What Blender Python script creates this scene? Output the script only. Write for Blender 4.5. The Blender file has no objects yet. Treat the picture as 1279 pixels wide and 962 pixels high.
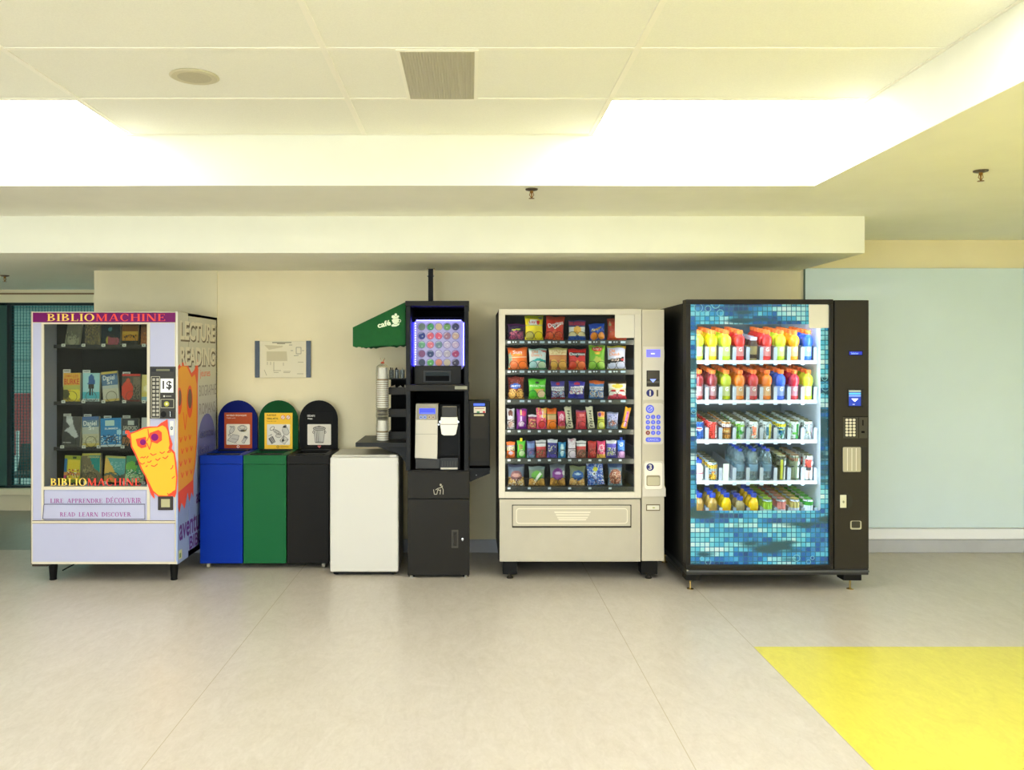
import bpy, bmesh, math, random
from mathutils import Vector, Matrix

random.seed(7)
SC = bpy.context.scene
COL = SC.collection
F, CX, CY, CAMZ = 1050.0, 587.0, 448.0, 1.48      # focal length in pixels, vanishing point, eye height


def PX(px, Y): return (px - CX) / F * Y
def PZ(py, Y): return CAMZ - (py - CY) / F * Y


# ------------------------------------------------------------------ materials
def lin(c):
    c = c / 255.0
    return c / 12.92 if c <= 0.04045 else ((c + 0.055) / 1.055) ** 2.4


def LC(rgb): return (lin(rgb[0]), lin(rgb[1]), lin(rgb[2]), 1.0)


_M = {}


def mat(rgb, rough=0.5, metal=0.0, emit=0.0, coat=0.0, spec=0.35, var=0.0, scale=8.0, name=None, bump=0.0):
    key = (tuple(rgb), rough, metal, emit, coat, spec, var, scale, bump)
    if key in _M: return _M[key]
    m = bpy.data.materials.new(name or 'surface')
    m.use_nodes = True
    nt = m.node_tree
    b = nt.nodes['Principled BSDF']
    b.inputs['Base Color'].default_value = LC(rgb)
    b.inputs['Roughness'].default_value = rough
    b.inputs['Metallic'].default_value = metal
    b.inputs['Specular IOR Level'].default_value = spec
    b.inputs['Coat Weight'].default_value = coat
    if emit:
        b.inputs['Emission Color'].default_value = LC(rgb)
        b.inputs['Emission Strength'].default_value = emit
    if var or bump:
        tc = nt.nodes.new('ShaderNodeTexCoord')
        nz = nt.nodes.new('ShaderNodeTexNoise')
        nz.inputs['Scale'].default_value = scale
        nz.inputs['Detail'].default_value = 6
        nt.links.new(tc.outputs['Object'], nz.inputs['Vector'])
        if var:
            rp = nt.nodes.new('ShaderNodeValToRGB')
            a = LC(rgb)
            rp.color_ramp.elements[0].position = 0.3
            rp.color_ramp.elements[1].position = 0.7
            rp.color_ramp.elements[0].color = tuple(max(0, x * (1 - var)) for x in a[:3]) + (1,)
            rp.color_ramp.elements[1].color = tuple(min(1, x * (1 + var)) for x in a[:3]) + (1,)
            nt.links.new(nz.outputs['Fac'], rp.inputs['Fac'])
            nt.links.new(rp.outputs['Color'], b.inputs['Base Color'])
        if bump:
            bp = nt.nodes.new('ShaderNodeBump')
            bp.inputs['Strength'].default_value = bump
            bp.inputs['Distance'].default_value = 0.002
            nt.links.new(nz.outputs['Fac'], bp.inputs['Height'])
            nt.links.new(bp.outputs['Normal'], b.inputs['Normal'])
    _M[key] = m
    return m


def glass_mat(tint=(255, 255, 255), refl=1.0, rough=0.02, haze=0.0, haze_rgb=(230, 240, 245), name='clear glass'):
    """A thin pane: it lets light through with a tint, mirrors by Fresnel, and may be milky."""
    key = ('glass', tint, refl, rough, haze, haze_rgb)
    if key in _M: return _M[key]
    m = bpy.data.materials.new(name)
    m.use_nodes = True
    nt = m.node_tree
    nt.nodes.clear()
    out = nt.nodes.new('ShaderNodeOutputMaterial')
    tr = nt.nodes.new('ShaderNodeBsdfTransparent')
    tr.inputs['Color'].default_value = LC(tint)
    gl = nt.nodes.new('ShaderNodeBsdfGlossy')
    gl.inputs['Roughness'].default_value = rough
    fr = nt.nodes.new('ShaderNodeFresnel')
    fr.inputs['IOR'].default_value = 1.45
    mu = nt.nodes.new('ShaderNodeMath')
    mu.operation = 'MULTIPLY'
    mu.inputs[1].default_value = refl
    nt.links.new(fr.outputs[0], mu.inputs[0])
    base = tr.outputs[0]
    if haze:
        df = nt.nodes.new('ShaderNodeBsdfDiffuse')
        df.inputs['Color'].default_value = LC(haze_rgb)
        mx0 = nt.nodes.new('ShaderNodeMixShader')
        mx0.inputs[0].default_value = haze
        nt.links.new(tr.outputs[0], mx0.inputs[1])
        nt.links.new(df.outputs[0], mx0.inputs[2])
        base = mx0.outputs[0]
    mx = nt.nodes.new('ShaderNodeMixShader')
    nt.links.new(mu.outputs[0], mx.inputs[0])
    nt.links.new(base, mx.inputs[1])
    nt.links.new(gl.outputs[0], mx.inputs[2])
    nt.links.new(mx.outputs[0], out.inputs['Surface'])
    _M[key] = m
    return m


# ------------------------------------------------------------------ text shapes
_TXT = {}


def text_shape(body, bold=0.0):
    """(points, faces) of a sans text, scaled to a unit box."""
    k = (body, bold)
    if k in _TXT: return _TXT[k]
    cu = bpy.data.curves.new('lettering', 'FONT')
    cu.body = body
    cu.offset = bold
    cu.resolution_u = 3
    ob = bpy.data.objects.new('lettering', cu)
    COL.objects.link(ob)
    dg = bpy.context.evaluated_depsgraph_get()
    ev = ob.evaluated_get(dg)
    me = ev.to_mesh()
    pts = [(v.co.x, v.co.y) for v in me.vertices]
    fcs = [tuple(p.vertices) for p in me.polygons]
    ev.to_mesh_clear()
    bpy.data.objects.remove(ob)
    bpy.data.curves.remove(cu)
    x0 = min(p[0] for p in pts); x1 = max(p[0] for p in pts)
    y0 = min(p[1] for p in pts); y1 = max(p[1] for p in pts)
    pts = [((p[0] - x0) / (x1 - x0), (p[1] - y0) / (y1 - y0)) for p in pts]
    _TXT[k] = (pts, fcs)
    return _TXT[k]


def arc(cx, cy, rx, ry, a0, a1, tx, ty, n=14):
    """A bowl whose stroke is TX wide at its sides and TY at top and bottom: a strip of quads."""
    out = []
    for i in range(n):
        a = math.radians(a0 + (a1 - a0) * i / n); b = math.radians(a0 + (a1 - a0) * (i + 1) / n)
        out.append([(cx + rx * math.cos(a), cy + ry * math.sin(a)), (cx + rx * math.cos(b), cy + ry * math.sin(b)),
                    (cx + (rx - tx) * math.cos(b), cy + (ry - ty) * math.sin(b)),
                    (cx + (rx - tx) * math.cos(a), cy + (ry - ty) * math.sin(a))])
    return out


def rc(x0, y0, x1, y1): return [(x0, y0), (x1, y0), (x1, y1), (x0, y1)]


def glyph(ch):
    """A roman capital with serifs: (width, list of polygons), cap height 1."""
    T, t, s = 0.16, 0.06, 0.05

    def stem(x, w=T): return [rc(x, 0, x + w, 1), rc(x - .07, 0, x + w + .07, s), rc(x - .07, 1 - s, x + w + .07, 1)]

    def diag(xa, ya, xb, yb, w): return [[(xa, ya), (xa + w, ya), (xb + w, yb), (xb, yb)]]
    if ch == ' ': return .45, []
    if ch == 'I': return .3, stem(.07)
    if ch == 'L': return .66, stem(.07) + [rc(.2, 0, .62, s), rc(.57, 0, .62, .25)]
    if ch in 'EÉ':
        g = stem(.07) + [rc(.2, 0, .64, s), rc(.2, 1 - s, .6, 1), rc(.2, .48, .48, .48 + s), rc(.59, 0, .64, .24), rc(.55, .78, .6, 1), rc(.44, .38, .48, .64)]
        if ch == 'É': g += [[(.28, 1.08), (.36, 1.08), (.52, 1.25), (.4, 1.25)]]
        return .7, g
    if ch == 'H': return .86, stem(.07) + stem(.63) + [rc(.2, .48, .65, .48 + s)]
    if ch == 'N': return .88, stem(.09, t) + stem(.73, t) + diag(.04, 1, .6, 0, .19)
    if ch == 'M': return 1.04, stem(.09, t) + stem(.79) + diag(.05, 1, .42, 0, .18) + diag(.44, 0, .82, 1, t)
    if ch == 'A': return .86, diag(.06, 0, .38, 1, t + .01) + diag(.62, 0, .36, 1, T + .01) + [rc(.2, .3, .66, .3 + s), rc(0, 0, .2, s), rc(.56, 0, .86, s)]
    if ch == 'V': return .86, diag(.34, 0, .06, 1, T + .01) + diag(.44, 0, .72, 1, t + .01) + [rc(0, 1 - s, .28, 1), rc(.64, 1 - s, .86, 1)]
    if ch == 'B': return .72, stem(.07) + arc(.2, .75, .4, .25, 90, -90, T, t) + arc(.2, .26, .47, .26, 90, -90, T, t)
    if ch == 'P': return .68, stem(.07) + arc(.2, .73, .44, .27, 90, -90, T, t)
    if ch == 'R': return .8, stem(.07) + arc(.2, .73, .42, .27, 90, -90, T, t) + diag(.58, 0, .3, .5, .18) + [rc(.56, 0, .82, s)]
    if ch == 'D': return .86, stem(.07) + arc(.2, .5, .6, .5, 90, -90, T, t)
    if ch == 'C': return .8, arc(.42, .5, .4, .52, 45, 318, T, t, 20) + [rc(.66, .68, .71, .98)]
    if ch == 'O': return .88, arc(.43, .5, .42, .52, 0, 360, T, t, 28)
    if ch == 'U': return .84, [rc(.07, .3, .23, 1), rc(0, 1 - s, .3, 1), rc(.67, .3, .73, 1), rc(.57, 1 - s, .82, 1)] + arc(.4, .32, .33, .33, 180, 360, .12, t)
    if ch == 'S': return .62, arc(.31, .73, .26, .28, 30, 270, .1, t + .02) + arc(.31, .26, .28, .27, 90, -150, .12, t + .02) + [rc(.5, .72, .55, .98), rc(.04, .02, .08, .3)]
    if ch == 'T': return .74, stem(.29) + [rc(.02, 1 - s, .72, 1), rc(.02, .76, .07, 1), rc(.67, .76, .72, 1)]
    if ch == 'G': return .86, arc(.42, .5, .4, .52, 45, 330, T, t, 20) + [rc(.62, .06, .78, .44), rc(.54, .4, .86, .45)]
    return .5, [rc(.05, 0, .45, 1)]


# ------------------------------------------------------------------ mesh collector
class MB:
    def __init__(s):
        s.v, s.f, s.m, s.sm, s.mats = [], [], [], [], []

    def mi(s, m):
        if m not in s.mats: s.mats.append(m)
        return s.mats.index(m)

    def add(s, verts, faces, m, smooth=False):
        b = len(s.v); k = s.mi(m)
        s.v.extend(tuple(v) for v in verts)
        for f in faces:
            s.f.append(tuple(b + i for i in f)); s.m.append(k); s.sm.append(smooth)
        return s

    def box(s, x0, x1, y0, y1, z0, z1, m, bev=0.0, seg=2):
        if x0 > x1: x0, x1 = x1, x0
        if y0 > y1: y0, y1 = y1, y0
        if z0 > z1: z0, z1 = z1, z0
        V = [(x0, y0, z0), (x1, y0, z0), (x1, y1, z0), (x0, y1, z0), (x0, y0, z1), (x1, y0, z1), (x1, y1, z1), (x0, y1, z1)]
        Fc = [(0, 3, 2, 1), (4, 5, 6, 7), (0, 1, 5, 4), (1, 2, 6, 5), (2, 3, 7, 6), (3, 0, 4, 7)]
        if bev:
            bm = bmesh.new()
            vs = [bm.verts.new(v) for v in V]
            for f in Fc: bm.faces.new([vs[i] for i in f])
            bmesh.ops.bevel(bm, geom=list(bm.edges), offset=bev, segments=seg, profile=.5, affect='EDGES')
            bm.verts.index_update()
            V = [tuple(v.co) for v in bm.verts]
            Fc = [tuple(v.index for v in f.verts) for f in bm.faces]
            bm.free()
        return s.add(V, Fc, m)

    def fbox(s, x0, y0, x1, y1, Y0, Y1, m, bev=0.0, seg=2):
        """A box whose front face fills the rectangle x0..x1, y0..y1 of the photograph when it stands at depth Y0."""
        return s.box(PX(x0, Y0), PX(x1, Y0), Y0, Y1, PZ(y1, Y0), PZ(y0, Y0), m, bev, seg)

    def prism(s, pts, ext, m):
        """Polygon of 3D points pushed along the vector ext."""
        n = len(pts); e = Vector(ext)
        V = [Vector(p) for p in pts] + [Vector(p) + e for p in pts]
        Fc = [tuple(range(n)), tuple(range(2 * n - 1, n - 1, -1))] + [(i, n + i, n + (i + 1) % n, (i + 1) % n) for i in range(n)]
        return s.add(V, Fc, m)

    def fpoly(s, pts, Y, m, th=0.001):
        P = [(PX(x, Y), Y, PZ(y, Y)) for x, y in pts]
        return s.prism(P, (0, -th, 0), m)

    def fell(s, cx, cy, rx, ry, Y, m, th=0.001, n=20):
        return s.fpoly([(cx + rx * math.cos(2 * math.pi * i / n), cy + ry * math.sin(2 * math.pi * i / n)) for i in range(n)], Y, m, th)

    def fring(s, cx, cy, r, w, Y, m, th=0.0006, n=24, a0=0, a1=360):
        for i in range(n):
            a = math.radians(a0 + (a1 - a0) * i / n); b = math.radians(a0 + (a1 - a0) * (i + 1) / n)
            s.fpoly([(cx + r * math.cos(a), cy + r * math.sin(a)), (cx + r * math.cos(b), cy + r * math.sin(b)),
                     (cx + (r - w) * math.cos(b), cy + (r - w) * math.sin(b)), (cx + (r - w) * math.cos(a), cy + (r - w) * math.sin(a))], Y, m, th)
        return s

    def fline(s, pts, w, Y, m, th=0.0008):
        for (ax, ay), (bx, by) in zip(pts, pts[1:]):
            dx, dy = bx - ax, by - ay
            L = math.hypot(dx, dy) or 1
            nx, ny = -dy / L * w / 2, dx / L * w / 2
            s.fpoly([(ax + nx, ay + ny), (bx + nx, by + ny), (bx - nx, by - ny), (ax - nx, ay - ny)], Y, m, th)
        return s

    def ftext(s, body, x0, y0, x1, y1, Y, m, rot=0.0, bold=0.0):
        pts, fcs = text_shape(body, bold)
        cx, cy = (x0 + x1) / 2, (y0 + y1) / 2
        c, sn = math.cos(math.radians(rot)), math.sin(math.radians(rot))
        V = []
        for u, v in pts:
            dx, dy = (u - .5) * (x1 - x0), -(v - .5) * (y1 - y0)
            qx, qy = cx + dx * c + dy * sn, cy - dx * sn + dy * c
            V.append((PX(qx, Y), Y, PZ(qy, Y)))
        return s.add(V, fcs, m)

    def fserif(s, body, x0, y0, x1, y1, Y, mats, th=0.0008, gap=.1):
        """Roman capitals in a box of the photograph; mats is one material, or one per letter."""
        W = sum(glyph(c)[0] + gap for c in body) - gap
        x = 0.0
        for i, c in enumerate(body):
            w, polys = glyph(c)
            m = mats[i] if isinstance(mats, list) else mats
            for p in polys:
                s.fpoly([(x0 + (x + a) / W * (x1 - x0), y1 - b * (y1 - y0)) for a, b in p], Y, m, th)
            x += w + gap
        return s

    def stext(s, body, Y0, Y1, z0, z1, X, m, bold=0.0):
        """Sans text on a face that looks towards +X."""
        pts, fcs = text_shape(body, bold)
        return s.add([(X, Y0 + u * (Y1 - Y0), z0 + v * (z1 - z0)) for u, v in pts], fcs, m)

    def spoly(s, pts, X, m, th=0.0008):
        """Polygon of (Y, Z) points on a face that looks towards +X."""
        return s.prism([(X, y, z) for y, z in pts], (th, 0, 0), m)

    def lathe(s, prof, m, o=(0, 0, 0), n=16, axis='Z', smooth=True):
        """Profile of (radius, height[, material of the band that starts here])."""
        ring = []
        for p in prof:
            r, h = p[0], p[1]
            row = []
            for i in range(n):
                a = 2 * math.pi * i / n
                if axis == 'Z': q = (o[0] + r * math.cos(a), o[1] + r * math.sin(a), o[2] + h)
                elif axis == 'Y': q = (o[0] + r * math.cos(a), o[1] + h, o[2] + r * math.sin(a))
                else: q = (o[0] + h, o[1] + r * math.cos(a), o[2] + r * math.sin(a))
                row.append(q)
            ring.append(row)
        for k in range(len(prof) - 1):
            mm = prof[k][2] if len(prof[k]) > 2 else m
            V = ring[k] + ring[k + 1]
            s.add(V, [(i, (i + 1) % n, n + (i + 1) % n, n + i) for i in range(n)], mm, smooth)
        if prof[0][0] > 0: s.add(ring[0], [tuple(range(n))], prof[0][2] if len(prof[0]) > 2 else m)
        if prof[-1][0] > 0: s.add(ring[-1], [tuple(range(n))], prof[-2][2] if len(prof[-2]) > 2 else m)
        return s

    def tube(s, path, r, m, n=8, closed=False):
        P = [Vector(p) for p in path]
        N = len(P)
        rows = []
        up = Vector((0, 0, 1))
        for i in range(N):
            a = P[(i - 1) % N] if (closed or i > 0) else P[i]
            b = P[(i + 1) % N] if (closed or i < N - 1) else P[i]
            t = (b - a).normalized()
            q = up if abs(t.dot(up)) < .95 else Vector((0, 1, 0))
            u = t.cross(q).normalized(); w = t.cross(u).normalized()
            rows.append([P[i] + u * r * math.cos(2 * math.pi * k / n) + w * r * math.sin(2 * math.pi * k / n) for k in range(n)])
        V = [p for row in rows for p in row]
        Fc = []
        for i in range(N if closed else N - 1):
            j = (i + 1) % N
            Fc += [(i * n + k, i * n + (k + 1) % n, j * n + (k + 1) % n, j * n + k) for k in range(n)]
        if not closed: Fc += [tuple(range(n)), tuple((N - 1) * n + k for k in range(n))]
        return s.add(V, Fc, m, True)

    def build(s, name, parent=None, off=None):
        """Link everything collected as ONE mesh object; under a parent the points become local to the thing's base."""
        o3 = Vector(off) if off else (Vector(BASE.get(parent.name, (0, 0, 0))) if parent else Vector((0, 0, 0)))
        me = bpy.data.meshes.new(name)
        me.from_pydata([tuple(Vector(v) - o3) for v in s.v], [], s.f)
        for m in s.mats: me.materials.append(m)
        me.polygons.foreach_set('material_index', s.m)
        me.polygons.foreach_set('use_smooth', s.sm)
        bm = bmesh.new(); bm.from_mesh(me)
        bmesh.ops.recalc_face_normals(bm, faces=bm.faces)
        bm.to_mesh(me); bm.free()
        me.update()
        ob = bpy.data.objects.new(name, me)
        COL.objects.link(ob)
        if parent:
            ob.parent = parent
            BASE[ob.name] = tuple(o3)
        elif off:
            ob.location = off
            BASE[ob.name] = tuple(o3)
        return ob


BASE = {}


def thing(name, label, cat, loc, group=None):
    o = bpy.data.objects.new(name, None)
    COL.objects.link(o)
    o.location = loc
    o.empty_display_size = .1
    BASE[o.name] = tuple(loc)
    return tag(o, label, cat, group)


def tag(o, label, cat, group=None):
    o['label'] = label
    o['category'] = cat
    if group: o['group'] = group
    return o


def struct(o, label=None):
    o['kind'] = 'structure'
    if label: o['label'] = label
    return o


def dup(o, parent=None):
    c = o.copy()
    COL.objects.link(c)
    if parent: c.parent = parent
    for ch in [x for x in o.children]:
        dup(ch, c)
    return c


def part_label(o, text):
    o['label'] = text
    return o


ORD = ['zeroth', 'first', 'second', 'third', 'fourth', 'fifth', 'sixth', 'seventh', 'eighth', 'ninth', 'tenth', 'eleventh', 'twelfth']

LIGHT, SNACK_LED, DRINK_LED, PRINT_GLOW, EXPOSURE, HALL, SKY = 11.6, 26.0, 40.0, 0.0, 0.27, 12.0, 8.0      # lamp strengths
# ------------------------------------------------------------------ shared materials
M_BLACK = mat((15, 14, 13), .5, spec=.2, name='black plastic', var=.1, scale=30)
M_DARK = mat((8, 8, 8), .7, spec=.1, name='dark interior')
M_CHROME = mat((200, 200, 198), .2, 1.0, name='chrome')
M_WHITE = mat((216, 214, 208), .5, name='white plastic')
M_PAPER = mat((240, 238, 232), .8, name='paper')

# ------------------------------------------------------------------ the room
YW = 6.42                       # wall behind the machines
ZL, ZU, ZB = 2.385, 2.652, 2.151  # lower ceiling, raised ceiling, underside of the bulkhead
YC, YB = 4.40, 5.34             # far edge of the raised bay, face of the bulkhead
XC = 1.804                      # its edge
XCL, YCN = -4.211, -3.53        # its other edges, outside the picture
XL, XR, YN = -6.5, 6.5, -5.2
YG = 8.19                       # window wall in the recess
XE = PX(118, YW)                # where the wall ends and the recess begins

wall_m = mat((240, 229, 194), .75, var=.03, scale=3, name='beige wall paint', bump=.05)
ceil_m = mat((240, 240, 226), .85, var=.015, scale=5, name='cream ceiling paint')
tile_m = mat((241, 241, 228), .9, var=.03, scale=160, name='cream ceiling tile', bump=.15)
bar_m = mat((246, 244, 230), .6, name='ceiling grid bars')


def lino(rgb, var, name):
    """Marbled linoleum: two layers of stretched noise."""
    m = bpy.data.materials.new(name)
    m.use_nodes = True
    nt = m.node_tree; b = nt.nodes['Principled BSDF']
    tc = nt.nodes.new('ShaderNodeTexCoord')
    mp = nt.nodes.new('ShaderNodeMapping')
    mp.inputs['Scale'].default_value = (1.0, .45, 1.0)
    mp.inputs['Rotation'].default_value = (0, 0, .5)
    nt.links.new(tc.outputs['Object'], mp.inputs['Vector'])
    base = LC(rgb)
    cols = []
    for sc_, dist in ((5.0, 2.5), (38.0, 1.2)):
        nz = nt.nodes.new('ShaderNodeTexNoise')
        nz.inputs['Scale'].default_value = sc_
        nz.inputs['Detail'].default_value = 8
        nz.inputs['Roughness'].default_value = .65
        nz.inputs['Distortion'].default_value = dist
        nt.links.new(mp.outputs[0], nz.inputs['Vector'])
        cols.append(nz)
    ad = nt.nodes.new('ShaderNodeMath'); ad.operation = 'ADD'
    nt.links.new(cols[0].outputs['Fac'], ad.inputs[0])
    nt.links.new(cols[1].outputs['Fac'], ad.inputs[1])
    rp = nt.nodes.new('ShaderNodeValToRGB')
    rp.color_ramp.elements[0].position = .0
    hv = nt.nodes.new('ShaderNodeMath'); hv.operation = 'MULTIPLY'; hv.inputs[1].default_value = .5
    nt.links.new(ad.outputs[0], hv.inputs[0])
    rp.color_ramp.elements[0].position = .36
    rp.color_ramp.elements[1].position = .64
    rp.color_ramp.elements[0].color = tuple(x * (1 - var * w) for x, w in zip(base[:3], (.8, 1, 1.4))) + (1,)
    rp.color_ramp.elements[1].color = tuple(min(1, x * (1 + var)) for x in base[:3]) + (1,)
    nt.links.new(hv.outputs[0], rp.inputs['Fac'])
    nt.links.new(rp.outputs['Color'], b.inputs['Base Color'])
    b.inputs['Roughness'].default_value = .3
    b.inputs['Specular IOR Level'].default_value = .35
    return m


beige_m = lino((186, 179, 168), .1, 'beige linoleum')
yellow_m = lino((202, 194, 74), .09, 'yellow linoleum')
grey_m = lino((136, 140, 132), .08, 'grey linoleum')
seam_m = mat((168, 158, 136), .6, name='linoleum weld')
XY0, YY1 = 1.452, 4.317


def build_floor():
    f = MB()
    xs = [XL, -1.185, -1.181, .811, .815, XY0, XY0 + .004, XR]
    ys = [YN, .4, YY1, YW + .08, YG, 10.0]
    for i in range(len(xs) - 1):
        for j in range(len(ys) - 1):
            if xs[i + 1] - xs[i] < .01 and j < 3: m = seam_m
            elif j >= 3: m = grey_m
            elif i == 6 and j == 1: m = yellow_m
            else: m = beige_m
            if j == 4: continue
            f.add([(xs[i], ys[j], 0), (xs[i + 1], ys[j], 0), (xs[i + 1], ys[j + 1], 0), (xs[i], ys[j + 1], 0)], [(0, 1, 2, 3)], m)
    f.box(XL, XR, YN, YG, -.2, -.002, mat((120, 118, 112), .9))
    struct(f.build('floor'))


build_floor()

# walls
w = MB()
w.box(XE, XR, YW, YW + .14, 0, ZL + .3, wall_m)
# shallow pilaster behind the book machine, with faint block courses
w.box(XE + .002, PX(271, YW) + .005, YW - .012, YW, 0, ZB, wall_m)
struct(w.build('wall_back'))
w = MB(); w.box(XE, XE + .14, YW + .14, YG, 0, ZB + .2, wall_m); struct(w.build('wall_recess'))
w = MB(); w.box(XR, XR + .14, YN, YW + .14, 0, ZL + .3, mat((240, 238, 226), .75, name='side wall paint')); struct(w.build('wall_right'))
w = MB(); w.box(XL - .14, XL, YN, YG + .14, 0, ZL + .3, mat((242, 240, 232), .75, name='far wall paint')); struct(w.build('wall_left'))
WX0, WX1, WZ0, WZ1 = -5.5, .35, .15, 2.3  # opening for an added window, unseen, that brightens the far wall
w = MB()
fm = mat((242, 240, 232), .75, name='far wall paint')
w.box(XL - .14, WX0, YN - .14, YN, 0, ZU + .2, fm); w.box(WX1, XR + .14, YN - .14, YN, 0, ZU + .2, fm)
w.box(WX0, WX1, YN - .14, YN, 0, WZ0, fm); w.box(WX0, WX1, YN - .14, YN, WZ1, ZU + .2, fm)
struct(w.build('wall_front'))
wroot2 = thing('added_window', 'added unseen window behind the camera for fill light', 'window', ((WX0 + WX1) / 2, YN, WZ0))
del wroot2['category']
wroot2['kind'] = 'structure'
fr = MB()
wfm = mat((220, 220, 216), .4, name='pale window frame')
for i in range(5):
    x = WX0 + (WX1 - WX0) * i / 4
    fr.box(x - .025, x + .025, YN - .1, YN - .04, WZ0, WZ1, wfm)
for z in (WZ0, WZ1 - .05): fr.box(WX0, WX1, YN - .1, YN - .04, z, z + .05, wfm)
fr.build('window_frame', wroot2)
p = MB(); p.box(WX0, WX1, YN - .072, YN - .066, WZ0, WZ1, glass_mat((250, 252, 252), .8)); p.build('window_pane', wroot2)
pl_ = bpy.data.lights.new('added_window_portal', 'AREA'); pl_.shape = 'RECTANGLE'; pl_.size = WX1 - WX0; pl_.size_y = WZ1 - WZ0
pl_.cycles.is_portal = True
po = bpy.data.objects.new('added_window_portal', pl_); COL.objects.link(po); po.location = ((WX0 + WX1) / 2, YN - .16, (WZ0 + WZ1) / 2); po.rotation_euler = (math.pi / 2, 0, 0)
# window wall of the recess
zh, zs = PZ(378, YG), PZ(610, YG)
xm = PX(8, YG)
w = MB()
w.box(XL, XE, YG, YG + .16, zh, ZB + .3, wall_m)
w.box(XL, XE, YG + .0, YG + .16, 0, zs - .06, mat((214, 205, 176), .6, name='sill paint'))
struct(w.build('wall_window'))
w = MB()
w.box(XL, XE, YG - .05, YG + .16, zs - .06, zs, mat((222, 213, 182), .5, name='sill board'), .004)
struct(w.build('trim_1'))
w = MB()
w.box(XL, XE, YG - .012, YG, PZ(368, YG), PZ(366, YG), mat((150, 120, 84), .5, name='brown bead'))
struct(w.build('trim_2'))


def wired_glass():
    """Georgian wired glass, tinted: a square wire net inside a green-blue pane."""
    m = bpy.data.materials.new('wired glass')
    m.use_nodes = True
    nt = m.node_tree; nt.nodes.clear()
    out = nt.nodes.new('ShaderNodeOutputMaterial')
    tr = nt.nodes.new('ShaderNodeBsdfTransparent'); tr.inputs[0].default_value = LC((206, 232, 230))
    gl = nt.nodes.new('ShaderNodeBsdfGlossy'); gl.inputs['Roughness'].default_value = .03
    wr = nt.nodes.new('ShaderNodeBsdfDiffuse'); wr.inputs[0].default_value = LC((40, 90, 96))
    tc = nt.nodes.new('ShaderNodeTexCoord')
    br = nt.nodes.new('ShaderNodeTexBrick')
    br.offset = 0
    br.inputs['Scale'].default_value = 1
    br.inputs['Mortar Size'].default_value = .0016
    br.inputs['Mortar Smooth'].default_value = 0
    br.inputs['Brick Width'].default_value = .03
    br.inputs['Row Height'].default_value = .03
    mp = nt.nodes.new('ShaderNodeMapping'); mp.inputs['Rotation'].default_value = (math.pi / 2, 0, 0)
    nt.links.new(tc.outputs['Object'], mp.inputs['Vector'])
    nt.links.new(mp.outputs[0], br.inputs['Vector'])
    m1 = nt.nodes.new('ShaderNodeMixShader'); m1.inputs[0].default_value = .06
    nt.links.new(tr.outputs[0], m1.inputs[1]); nt.links.new(gl.outputs[0], m1.inputs[2])
    m2 = nt.nodes.new('ShaderNodeMixShader')
    nt.links.new(br.outputs['Fac'], m2.inputs[0])
    nt.links.new(m1.outputs[0], m2.inputs[1]); nt.links.new(wr.outputs[0], m2.inputs[2])
    nt.links.new(m2.outputs[0], out.inputs['Surface'])
    return m


frame_m = mat((46, 84, 78), .45, name='dark green window frame')
wroot = thing('window_1', 'tall wired glass window in the recess beside the book machine', 'window', ((XL + XE) / 2, YG, zs))
del wroot['category']
wroot['kind'] = 'structure'
fr = MB()
fr.box(xm - .34, xm - .01, YG + .02, YG + .12, zs, zh, frame_m, .004)
fr.box(xm - .34, XE, YG + .02, YG + .12, zh - .025, zh, mat((20, 40, 42), .5))
fr.box(xm - .34, XE, YG + .02, YG + .12, zs, zs + .02, mat((20, 40, 42), .5))
fr.box(xm - .01, xm + .02, YG + .03, YG + .11, zs, zh, mat((16, 34, 36), .5))
fr.box(XL, XL + .1, YG + .02, YG + .12, zs, zh, frame_m)
fr.build('window_frame', wroot)
p = MB()
p.box(xm, XE, YG + .06, YG + .066, zs, zh, wired_glass())
p.box(XL, xm - .3, YG + .06, YG + .066, zs, zh, wired_glass())
p.build('window_pane', wroot)

# lower ceiling with the raised bay cut out of it, the bay's sides and top
c = MB()
for x0, x1, y0, y1 in ((XL, XCL, YN, YW), (XC, XR, YN, YW), (XCL, XC, YC, YW), (XCL, XC, YN, YCN)):
    c.add([(x0, y0, ZL), (x1, y0, ZL), (x1, y1, ZL), (x0, y1, ZL)], [(0, 1, 2, 3)], ceil_m)
for a, b_ in (((XCL, YC), (XC, YC)), ((XC, YC), (XC, YCN)), ((XC, YCN), (XCL, YCN)), ((XCL, YCN), (XCL, YC))):
    c.add([(a[0], a[1], ZL), (b_[0], b_[1], ZL), (b_[0], b_[1], ZU), (a[0], a[1], ZU)], [(0, 1, 2, 3)], ceil_m)
c.add([(XCL, YCN, ZU), (XC, YCN, ZU), (XC, YC, ZU), (XCL, YC, ZU)], [(0, 1, 2, 3)], tile_m)
struct(c.build('ceiling'))
g = MB()
cols = [XC - .004, .632, -.553, -1.767, -2.99, -4.205]
for x in cols[1:-1]: g.box(x - .012, x + .012, YCN, YC, ZU - .004, ZU - .0005, bar_m)
rows = [YC - .613 * k for k in range(13)]
for y in rows[1:]: g.box(XCL, XC, y - .012, y + .012, ZU - .0037, ZU - .0006, bar_m)
g.box(XCL, XC, YC - .014, YC - .0004, ZU - .0034, ZU - .0007, bar_m)
g.box(XC - .014, XC - .0004, YCN, YC, ZU - .0044, ZU - .0004, bar_m)
struct(g.build('ceiling_grid'))
# bulkhead over the machines, and over the recess
XBR = PX(1080, YB)
bk = MB()
bk.box(XL, XE + .0, YB, YG + .16, ZB, ZL + .2, ceil_m)
bk.box(XE, XBR, YB, YW, ZB, ZL + .002, ceil_m)
struct(bk.build('ceiling_bulkhead'))

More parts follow.
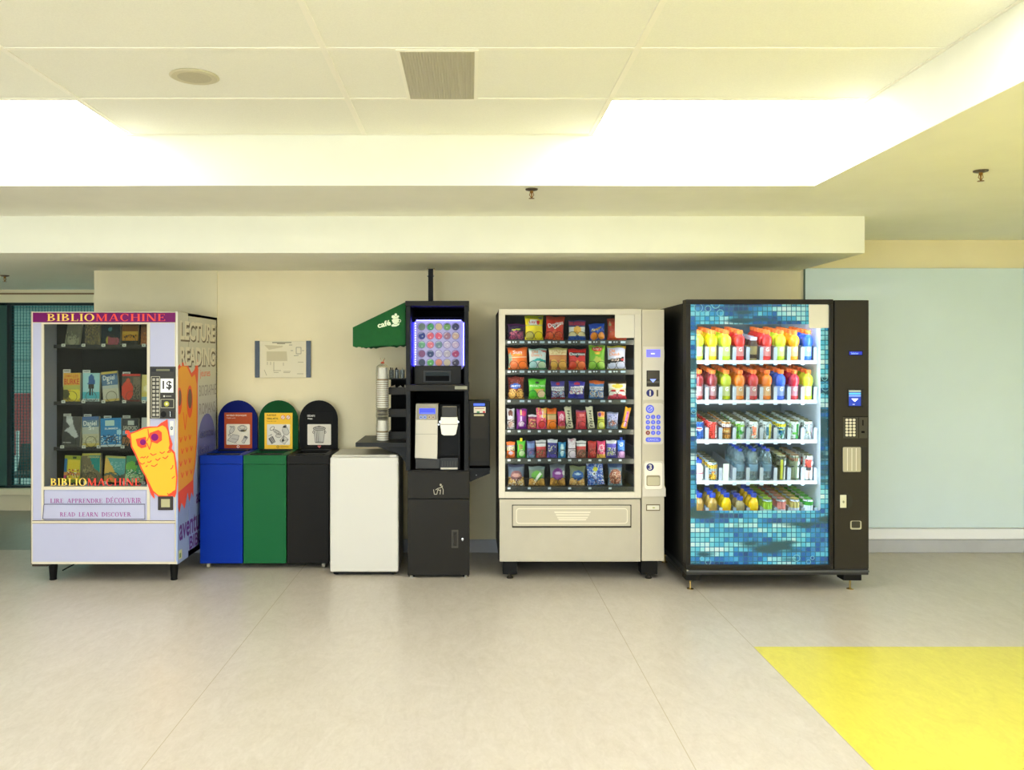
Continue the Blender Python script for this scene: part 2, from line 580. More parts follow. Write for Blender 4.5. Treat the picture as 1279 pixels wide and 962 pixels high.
# baseboard, strip and glass board on the wall
b = MB()
b.box(XE, XR, YW - .014, YW, 0, .1, mat((182, 184, 192), .5, var=.05, scale=6, name='grey rubber baseboard'), .003)
struct(b.build('baseboard_back'))
x0 = PX(1006, YW - .03)
b = MB()
b.box(x0, XR, YW - .03, YW - .001, .106, .186, mat((240, 242, 252), .45, name='white strip'), .003)
struct(b.build('trim_3'))
b = MB()
gb = mat((214, 233, 246), .22, coat=.15, var=.025, scale=1.6, name='pale aqua glass board')
b.box(x0, XR - .05, YW - .028, YW - .002, .192, PZ(335, YW - .03), gb, .003)
b.box(x0 - .004, x0 - .001, YW - .03, YW - .002, .192, PZ(335, YW - .03), mat((90, 120, 112), .3))
tag(b.build('glass_board', off=((x0 + XR) / 2, YW - .015, .192)), 'large pale aqua glass wall board behind and beside the drinks machine', 'board')

# ceiling lights: flush panels in the grid, nearer rows unseen, added as fill
troffer_m = bpy.data.materials.new('light diffuser')
troffer_m.use_nodes = True
_b = troffer_m.node_tree.nodes['Principled BSDF']
_b.inputs['Base Color'].default_value = (.9, .9, .9, 1)
_b.inputs['Emission Color'].default_value = (1, 1, .98, 1)
_b.inputs['Emission Strength'].default_value = LIGHT
LBL = [('bright ceiling light panel glowing above the book machine', None), ('bright ceiling light panel glowing above the drinks machine', None)]
for r in (0, 3, 6, 9, 11):
    for k, (xa, xb) in enumerate(((-2.978, -1.779), (.644, 1.79))):
        y1, y0 = rows[r] - .014, rows[r + 1] + .012
        t = thing('ceiling_light', LBL[k][0] if r == 0 else 'added fill light panel in the raised bay, out of view nearer the camera', 'ceiling light',
                  ((xa + xb) / 2, (y0 + y1) / 2, ZU - .003), None if r == 0 else 'added fill lights nearer the camera')
        m_ = MB(); m_.box(xa, xb, y0, y1, ZU - .0035, ZU - .0005, troffer_m); m_.build('diffuser', t)
        m_ = MB()
        for q in ((xa - .006, xa, y0, y1), (xb, xb + .006, y0, y1), (xa, xb, y0 - .006, y0), (xa, xb, y1, y1 + .006)):
            m_.box(q[0], q[1], q[2], q[3], ZU - .006, ZU - .0005, bar_m)
        m_.build('rim', t)

for r in range(3):  # extra panels added out of view to brighten the glass board side
    for k in range(2):
        xa = 2.7 + k * 2.0; xb = xa + 1.2; y0 = -2.9 + r * 2.05; y1 = y0 + .6
        t = thing('ceiling_light', 'added fill light panel, out of view in the plain ceiling', 'ceiling light', ((xa + xb) / 2, (y0 + y1) / 2, ZL - .003), 'added fill lights in the plain ceiling')
        m_ = MB(); m_.box(xa, xb, y0, y1, ZL - .004, ZL - .001, troffer_m); m_.build('diffuser', t)
        m_ = MB()
        for q in ((xa - .02, xa, y0, y1), (xb, xb + .02, y0, y1), (xa - .02, xb + .02, y0 - .02, y0), (xa - .02, xb + .02, y1, y1 + .02)):
            m_.box(q[0], q[1], q[2], q[3], ZL - .01, ZL - .001, bar_m)
        m_.build('rim', t)

# air grille
xa, xb, ya, yb = PX(513, 3.787), PX(592, 3.787), 3.19, 3.775
v = thing('air_vent', 'square perforated metal air vent set in the raised ceiling', 'vent', ((xa + xb) / 2, (ya + yb) / 2, ZU - .004))
vm = mat((196, 190, 164), .5, metal=.2, name='vent metal')
m_ = MB()
m_.box(xa, xb, ya, yb, ZU - .002, ZU - .0006, mat((96, 92, 76), .8, name='vent depth'))
m_.build('backing', v)
m_ = MB()
n = 26
for i in range(n + 1):
    x = xa + (xb - xa) * i / n
    m_.box(x - .0032, x + .0032, ya, yb, ZU - .007, ZU - .0022, vm)
for i in range(2 * n + 1):
    y = ya + (yb - ya) * i / (2 * n)
    m_.box(xa, xb, y - .0032, y + .0032, ZU - .0068, ZU - .0024, vm)
m_.build('grille', v)
m_ = MB()
for q in ((xa - .014, xa, ya - .014, yb + .014), (xb, xb + .014, ya - .014, yb + .014), (xa, xb, ya - .014, ya), (xa, xb, yb, yb + .014)):
    m_.box(q[0], q[1], q[2], q[3], ZU - .008, ZU - .0006, bar_m)
m_.build('frame', v)
# speaker
ysp = 3.486; xsp = PX(243, ysp)
v = thing('ceiling_speaker', 'round flat loudspeaker grille in the raised ceiling above the bins', 'speaker', (xsp, ysp, ZU - .004))
m_ = MB(); m_.lathe([(.097, -.0005), (.1, -.004), (.09, -.008), (.088, -.0075)], mat((206, 200, 170), .6), (xsp, ysp, ZU), 40); m_.build('rim', v)
m_ = MB(); m_.lathe([(.088, -.002), (.088, -.007), (.03, -.0085), (.0, -.009)], mat((190, 184, 156), .7, var=.1, scale=300), (xsp, ysp, ZU), 40); m_.build('grille', v)


def sprinkler(x, y, z, label):
    t = thing('ceiling_sprinkler', label, 'sprinkler', (x, y, z - .04))
    brass = mat((150, 110, 60), .3, 1.0, name='brass')
    dk = mat((96, 84, 70), .4, .8, name='aged metal')
    a = MB(); a.lathe([(.034, 0), (.032, -.006), (.018, -.01), (.0, -.01)], dk, (x, y, z - .0005), 20); a.build('escutcheon', t)
    a = MB(); a.lathe([(.009, -.01), (.009, -.02), (.004, -.024), (.003, -.045), (.0, -.046)], brass, (x, y, z), 10)
    for sgn in (-1, 1):
        a.tube([(x + sgn * .007, y, z - .018), (x + sgn * .012, y, z - .032), (x, y, z - .05)], .002, brass, 6)
    a.build('body', t)
    a = MB(); a.lathe([(.0, -.05), (.015, -.05), (.016, -.052), (.0, -.053)], brass, (x, y, z), 12); a.build('deflector', t)


y_ = .905 * F / 212; sprinkler(PX(664, y_), y_, ZL, 'small brass sprinkler head on the lower ceiling above the snack machine')
y_ = .905 * F / 235; sprinkler(PX(1225, y_), y_, ZL, 'brass sprinkler head on the plain ceiling above the aqua glass board')
y_ = .671 * F / 104; sprinkler(PX(6, y_), y_, ZB, 'sprinkler head under the bulkhead in front of the recess window')

# beyond the window: the lower floor of a tall hall with its own lamps
YO = 16.0
o = MB()
o.box(-20, 1.5, YG + .3, 24.4, -.6, -.36, mat((196, 204, 202), .6, var=.05, scale=2, name='hall floor'))
struct(o.build('floor_hall'))
o = MB()
xq0, xq1 = PX(-150, YO), PX(90, YO)
o.box(xq0, xq1, YO, YO + .3, -.36, PZ(492, YO), mat((196, 66, 78), .7, var=.1, scale=9, name='dusky red wall panel'))
struct(o.build('wall_hall_low'))
o = MB()
hm = mat((150, 186, 186), .6, var=.06, scale=1.2, name='hall wall')
o.box(-20, 1.5, 24, 24.4, -.36, 5.0, hm); o.box(-20.2, -20, YG + .3, 24.4, -.36, 5.0, hm); o.box(1.5, 1.7, YG + .3, 24.4, -.36, 5.0, hm); o.box(-20, XL, YG + .1, YG + .3, -.36, 5.0, hm); o.box(XE, 1.5, YG + .3, YG + .4, -.36, 5.0, hm); o.box(XL, XE, YG + .18, YG + .3, ZB + .2, 5.0, hm)
for i in range(9):
    o.box(-20, 1.5, 23.95, 24.0, .4 + i * .5, .45 + i * .5, mat((120, 150, 150), .5))
struct(o.build('wall_hall'))
o = MB()
o.box(-20, 1.5, YG + .2, 24.4, 5.0, 5.1, mat((214, 220, 214), .8))
for i in range(6): o.box(-20, 1.5, 10 + i * 2.4, 10.25 + i * 2.4, 4.7, 5.0, mat((150, 164, 160), .7))
struct(o.build('ceiling_hall'))
hl = mat((250, 250, 244), .5, emit=HALL, name='hall lamp')
for i in range(5):
    for j in range(3):
        o = MB(); o.box(-18 + j * 6.2, -15 + j * 6.2, 10.9 + i * 2.4, 11.3 + i * 2.4, 4.94, 4.99, hl)
        tag(o.build('ceiling_lamp', off=(-16.5 + j * 6.2, 11.1 + i * 2.4, 4.94)), 'long ceiling lamp in the hall beyond the recess window', 'ceiling light', 'lamps of the hall beyond the window')
# chair and post out there
yq = 10.2
xq = PX(33, yq); zq = -.36
t = thing('hall_chair', 'dark chair in the hall beyond the recess window', 'chair', (xq, yq, zq))
dm = mat((30, 36, 38), .5)
a = MB(); a.box(xq - .2, xq + .2, yq - .2, yq + .2, zq + .42, zq + .46, dm, .01); a.build('seat', t)
a = MB(); a.prism([(xq - .2, yq + .17, zq + .46), (xq + .2, yq + .17, zq + .46), (xq + .2, yq + .26, zq + .78), (xq - .2, yq + .26, zq + .78)], (0, .02, 0), dm); a.build('backrest', t)
for sx in (-1, 1):
    for sy in (-1, 1):
        a = MB(); a.tube([(xq + sx * .17, yq + sy * .17, zq + .43), (xq + sx * .2, yq + sy * .2, zq)], .014, dm); a.build('leg', t)
yq = 12.5; xq = PX(22, yq)
a = MB(); a.lathe([(.05, -.36), (.05, -.34), (.022, -.335), (.022, .36), (.026, .365), (.026, .4), (.0, .41)], mat((225, 228, 228), .5), (xq, yq, 0), 14)
tag(a.build('bollard', off=(xq, yq, -.36)), 'thin white post in the hall beyond the recess window', 'post')

# framed notice on the wall
yn = YW - .014
t = thing('wall_notice', 'cream notice sheet in a clear holder with two black side strips on the wall', 'notice', (PX(353, yn), YW, PZ(472, yn)))
a = MB(); a.fbox(319, 426, 388, 472, yn, YW - .003, mat((222, 214, 180), .3, name='clear holder'), .0015); a.build('holder', t)
a = MB()
a.fbox(325, 426.6, 382.5, 471.2, yn - .002, yn, mat((232, 224, 196), .6, name='notice paper'))
ink = mat((126, 122, 100), .8); faint = mat((208, 198, 164), .8)
yy = yn - .0022
a.fpoly([(333, 439), (358, 439), (359, 451), (333, 451)], yy, faint, .0004)
a.fpoly([(330, 431), (354, 432), (352, 434), (336, 437)], yy, faint, .0004)
a.fline([(340, 428), (364, 428)], 1.1, yy, ink, .0004)
a.fline([(346, 429.3), (356, 429.3)], .9, yy, ink, .0004)
a.fline([(361, 431), (365, 431)], .7, yy, ink, .0004)
for q in ([(370, 434), (376, 434), (376, 442), (370, 442), (370, 434)], [(367, 444.5), (373, 444)], [(363, 438), (366, 438)], [(377, 438), (380, 438)]):
    a.fline(q, .6, yy, ink, .0004)
for q in ([(342, 452), (342, 464)], [(334, 452), (334, 456)], [(338, 452), (338, 456)], [(354, 453), (354, 457)], [(342, 463), (351, 463)], [(342, 465.3), (348, 465.3)], [(354, 464), (363, 464)], [(354, 465.5), (362, 465.5)], [(330, 462), (333, 469)], [(371, 467), (379, 467)], [(372, 452.5), (379, 452.5)]):
    a.fline(q, .7, yy, mat((176, 166, 134), .8), .0004)
a.build('sheet', t)
for x in (318.2, 382.3):
    a = MB(); a.fbox(x, 425.8, x + 6.1, 471.6, yn - .004, yn, mat((18, 26, 34), .25, name='black strip'), .001); a.build('side_strip', t)
# ------------------------------------------------------------------ printed packets and covers
def inside(pts, u, v):
    r = False
    for (xa, ya), (xb, yb) in zip(pts, pts[1:] + pts[:1]):
        if (ya > v) != (yb > v) and u < (xb - xa) * (v - ya) / (yb - ya) + xa: r = not r
    return r


def shade(art, base, u, v, rnd):
    c = base
    for s in art:
        k = s[0]
        if k == 'b':
            if s[1] <= v <= s[2]: c = s[3]
        elif k == 'r':
            if s[1] <= u <= s[3] and s[2] <= v <= s[4]: c = s[5]
        elif k == 'e':
            if ((u - s[1]) / s[3]) ** 2 + ((v - s[2]) / s[4]) ** 2 <= 1: c = s[5]
        elif k == 'd':
            if inside(s[1], u, v): c = s[2]
        elif k == 'n':   # small printed pictures: (n, u0, v0, u1, v1, colours, density)
            if s[1] <= u <= s[3] and s[2] <= v <= s[4] and rnd.random() < s[6]: c = rnd.choice(s[5])
    return c


def packet(name, w, h, d, base, art=(), texts=(), nx=20, nz=24, end=.07, flat=False, rough=.32, seed=1, back=None, wr=1.0):
    """A filled packet (or, flat, a book): printed front made of small cells, plain back; base centre at the origin, front towards -Y."""
    rnd = random.Random(seed)
    mb = MB()
    bk = mat(back or base, rough, coat=.1)

    def prof(u, v):
        if flat: return 1.0
        vv = (v - end) / (1 - 2 * end)
        if vv <= 0 or vv >= 1: return 0.0
        return max(0, math.sin(math.pi * min(1, max(0, u)))) ** .55 * math.sin(math.pi * vv) ** .5

    def wid(v): return w if flat else w * (1 - .11 * math.sin(math.pi * v) ** .7)

    def yf(u, v): return -d / 2 * prof(u, v) - (0 if flat else .0006)
    us = [i / nx for i in range(nx + 1)]; vs = [j / nz for j in range(nz + 1)]
    Fv, Bv = [], []
    for v in vs:
        for u in us:
            j = 0 if flat else d * wr * prof(u, v) * (rnd.uniform(-1, 1) * .03 + .05 * math.sin(u * 9 + v * 5 + seed) * math.sin(v * 11 - u * 4 + seed * 2))
            sag = 0 if flat else .022 * h * math.cos(math.pi * (u - .5) * 2.6 + seed * 1.7) * max(0, (v - .8) * 5)
            Fv.append(((u - .5) * wid(v), yf(u, v) + j, v * h + sag))
            Bv.append(((u - .5) * wid(v), -yf(u, v), v * h + sag))
    n = nx + 1
    for j in range(nz):
        for i in range(nx):
            c = shade(art, base, (i + .5) / nx, (j + .5) / nz, rnd)
            q = [Fv[j * n + i], Fv[j * n + i + 1], Fv[(j + 1) * n + i + 1], Fv[(j + 1) * n + i]]
            mb.add(q, [(0, 1, 2, 3)], mat(c, rough, coat=.1), not flat)
    if flat:
        x0, x1, y0, y1 = -w / 2, w / 2, -d / 2, d / 2
        pg = mat((224, 214, 190), .8)
        mb.add([(x0, y1, 0), (x1, y1, 0), (x1, y1, h), (x0, y1, h)], [(0, 1, 2, 3)], bk)
        mb.add([(x0, y0, 0), (x0, y1, 0), (x0, y1, h), (x0, y0, h)], [(0, 1, 2, 3)], bk)
        mb.add([(x1, y0, 0), (x1, y1, 0), (x1, y1, h), (x1, y0, h)], [(0, 1, 2, 3)], pg)
        mb.add([(x0, y0, h), (x1, y0, h), (x1, y1, h), (x0, y1, h)], [(0, 1, 2, 3)], pg)
        mb.add([(x0, y0, 0), (x1, y0, 0), (x1, y1, 0), (x0, y1, 0)], [(0, 1, 2, 3)], pg)
    else:
        for j in range(nz):
            for i in range(nx):
                mb.add([Bv[j * n + i], Bv[j * n + i + 1], Bv[(j + 1) * n + i + 1], Bv[(j + 1) * n + i]], [(0, 1, 2, 3)], bk, True)
        for j in range(nz):
            for i in (0, nx):
                mb.add([Fv[j * n + i], Bv[j * n + i], Bv[(j + 1) * n + i], Fv[(j + 1) * n + i]], [(0, 1, 2, 3)], bk)
        for i in range(nx):
            for j in (0, nz):
                mb.add([Fv[j * n + i], Bv[j * n + i], Bv[j * n + i + 1], Fv[j * n + i + 1]], [(0, 1, 2, 3)], bk)
    for t in texts:
        body, u0, v0, u1, v1, col = t[:6]
        rot = math.radians(t[6]) if len(t) > 6 else 0
        pts, fcs = text_shape(body, .012)
        V = []
        cu, cv = (u0 + u1) / 2, (v0 + v1) / 2
        for a, b_ in pts:
            dx, dz = (a - .5) * (u1 - u0) * w, (b_ - .5) * (v1 - v0) * h
            X = cu * w + dx * math.cos(rot) - dz * math.sin(rot); Z = cv * h + dx * math.sin(rot) + dz * math.cos(rot)
            u, v = X / w, Z / h
            V.append((X - w / 2, yf(u, min(1, max(0, v))) - (.0008 if flat else .0022), Z))
        mb.add(V, fcs, mat(col, rough))
    # weld the cells back into one skin
    ob = mb.build(name)
    bm = bmesh.new(); bm.from_mesh(ob.data)
    bmesh.ops.remove_doubles(bm, verts=bm.verts, dist=1e-6)
    bmesh.ops.recalc_face_normals(bm, faces=bm.faces)
    bm.to_mesh(ob.data); bm.free()
    return ob


# ------------------------------------------------------------------ the book vending machine
YM = 5.53                       # its front
BX0, BX1 = PX(38.5, YM), PX(222, YM)
BZ0, BZ1 = PZ(705, YM), PZ(389, YM)
BYB = 6.385
lav = mat((180, 182, 210), .42, var=.015, scale=5, name='lavender panel')
crm = mat((214, 206, 184), .4, name='cream trim')
ink_dark = mat((34, 30, 28), .5)
bm_root = thing('book_vending_machine', 'lavender vending machine full of paperbacks with a yellow owl on its front', 'vending machine', ((BX0 + BX1) / 2, (YM + BYB) / 2, 0))
YD = YM + .205                   # back of the door, front of the cabinet


def side_print():
    """Printed side: warm grey at the top turning to slate blue at the bottom."""
    m = bpy.data.materials.new('printed side panel')
    m.use_nodes = True
    nt = m.node_tree; b = nt.nodes['Principled BSDF']
    tc = nt.nodes.new('ShaderNodeTexCoord'); sp = nt.nodes.new('ShaderNodeSeparateXYZ')
    nt.links.new(tc.outputs['Object'], sp.inputs[0])
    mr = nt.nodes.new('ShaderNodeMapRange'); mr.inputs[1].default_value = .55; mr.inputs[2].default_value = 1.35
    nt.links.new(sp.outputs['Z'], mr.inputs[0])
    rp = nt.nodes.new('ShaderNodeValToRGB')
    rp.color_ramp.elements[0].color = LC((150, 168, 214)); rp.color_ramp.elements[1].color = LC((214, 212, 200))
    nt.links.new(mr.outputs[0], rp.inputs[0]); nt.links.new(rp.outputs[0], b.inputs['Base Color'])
    b.inputs['Roughness'].default_value = .45
    return m


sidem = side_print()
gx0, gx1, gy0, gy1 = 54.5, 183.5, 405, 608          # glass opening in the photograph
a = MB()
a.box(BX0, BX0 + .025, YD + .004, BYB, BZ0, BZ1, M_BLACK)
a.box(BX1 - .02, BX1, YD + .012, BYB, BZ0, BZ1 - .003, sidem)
a.box(BX0, BX1, YD + .004, BYB, BZ1 - .02, BZ1 - .001, M_BLACK)
a.box(BX0, BX1, YD + .004, BYB, BZ0, BZ0 + .04, M_BLACK)
a.box(BX0, BX1, BYB - .02, BYB, BZ0, BZ1 - .003, M_DARK)
a.box(PX(186, YM), BX1 - .02, YD + .004, BYB, BZ0, BZ1 - .02, M_DARK)
a.box(BX0 + .03, PX(186, YM), YD + .004, BYB, BZ0 + .04, PZ(611, YM), M_DARK)
a.build('cabinet', bm_root)
a = MB()
lin_m = mat((52, 46, 38), .5, name='brown inner wall')
a.box(BX0 + .025, BX0 + .03, YD, BYB - .02, BZ0 + .04, BZ1 - .02, lin_m)
a.box(BX0 + .03, PX(186, YM), BYB - .18, BYB - .17, PZ(611, YM), BZ1 - .02, mat((40, 34, 28), .6))
a.build('inner_liner', bm_root)
# door: panels round the glass
a = MB()
a.fbox(40, 403.5, 51.8, 651, YM, YD, lav)
a.fbox(187, 403.5, 219.5, 651, YM, YD, lav)
a.fbox(51.8, 609.5, 187, 651, YM + .0004, YD, lav)
a.fbox(40, 389.5, 219.5, 403.5, YM, YM + .15, crm)
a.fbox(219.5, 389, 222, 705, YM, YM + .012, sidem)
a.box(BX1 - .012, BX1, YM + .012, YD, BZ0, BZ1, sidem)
a.fbox(38.5, 389, 40, 705, YM, YD, mat((120, 110, 90), .4))
a.build('door', bm_root)
a = MB()
a.fbox(40.5, 654, 218, 702, YM - .006, YD, lav, .002)
a.build('lower_panel', bm_root)
a = MB()
for q in ((51.5, 403.5, 54.5, 650), (183.5, 403.5, 187, 650), (54.5, 403, 183.5, 405), (54.5, 608, 183.5, 612), (40, 651, 219, 653.5), (40, 701.8, 221, 704.8), (39.2, 389.2, 40.6, 704), (218.2, 389.2, 219.6, 704)):
    a.fbox(q[0], q[1], q[2], q[3], YM - .005, YM + .01, crm, .001)
a.fbox(40, 650.4, 219, 651, YM - .0055, YM, mat((120, 104, 78), .5))
a.fbox(40, 653.5, 219, 654.2, YM - .0055, YM, mat((120, 104, 78), .5))
a.build('trim_strips', bm_root)
a = MB()
a.fbox(41, 390.5, 219, 402.6, YM - .008, YM, mat((112, 10, 92), .4, spec=.2, name='purple banner'), .001)
ban = a.build('title_banner', bm_root)
part_label(ban, 'purple banner with yellow and red capitals')
yel, red = mat((255, 214, 96), .4), mat((250, 72, 58), .4)
cols_ = [yel] * 6 + [red] * 7
a = MB(); a.fserif('BIBLIOMACHINE', 59, 392, 207, 401, YM - .0082, cols_); a.build('lettering', ban)
a = MB(); a.fbox(54.5, 405, 183.5, 608, YM + .004, YM + .008, glass_mat((236, 240, 236), .4)); gp = a.build('glass_pane', bm_root)
a = MB(); a.fserif('BIBLIOMACHINE', 63, 597.5, 176, 606.8, YM + .0035, cols_); a.build('lettering', gp)
# delivery door
a = MB()
a.fbox(55, 613, 182.5, 629.5, YM - .003, YM, lav)
a.fbox(54.5, 612.4, 55.2, 629.5, YM - .004, YM, ink_dark)
purp = mat((150, 50, 140), .5)
a.fserif('LIRE', 63, 623, 79.5, 628.4, YM - .0034, purp, .0006); a.fserif('APPRENDRE', 84, 623, 128, 628.4, YM - .0034, purp, .0006); a.fserif('DÉCOUVRIR', 132.5, 622, 176.5, 628.4, YM - .0034, purp, .0006)
a.build('upper_flap', bm_root)
a = MB()
P0 = [(55.2, 630.2), (181.2, 630.2), (181.2, 648.2), (53.5, 648.2)]
a.fpoly(P0, YM, lav, .012)
a.fline([(55, 630), (181, 630)], .7, YM - .012, mat((70, 64, 90), .5)); a.fline([(53.5, 648.4), (181.5, 648.4)], .8, YM - .012, mat((96, 90, 104), .5))
a.fline([(55, 630), (53.5, 648.4)], .7, YM - .012, ink_dark)
a.fserif('READ', 75, 640, 94, 645.4, YM - .0124, purp, .0006); a.fserif('LEARN', 98.5, 640, 122.5, 645.4, YM - .0124, purp, .0006); a.fserif('DISCOVER', 127, 640, 163.5, 645.4, YM - .0124, purp, .0006)
a.build('delivery_flap', bm_root)
# payment panel
a = MB()
a.fbox(187, 458, 219, 523, YM - .012, YM, mat((50, 48, 42), .45, name='dark payment panel'), .002)
a.fbox(189, 460, 217, 464.5, YM - .0135, YM - .011, mat((18, 18, 18), .3))
a.fbox(195, 461, 212, 463.6, YM - .0142, YM - .013, mat((112, 112, 80), .4))
for q in ([(189, 470.5), (199.5, 470.5), (199.5, 522), (189, 522), (189, 470.5)], [(201, 499), (217, 499), (217, 509.5), (201, 509.5), (201, 499)]):
    a.fline(q, .6, YM - .0122, mat((190, 186, 160), .5))
a.fell(208.2, 504.6, 3.2, 3.2, YM - .0122, mat((186, 184, 60), .4), .003)
a.fell(208.2, 504.6, 1.4, 1.4, YM - .0152, mat((230, 228, 200), .4), .001)
a.fell(204.5, 517.5, 3.4, 3.8, YM - .0122, M_BLACK, .004); a.fbox(211, 513.5, 215.5, 521, YM - .014, YM - .012, mat((20, 20, 20), .4)); a.fbox(212.2, 514, 212.8, 520.6, YM - .0146, YM - .0138, M_CHROME)
a.fbox(204, 494, 206, 496, YM - .0126, YM - .012, M_WHITE)
a.fline([(207, 495), (214, 495)], .8, YM - .0122, mat((180, 176, 160), .5))
pp = a.build('payment_panel', bm_root)
a = MB()
for r in range(10):
    for k in range(2):
        a.fbox(190.4 + k * 4.7, 472.6 + r * 4.9, 193.6 + k * 4.7, 475.8 + r * 4.9, YM - .0155, YM - .012, mat((176, 172, 156), .4), .0008, 1)
a.build('keys', pp)
a = MB(); a.fbox(200.5, 473, 216.5, 490.5, YM - .014, YM - .0121, mat((244, 244, 246), .6)); a.ftext('1$', 203, 475.8, 214.5, 487.5, YM - .0144, mat((40, 38, 40), .6), bold=.025); part_label(a.build('price_card', pp), 'white card reading 1$')
# sticker label by the owl's ear and the coin return
a = MB()
a.fbox(212, 526, 216.8, 544, YM - .002, YM, mat((214, 214, 206), .35, .3)); a.fell(214.4, 535, 1.6, 2.2, YM - .0021, ink_dark); a.fell(214.4, 535, .7, 1, YM - .0035, M_CHROME)
a.build('lock', bm_root)
a = MB()
a.fbox(197, 620, 216, 637.5, YM - .008, YM, mat((48, 40, 34), .4), .004)
a.fbox(201.2, 623.5, 212.2, 633.8, YM - .0086, YM - .007, mat((176, 172, 132), .4), .0005)
a.build('coin_return', bm_root)


# owl on the front
def oc(pts): return [(50 + x / 7.1056, 505 + y / 7.1056) for x, y in pts]


o_red, o_yel, o_pur = mat((240, 78, 50), .4, spec=.2), mat((244, 184, 50), .4, spec=.2), mat((130, 14, 112), .4, spec=.2)
YO1, YO2, YO3 = YM - .0062, YM - .0072, YM - .0082
sil = [(758, 232), (790, 232), (800, 256), (860, 232), (920, 206), (975, 198), (1040, 196), (1075, 165), (1132, 134), (1136, 200), (1152, 282), (1176, 355), (1168, 395), (1198, 428), (1210, 520), (1220, 650), (1210, 790), (1196, 828), (1170, 812), (1150, 826), (1050, 820), (1000, 778), (1014, 842), (985, 800), (950, 700), (932, 640), (896, 580), (866, 500), (840, 440), (806, 378), (800, 310), (768, 282), (780, 262), (756, 262)]
fil = [(806, 270), (815, 262), (862, 246), (925, 218), (980, 210), (1045, 206), (1086, 188), (1116, 204), (1132, 240), (1142, 292), (1150, 360), (1140, 392), (1186, 440), (1196, 520), (1208, 650), (1200, 770), (1150, 792), (1130, 812), (1052, 808), (1004, 766), (966, 690), (940, 632), (908, 574), (880, 500), (850, 432), (818, 372), (812, 310)]
a = MB()
a.fpoly(oc(sil), YM - .0052, o_red, .001)
a.fpoly(oc(fil), YO1, o_yel, .001)
a.fpoly(oc([(952, 690), (968, 690), (1010, 782), (1018, 838), (990, 796)]), YO1, o_red, .001)
for q in ([(850, 310), (940, 288), (945, 380), (900, 392), (866, 370)], [(965, 285), (975, 255), (1050, 228), (1080, 250), (1082, 320), (1040, 350), (990, 335)]):
    a.fpoly(oc(q), YO2, o_red, .001)
for cx, cy, r in ((914, 337, 27), (1018, 293, 33)):
    a.fpoly(oc([(cx + r * math.cos(k * .3927), cy + r * math.sin(k * .3927)) for k in range(16)]), YO3, o_pur, .0008)
W_ = 8 / 7.1
for q in ([(946, 340), (972, 402), (988, 340), (984, 300)], [(878, 370), (905, 380), (940, 372)], [(958, 222), (966, 290), (948, 330)],
          [(890, 478), (908, 468), (922, 478), (936, 462)], [(945, 480), (962, 460)], [(978, 436), (1000, 454), (1034, 440)], [(1062, 424), (1084, 438), (1108, 420)], [(1130, 428), (1156, 402), (1158, 426), (1130, 428)],
          [(885, 516), (905, 534), (930, 520)], [(938, 556), (955, 544)], [(952, 512), (972, 516), (990, 500)], [(1024, 486), (1044, 500), (1068, 478)], [(1088, 470), (1112, 484), (1138, 458)],
          [(986, 544), (1015, 552), (1044, 530)], [(1158, 578), (1176, 562), (1180, 540)], [(1170, 660), (1196, 640)], [(1130, 790), (1150, 815)], [(1172, 782), (1206, 760)]):
    a.fline(oc(q), W_, YO2, o_red)
part_label(a.build('owl_decal', bm_root), 'yellow owl with red outline and purple eyes')
# owl and words on the side
XS = BX1


def S(px, py):
    Y = XS * F / (px - CX)
    return (Y, PZ(py, Y))


def sline(mb, pts, w, X, m, th=.0006):
    for (ya, za), (yb, zb) in zip(pts, pts[1:]):
        L = math.hypot(yb - ya, zb - za) or 1
        nx, nz = -(zb - za) / L * w / 2, (yb - ya) / L * w / 2
        mb.spoly([(ya + nx, za + nz), (yb + nx, zb + nz), (yb - nx, zb - nz), (ya - nx, za - nz)], X, m, th)


a = MB()
sx = XS + .0004
so, sr_ = mat((250, 172, 50), .45), mat((246, 90, 50), .45)
osil = [(5.536, 1.43), (5.60, 1.455), (5.70, 1.452), (5.80, 1.38), (5.86, 1.40), (5.93, 1.475), (5.945, 1.40), (5.93, 1.30), (5.93, 1.1), (5.92, .90), (5.88, .74), (5.84, .66), (5.84, .52), (5.80, .56), (5.76, .50), (5.72, .57), (5.66, .47), (5.60, .52), (5.56, .46), (5.536, .50)]
a.spoly(osil, sx, sr_)
ofil = [(5.536, 1.405), (5.60, 1.43), (5.70, 1.425), (5.80, 1.35), (5.87, 1.37), (5.905, 1.30), (5.905, 1.1), (5.895, .90), (5.86, .75), (5.82, .64), (5.536, .60)]
a.spoly(ofil, sx + .001, so)
for cy, cz, r in ((5.555, 1.20, .06), (5.76, 1.185, .075)):
    a.spoly([(max(5.536, cy + r * .8 * math.cos(k * .3927)), cz + r * 1.5 * math.sin(k * .3927)) for k in range(16)], sx + .002, sr_)
    a.spoly([(max(5.536, cy + r * .55 * math.cos(k * .3927)), cz + .02 + r * .9 * math.sin(k * .3927)) for k in range(16)], sx + .003, mat((128, 92, 76), .5))
sline(a, [(5.63, 1.12), (5.665, 1.0), (5.70, 1.1)], .012, sx + .002, sr_)
for z in (.96, .88, .80, .72):
    for k in range(4):
        y0 = 5.56 + k * .09 + (.03 if int(z * 100) % 16 else 0)
        if y0 < 5.83: sline(a, [(y0, z), (y0 + .02, z - .035), (y0 + .045, z - .005)], .012, sx + .002, sr_)
a.build('side_owl_decal', bm_root)
a = MB()
lt, ldk = mat((236, 230, 214), .5), mat((112, 100, 86), .5)
for body, z0, z1 in (('LECTURE', 1.605, 1.735), ('READING', 1.43, 1.56)):
    a.stext(body, 5.585, 6.345, z0 - .012, z1 - .012, sx + .0004, ldk, .05)
    a.stext(body, 5.575, 6.335, z0, z1, sx + .001, lt, .03)
a.build('side_title', bm_root)
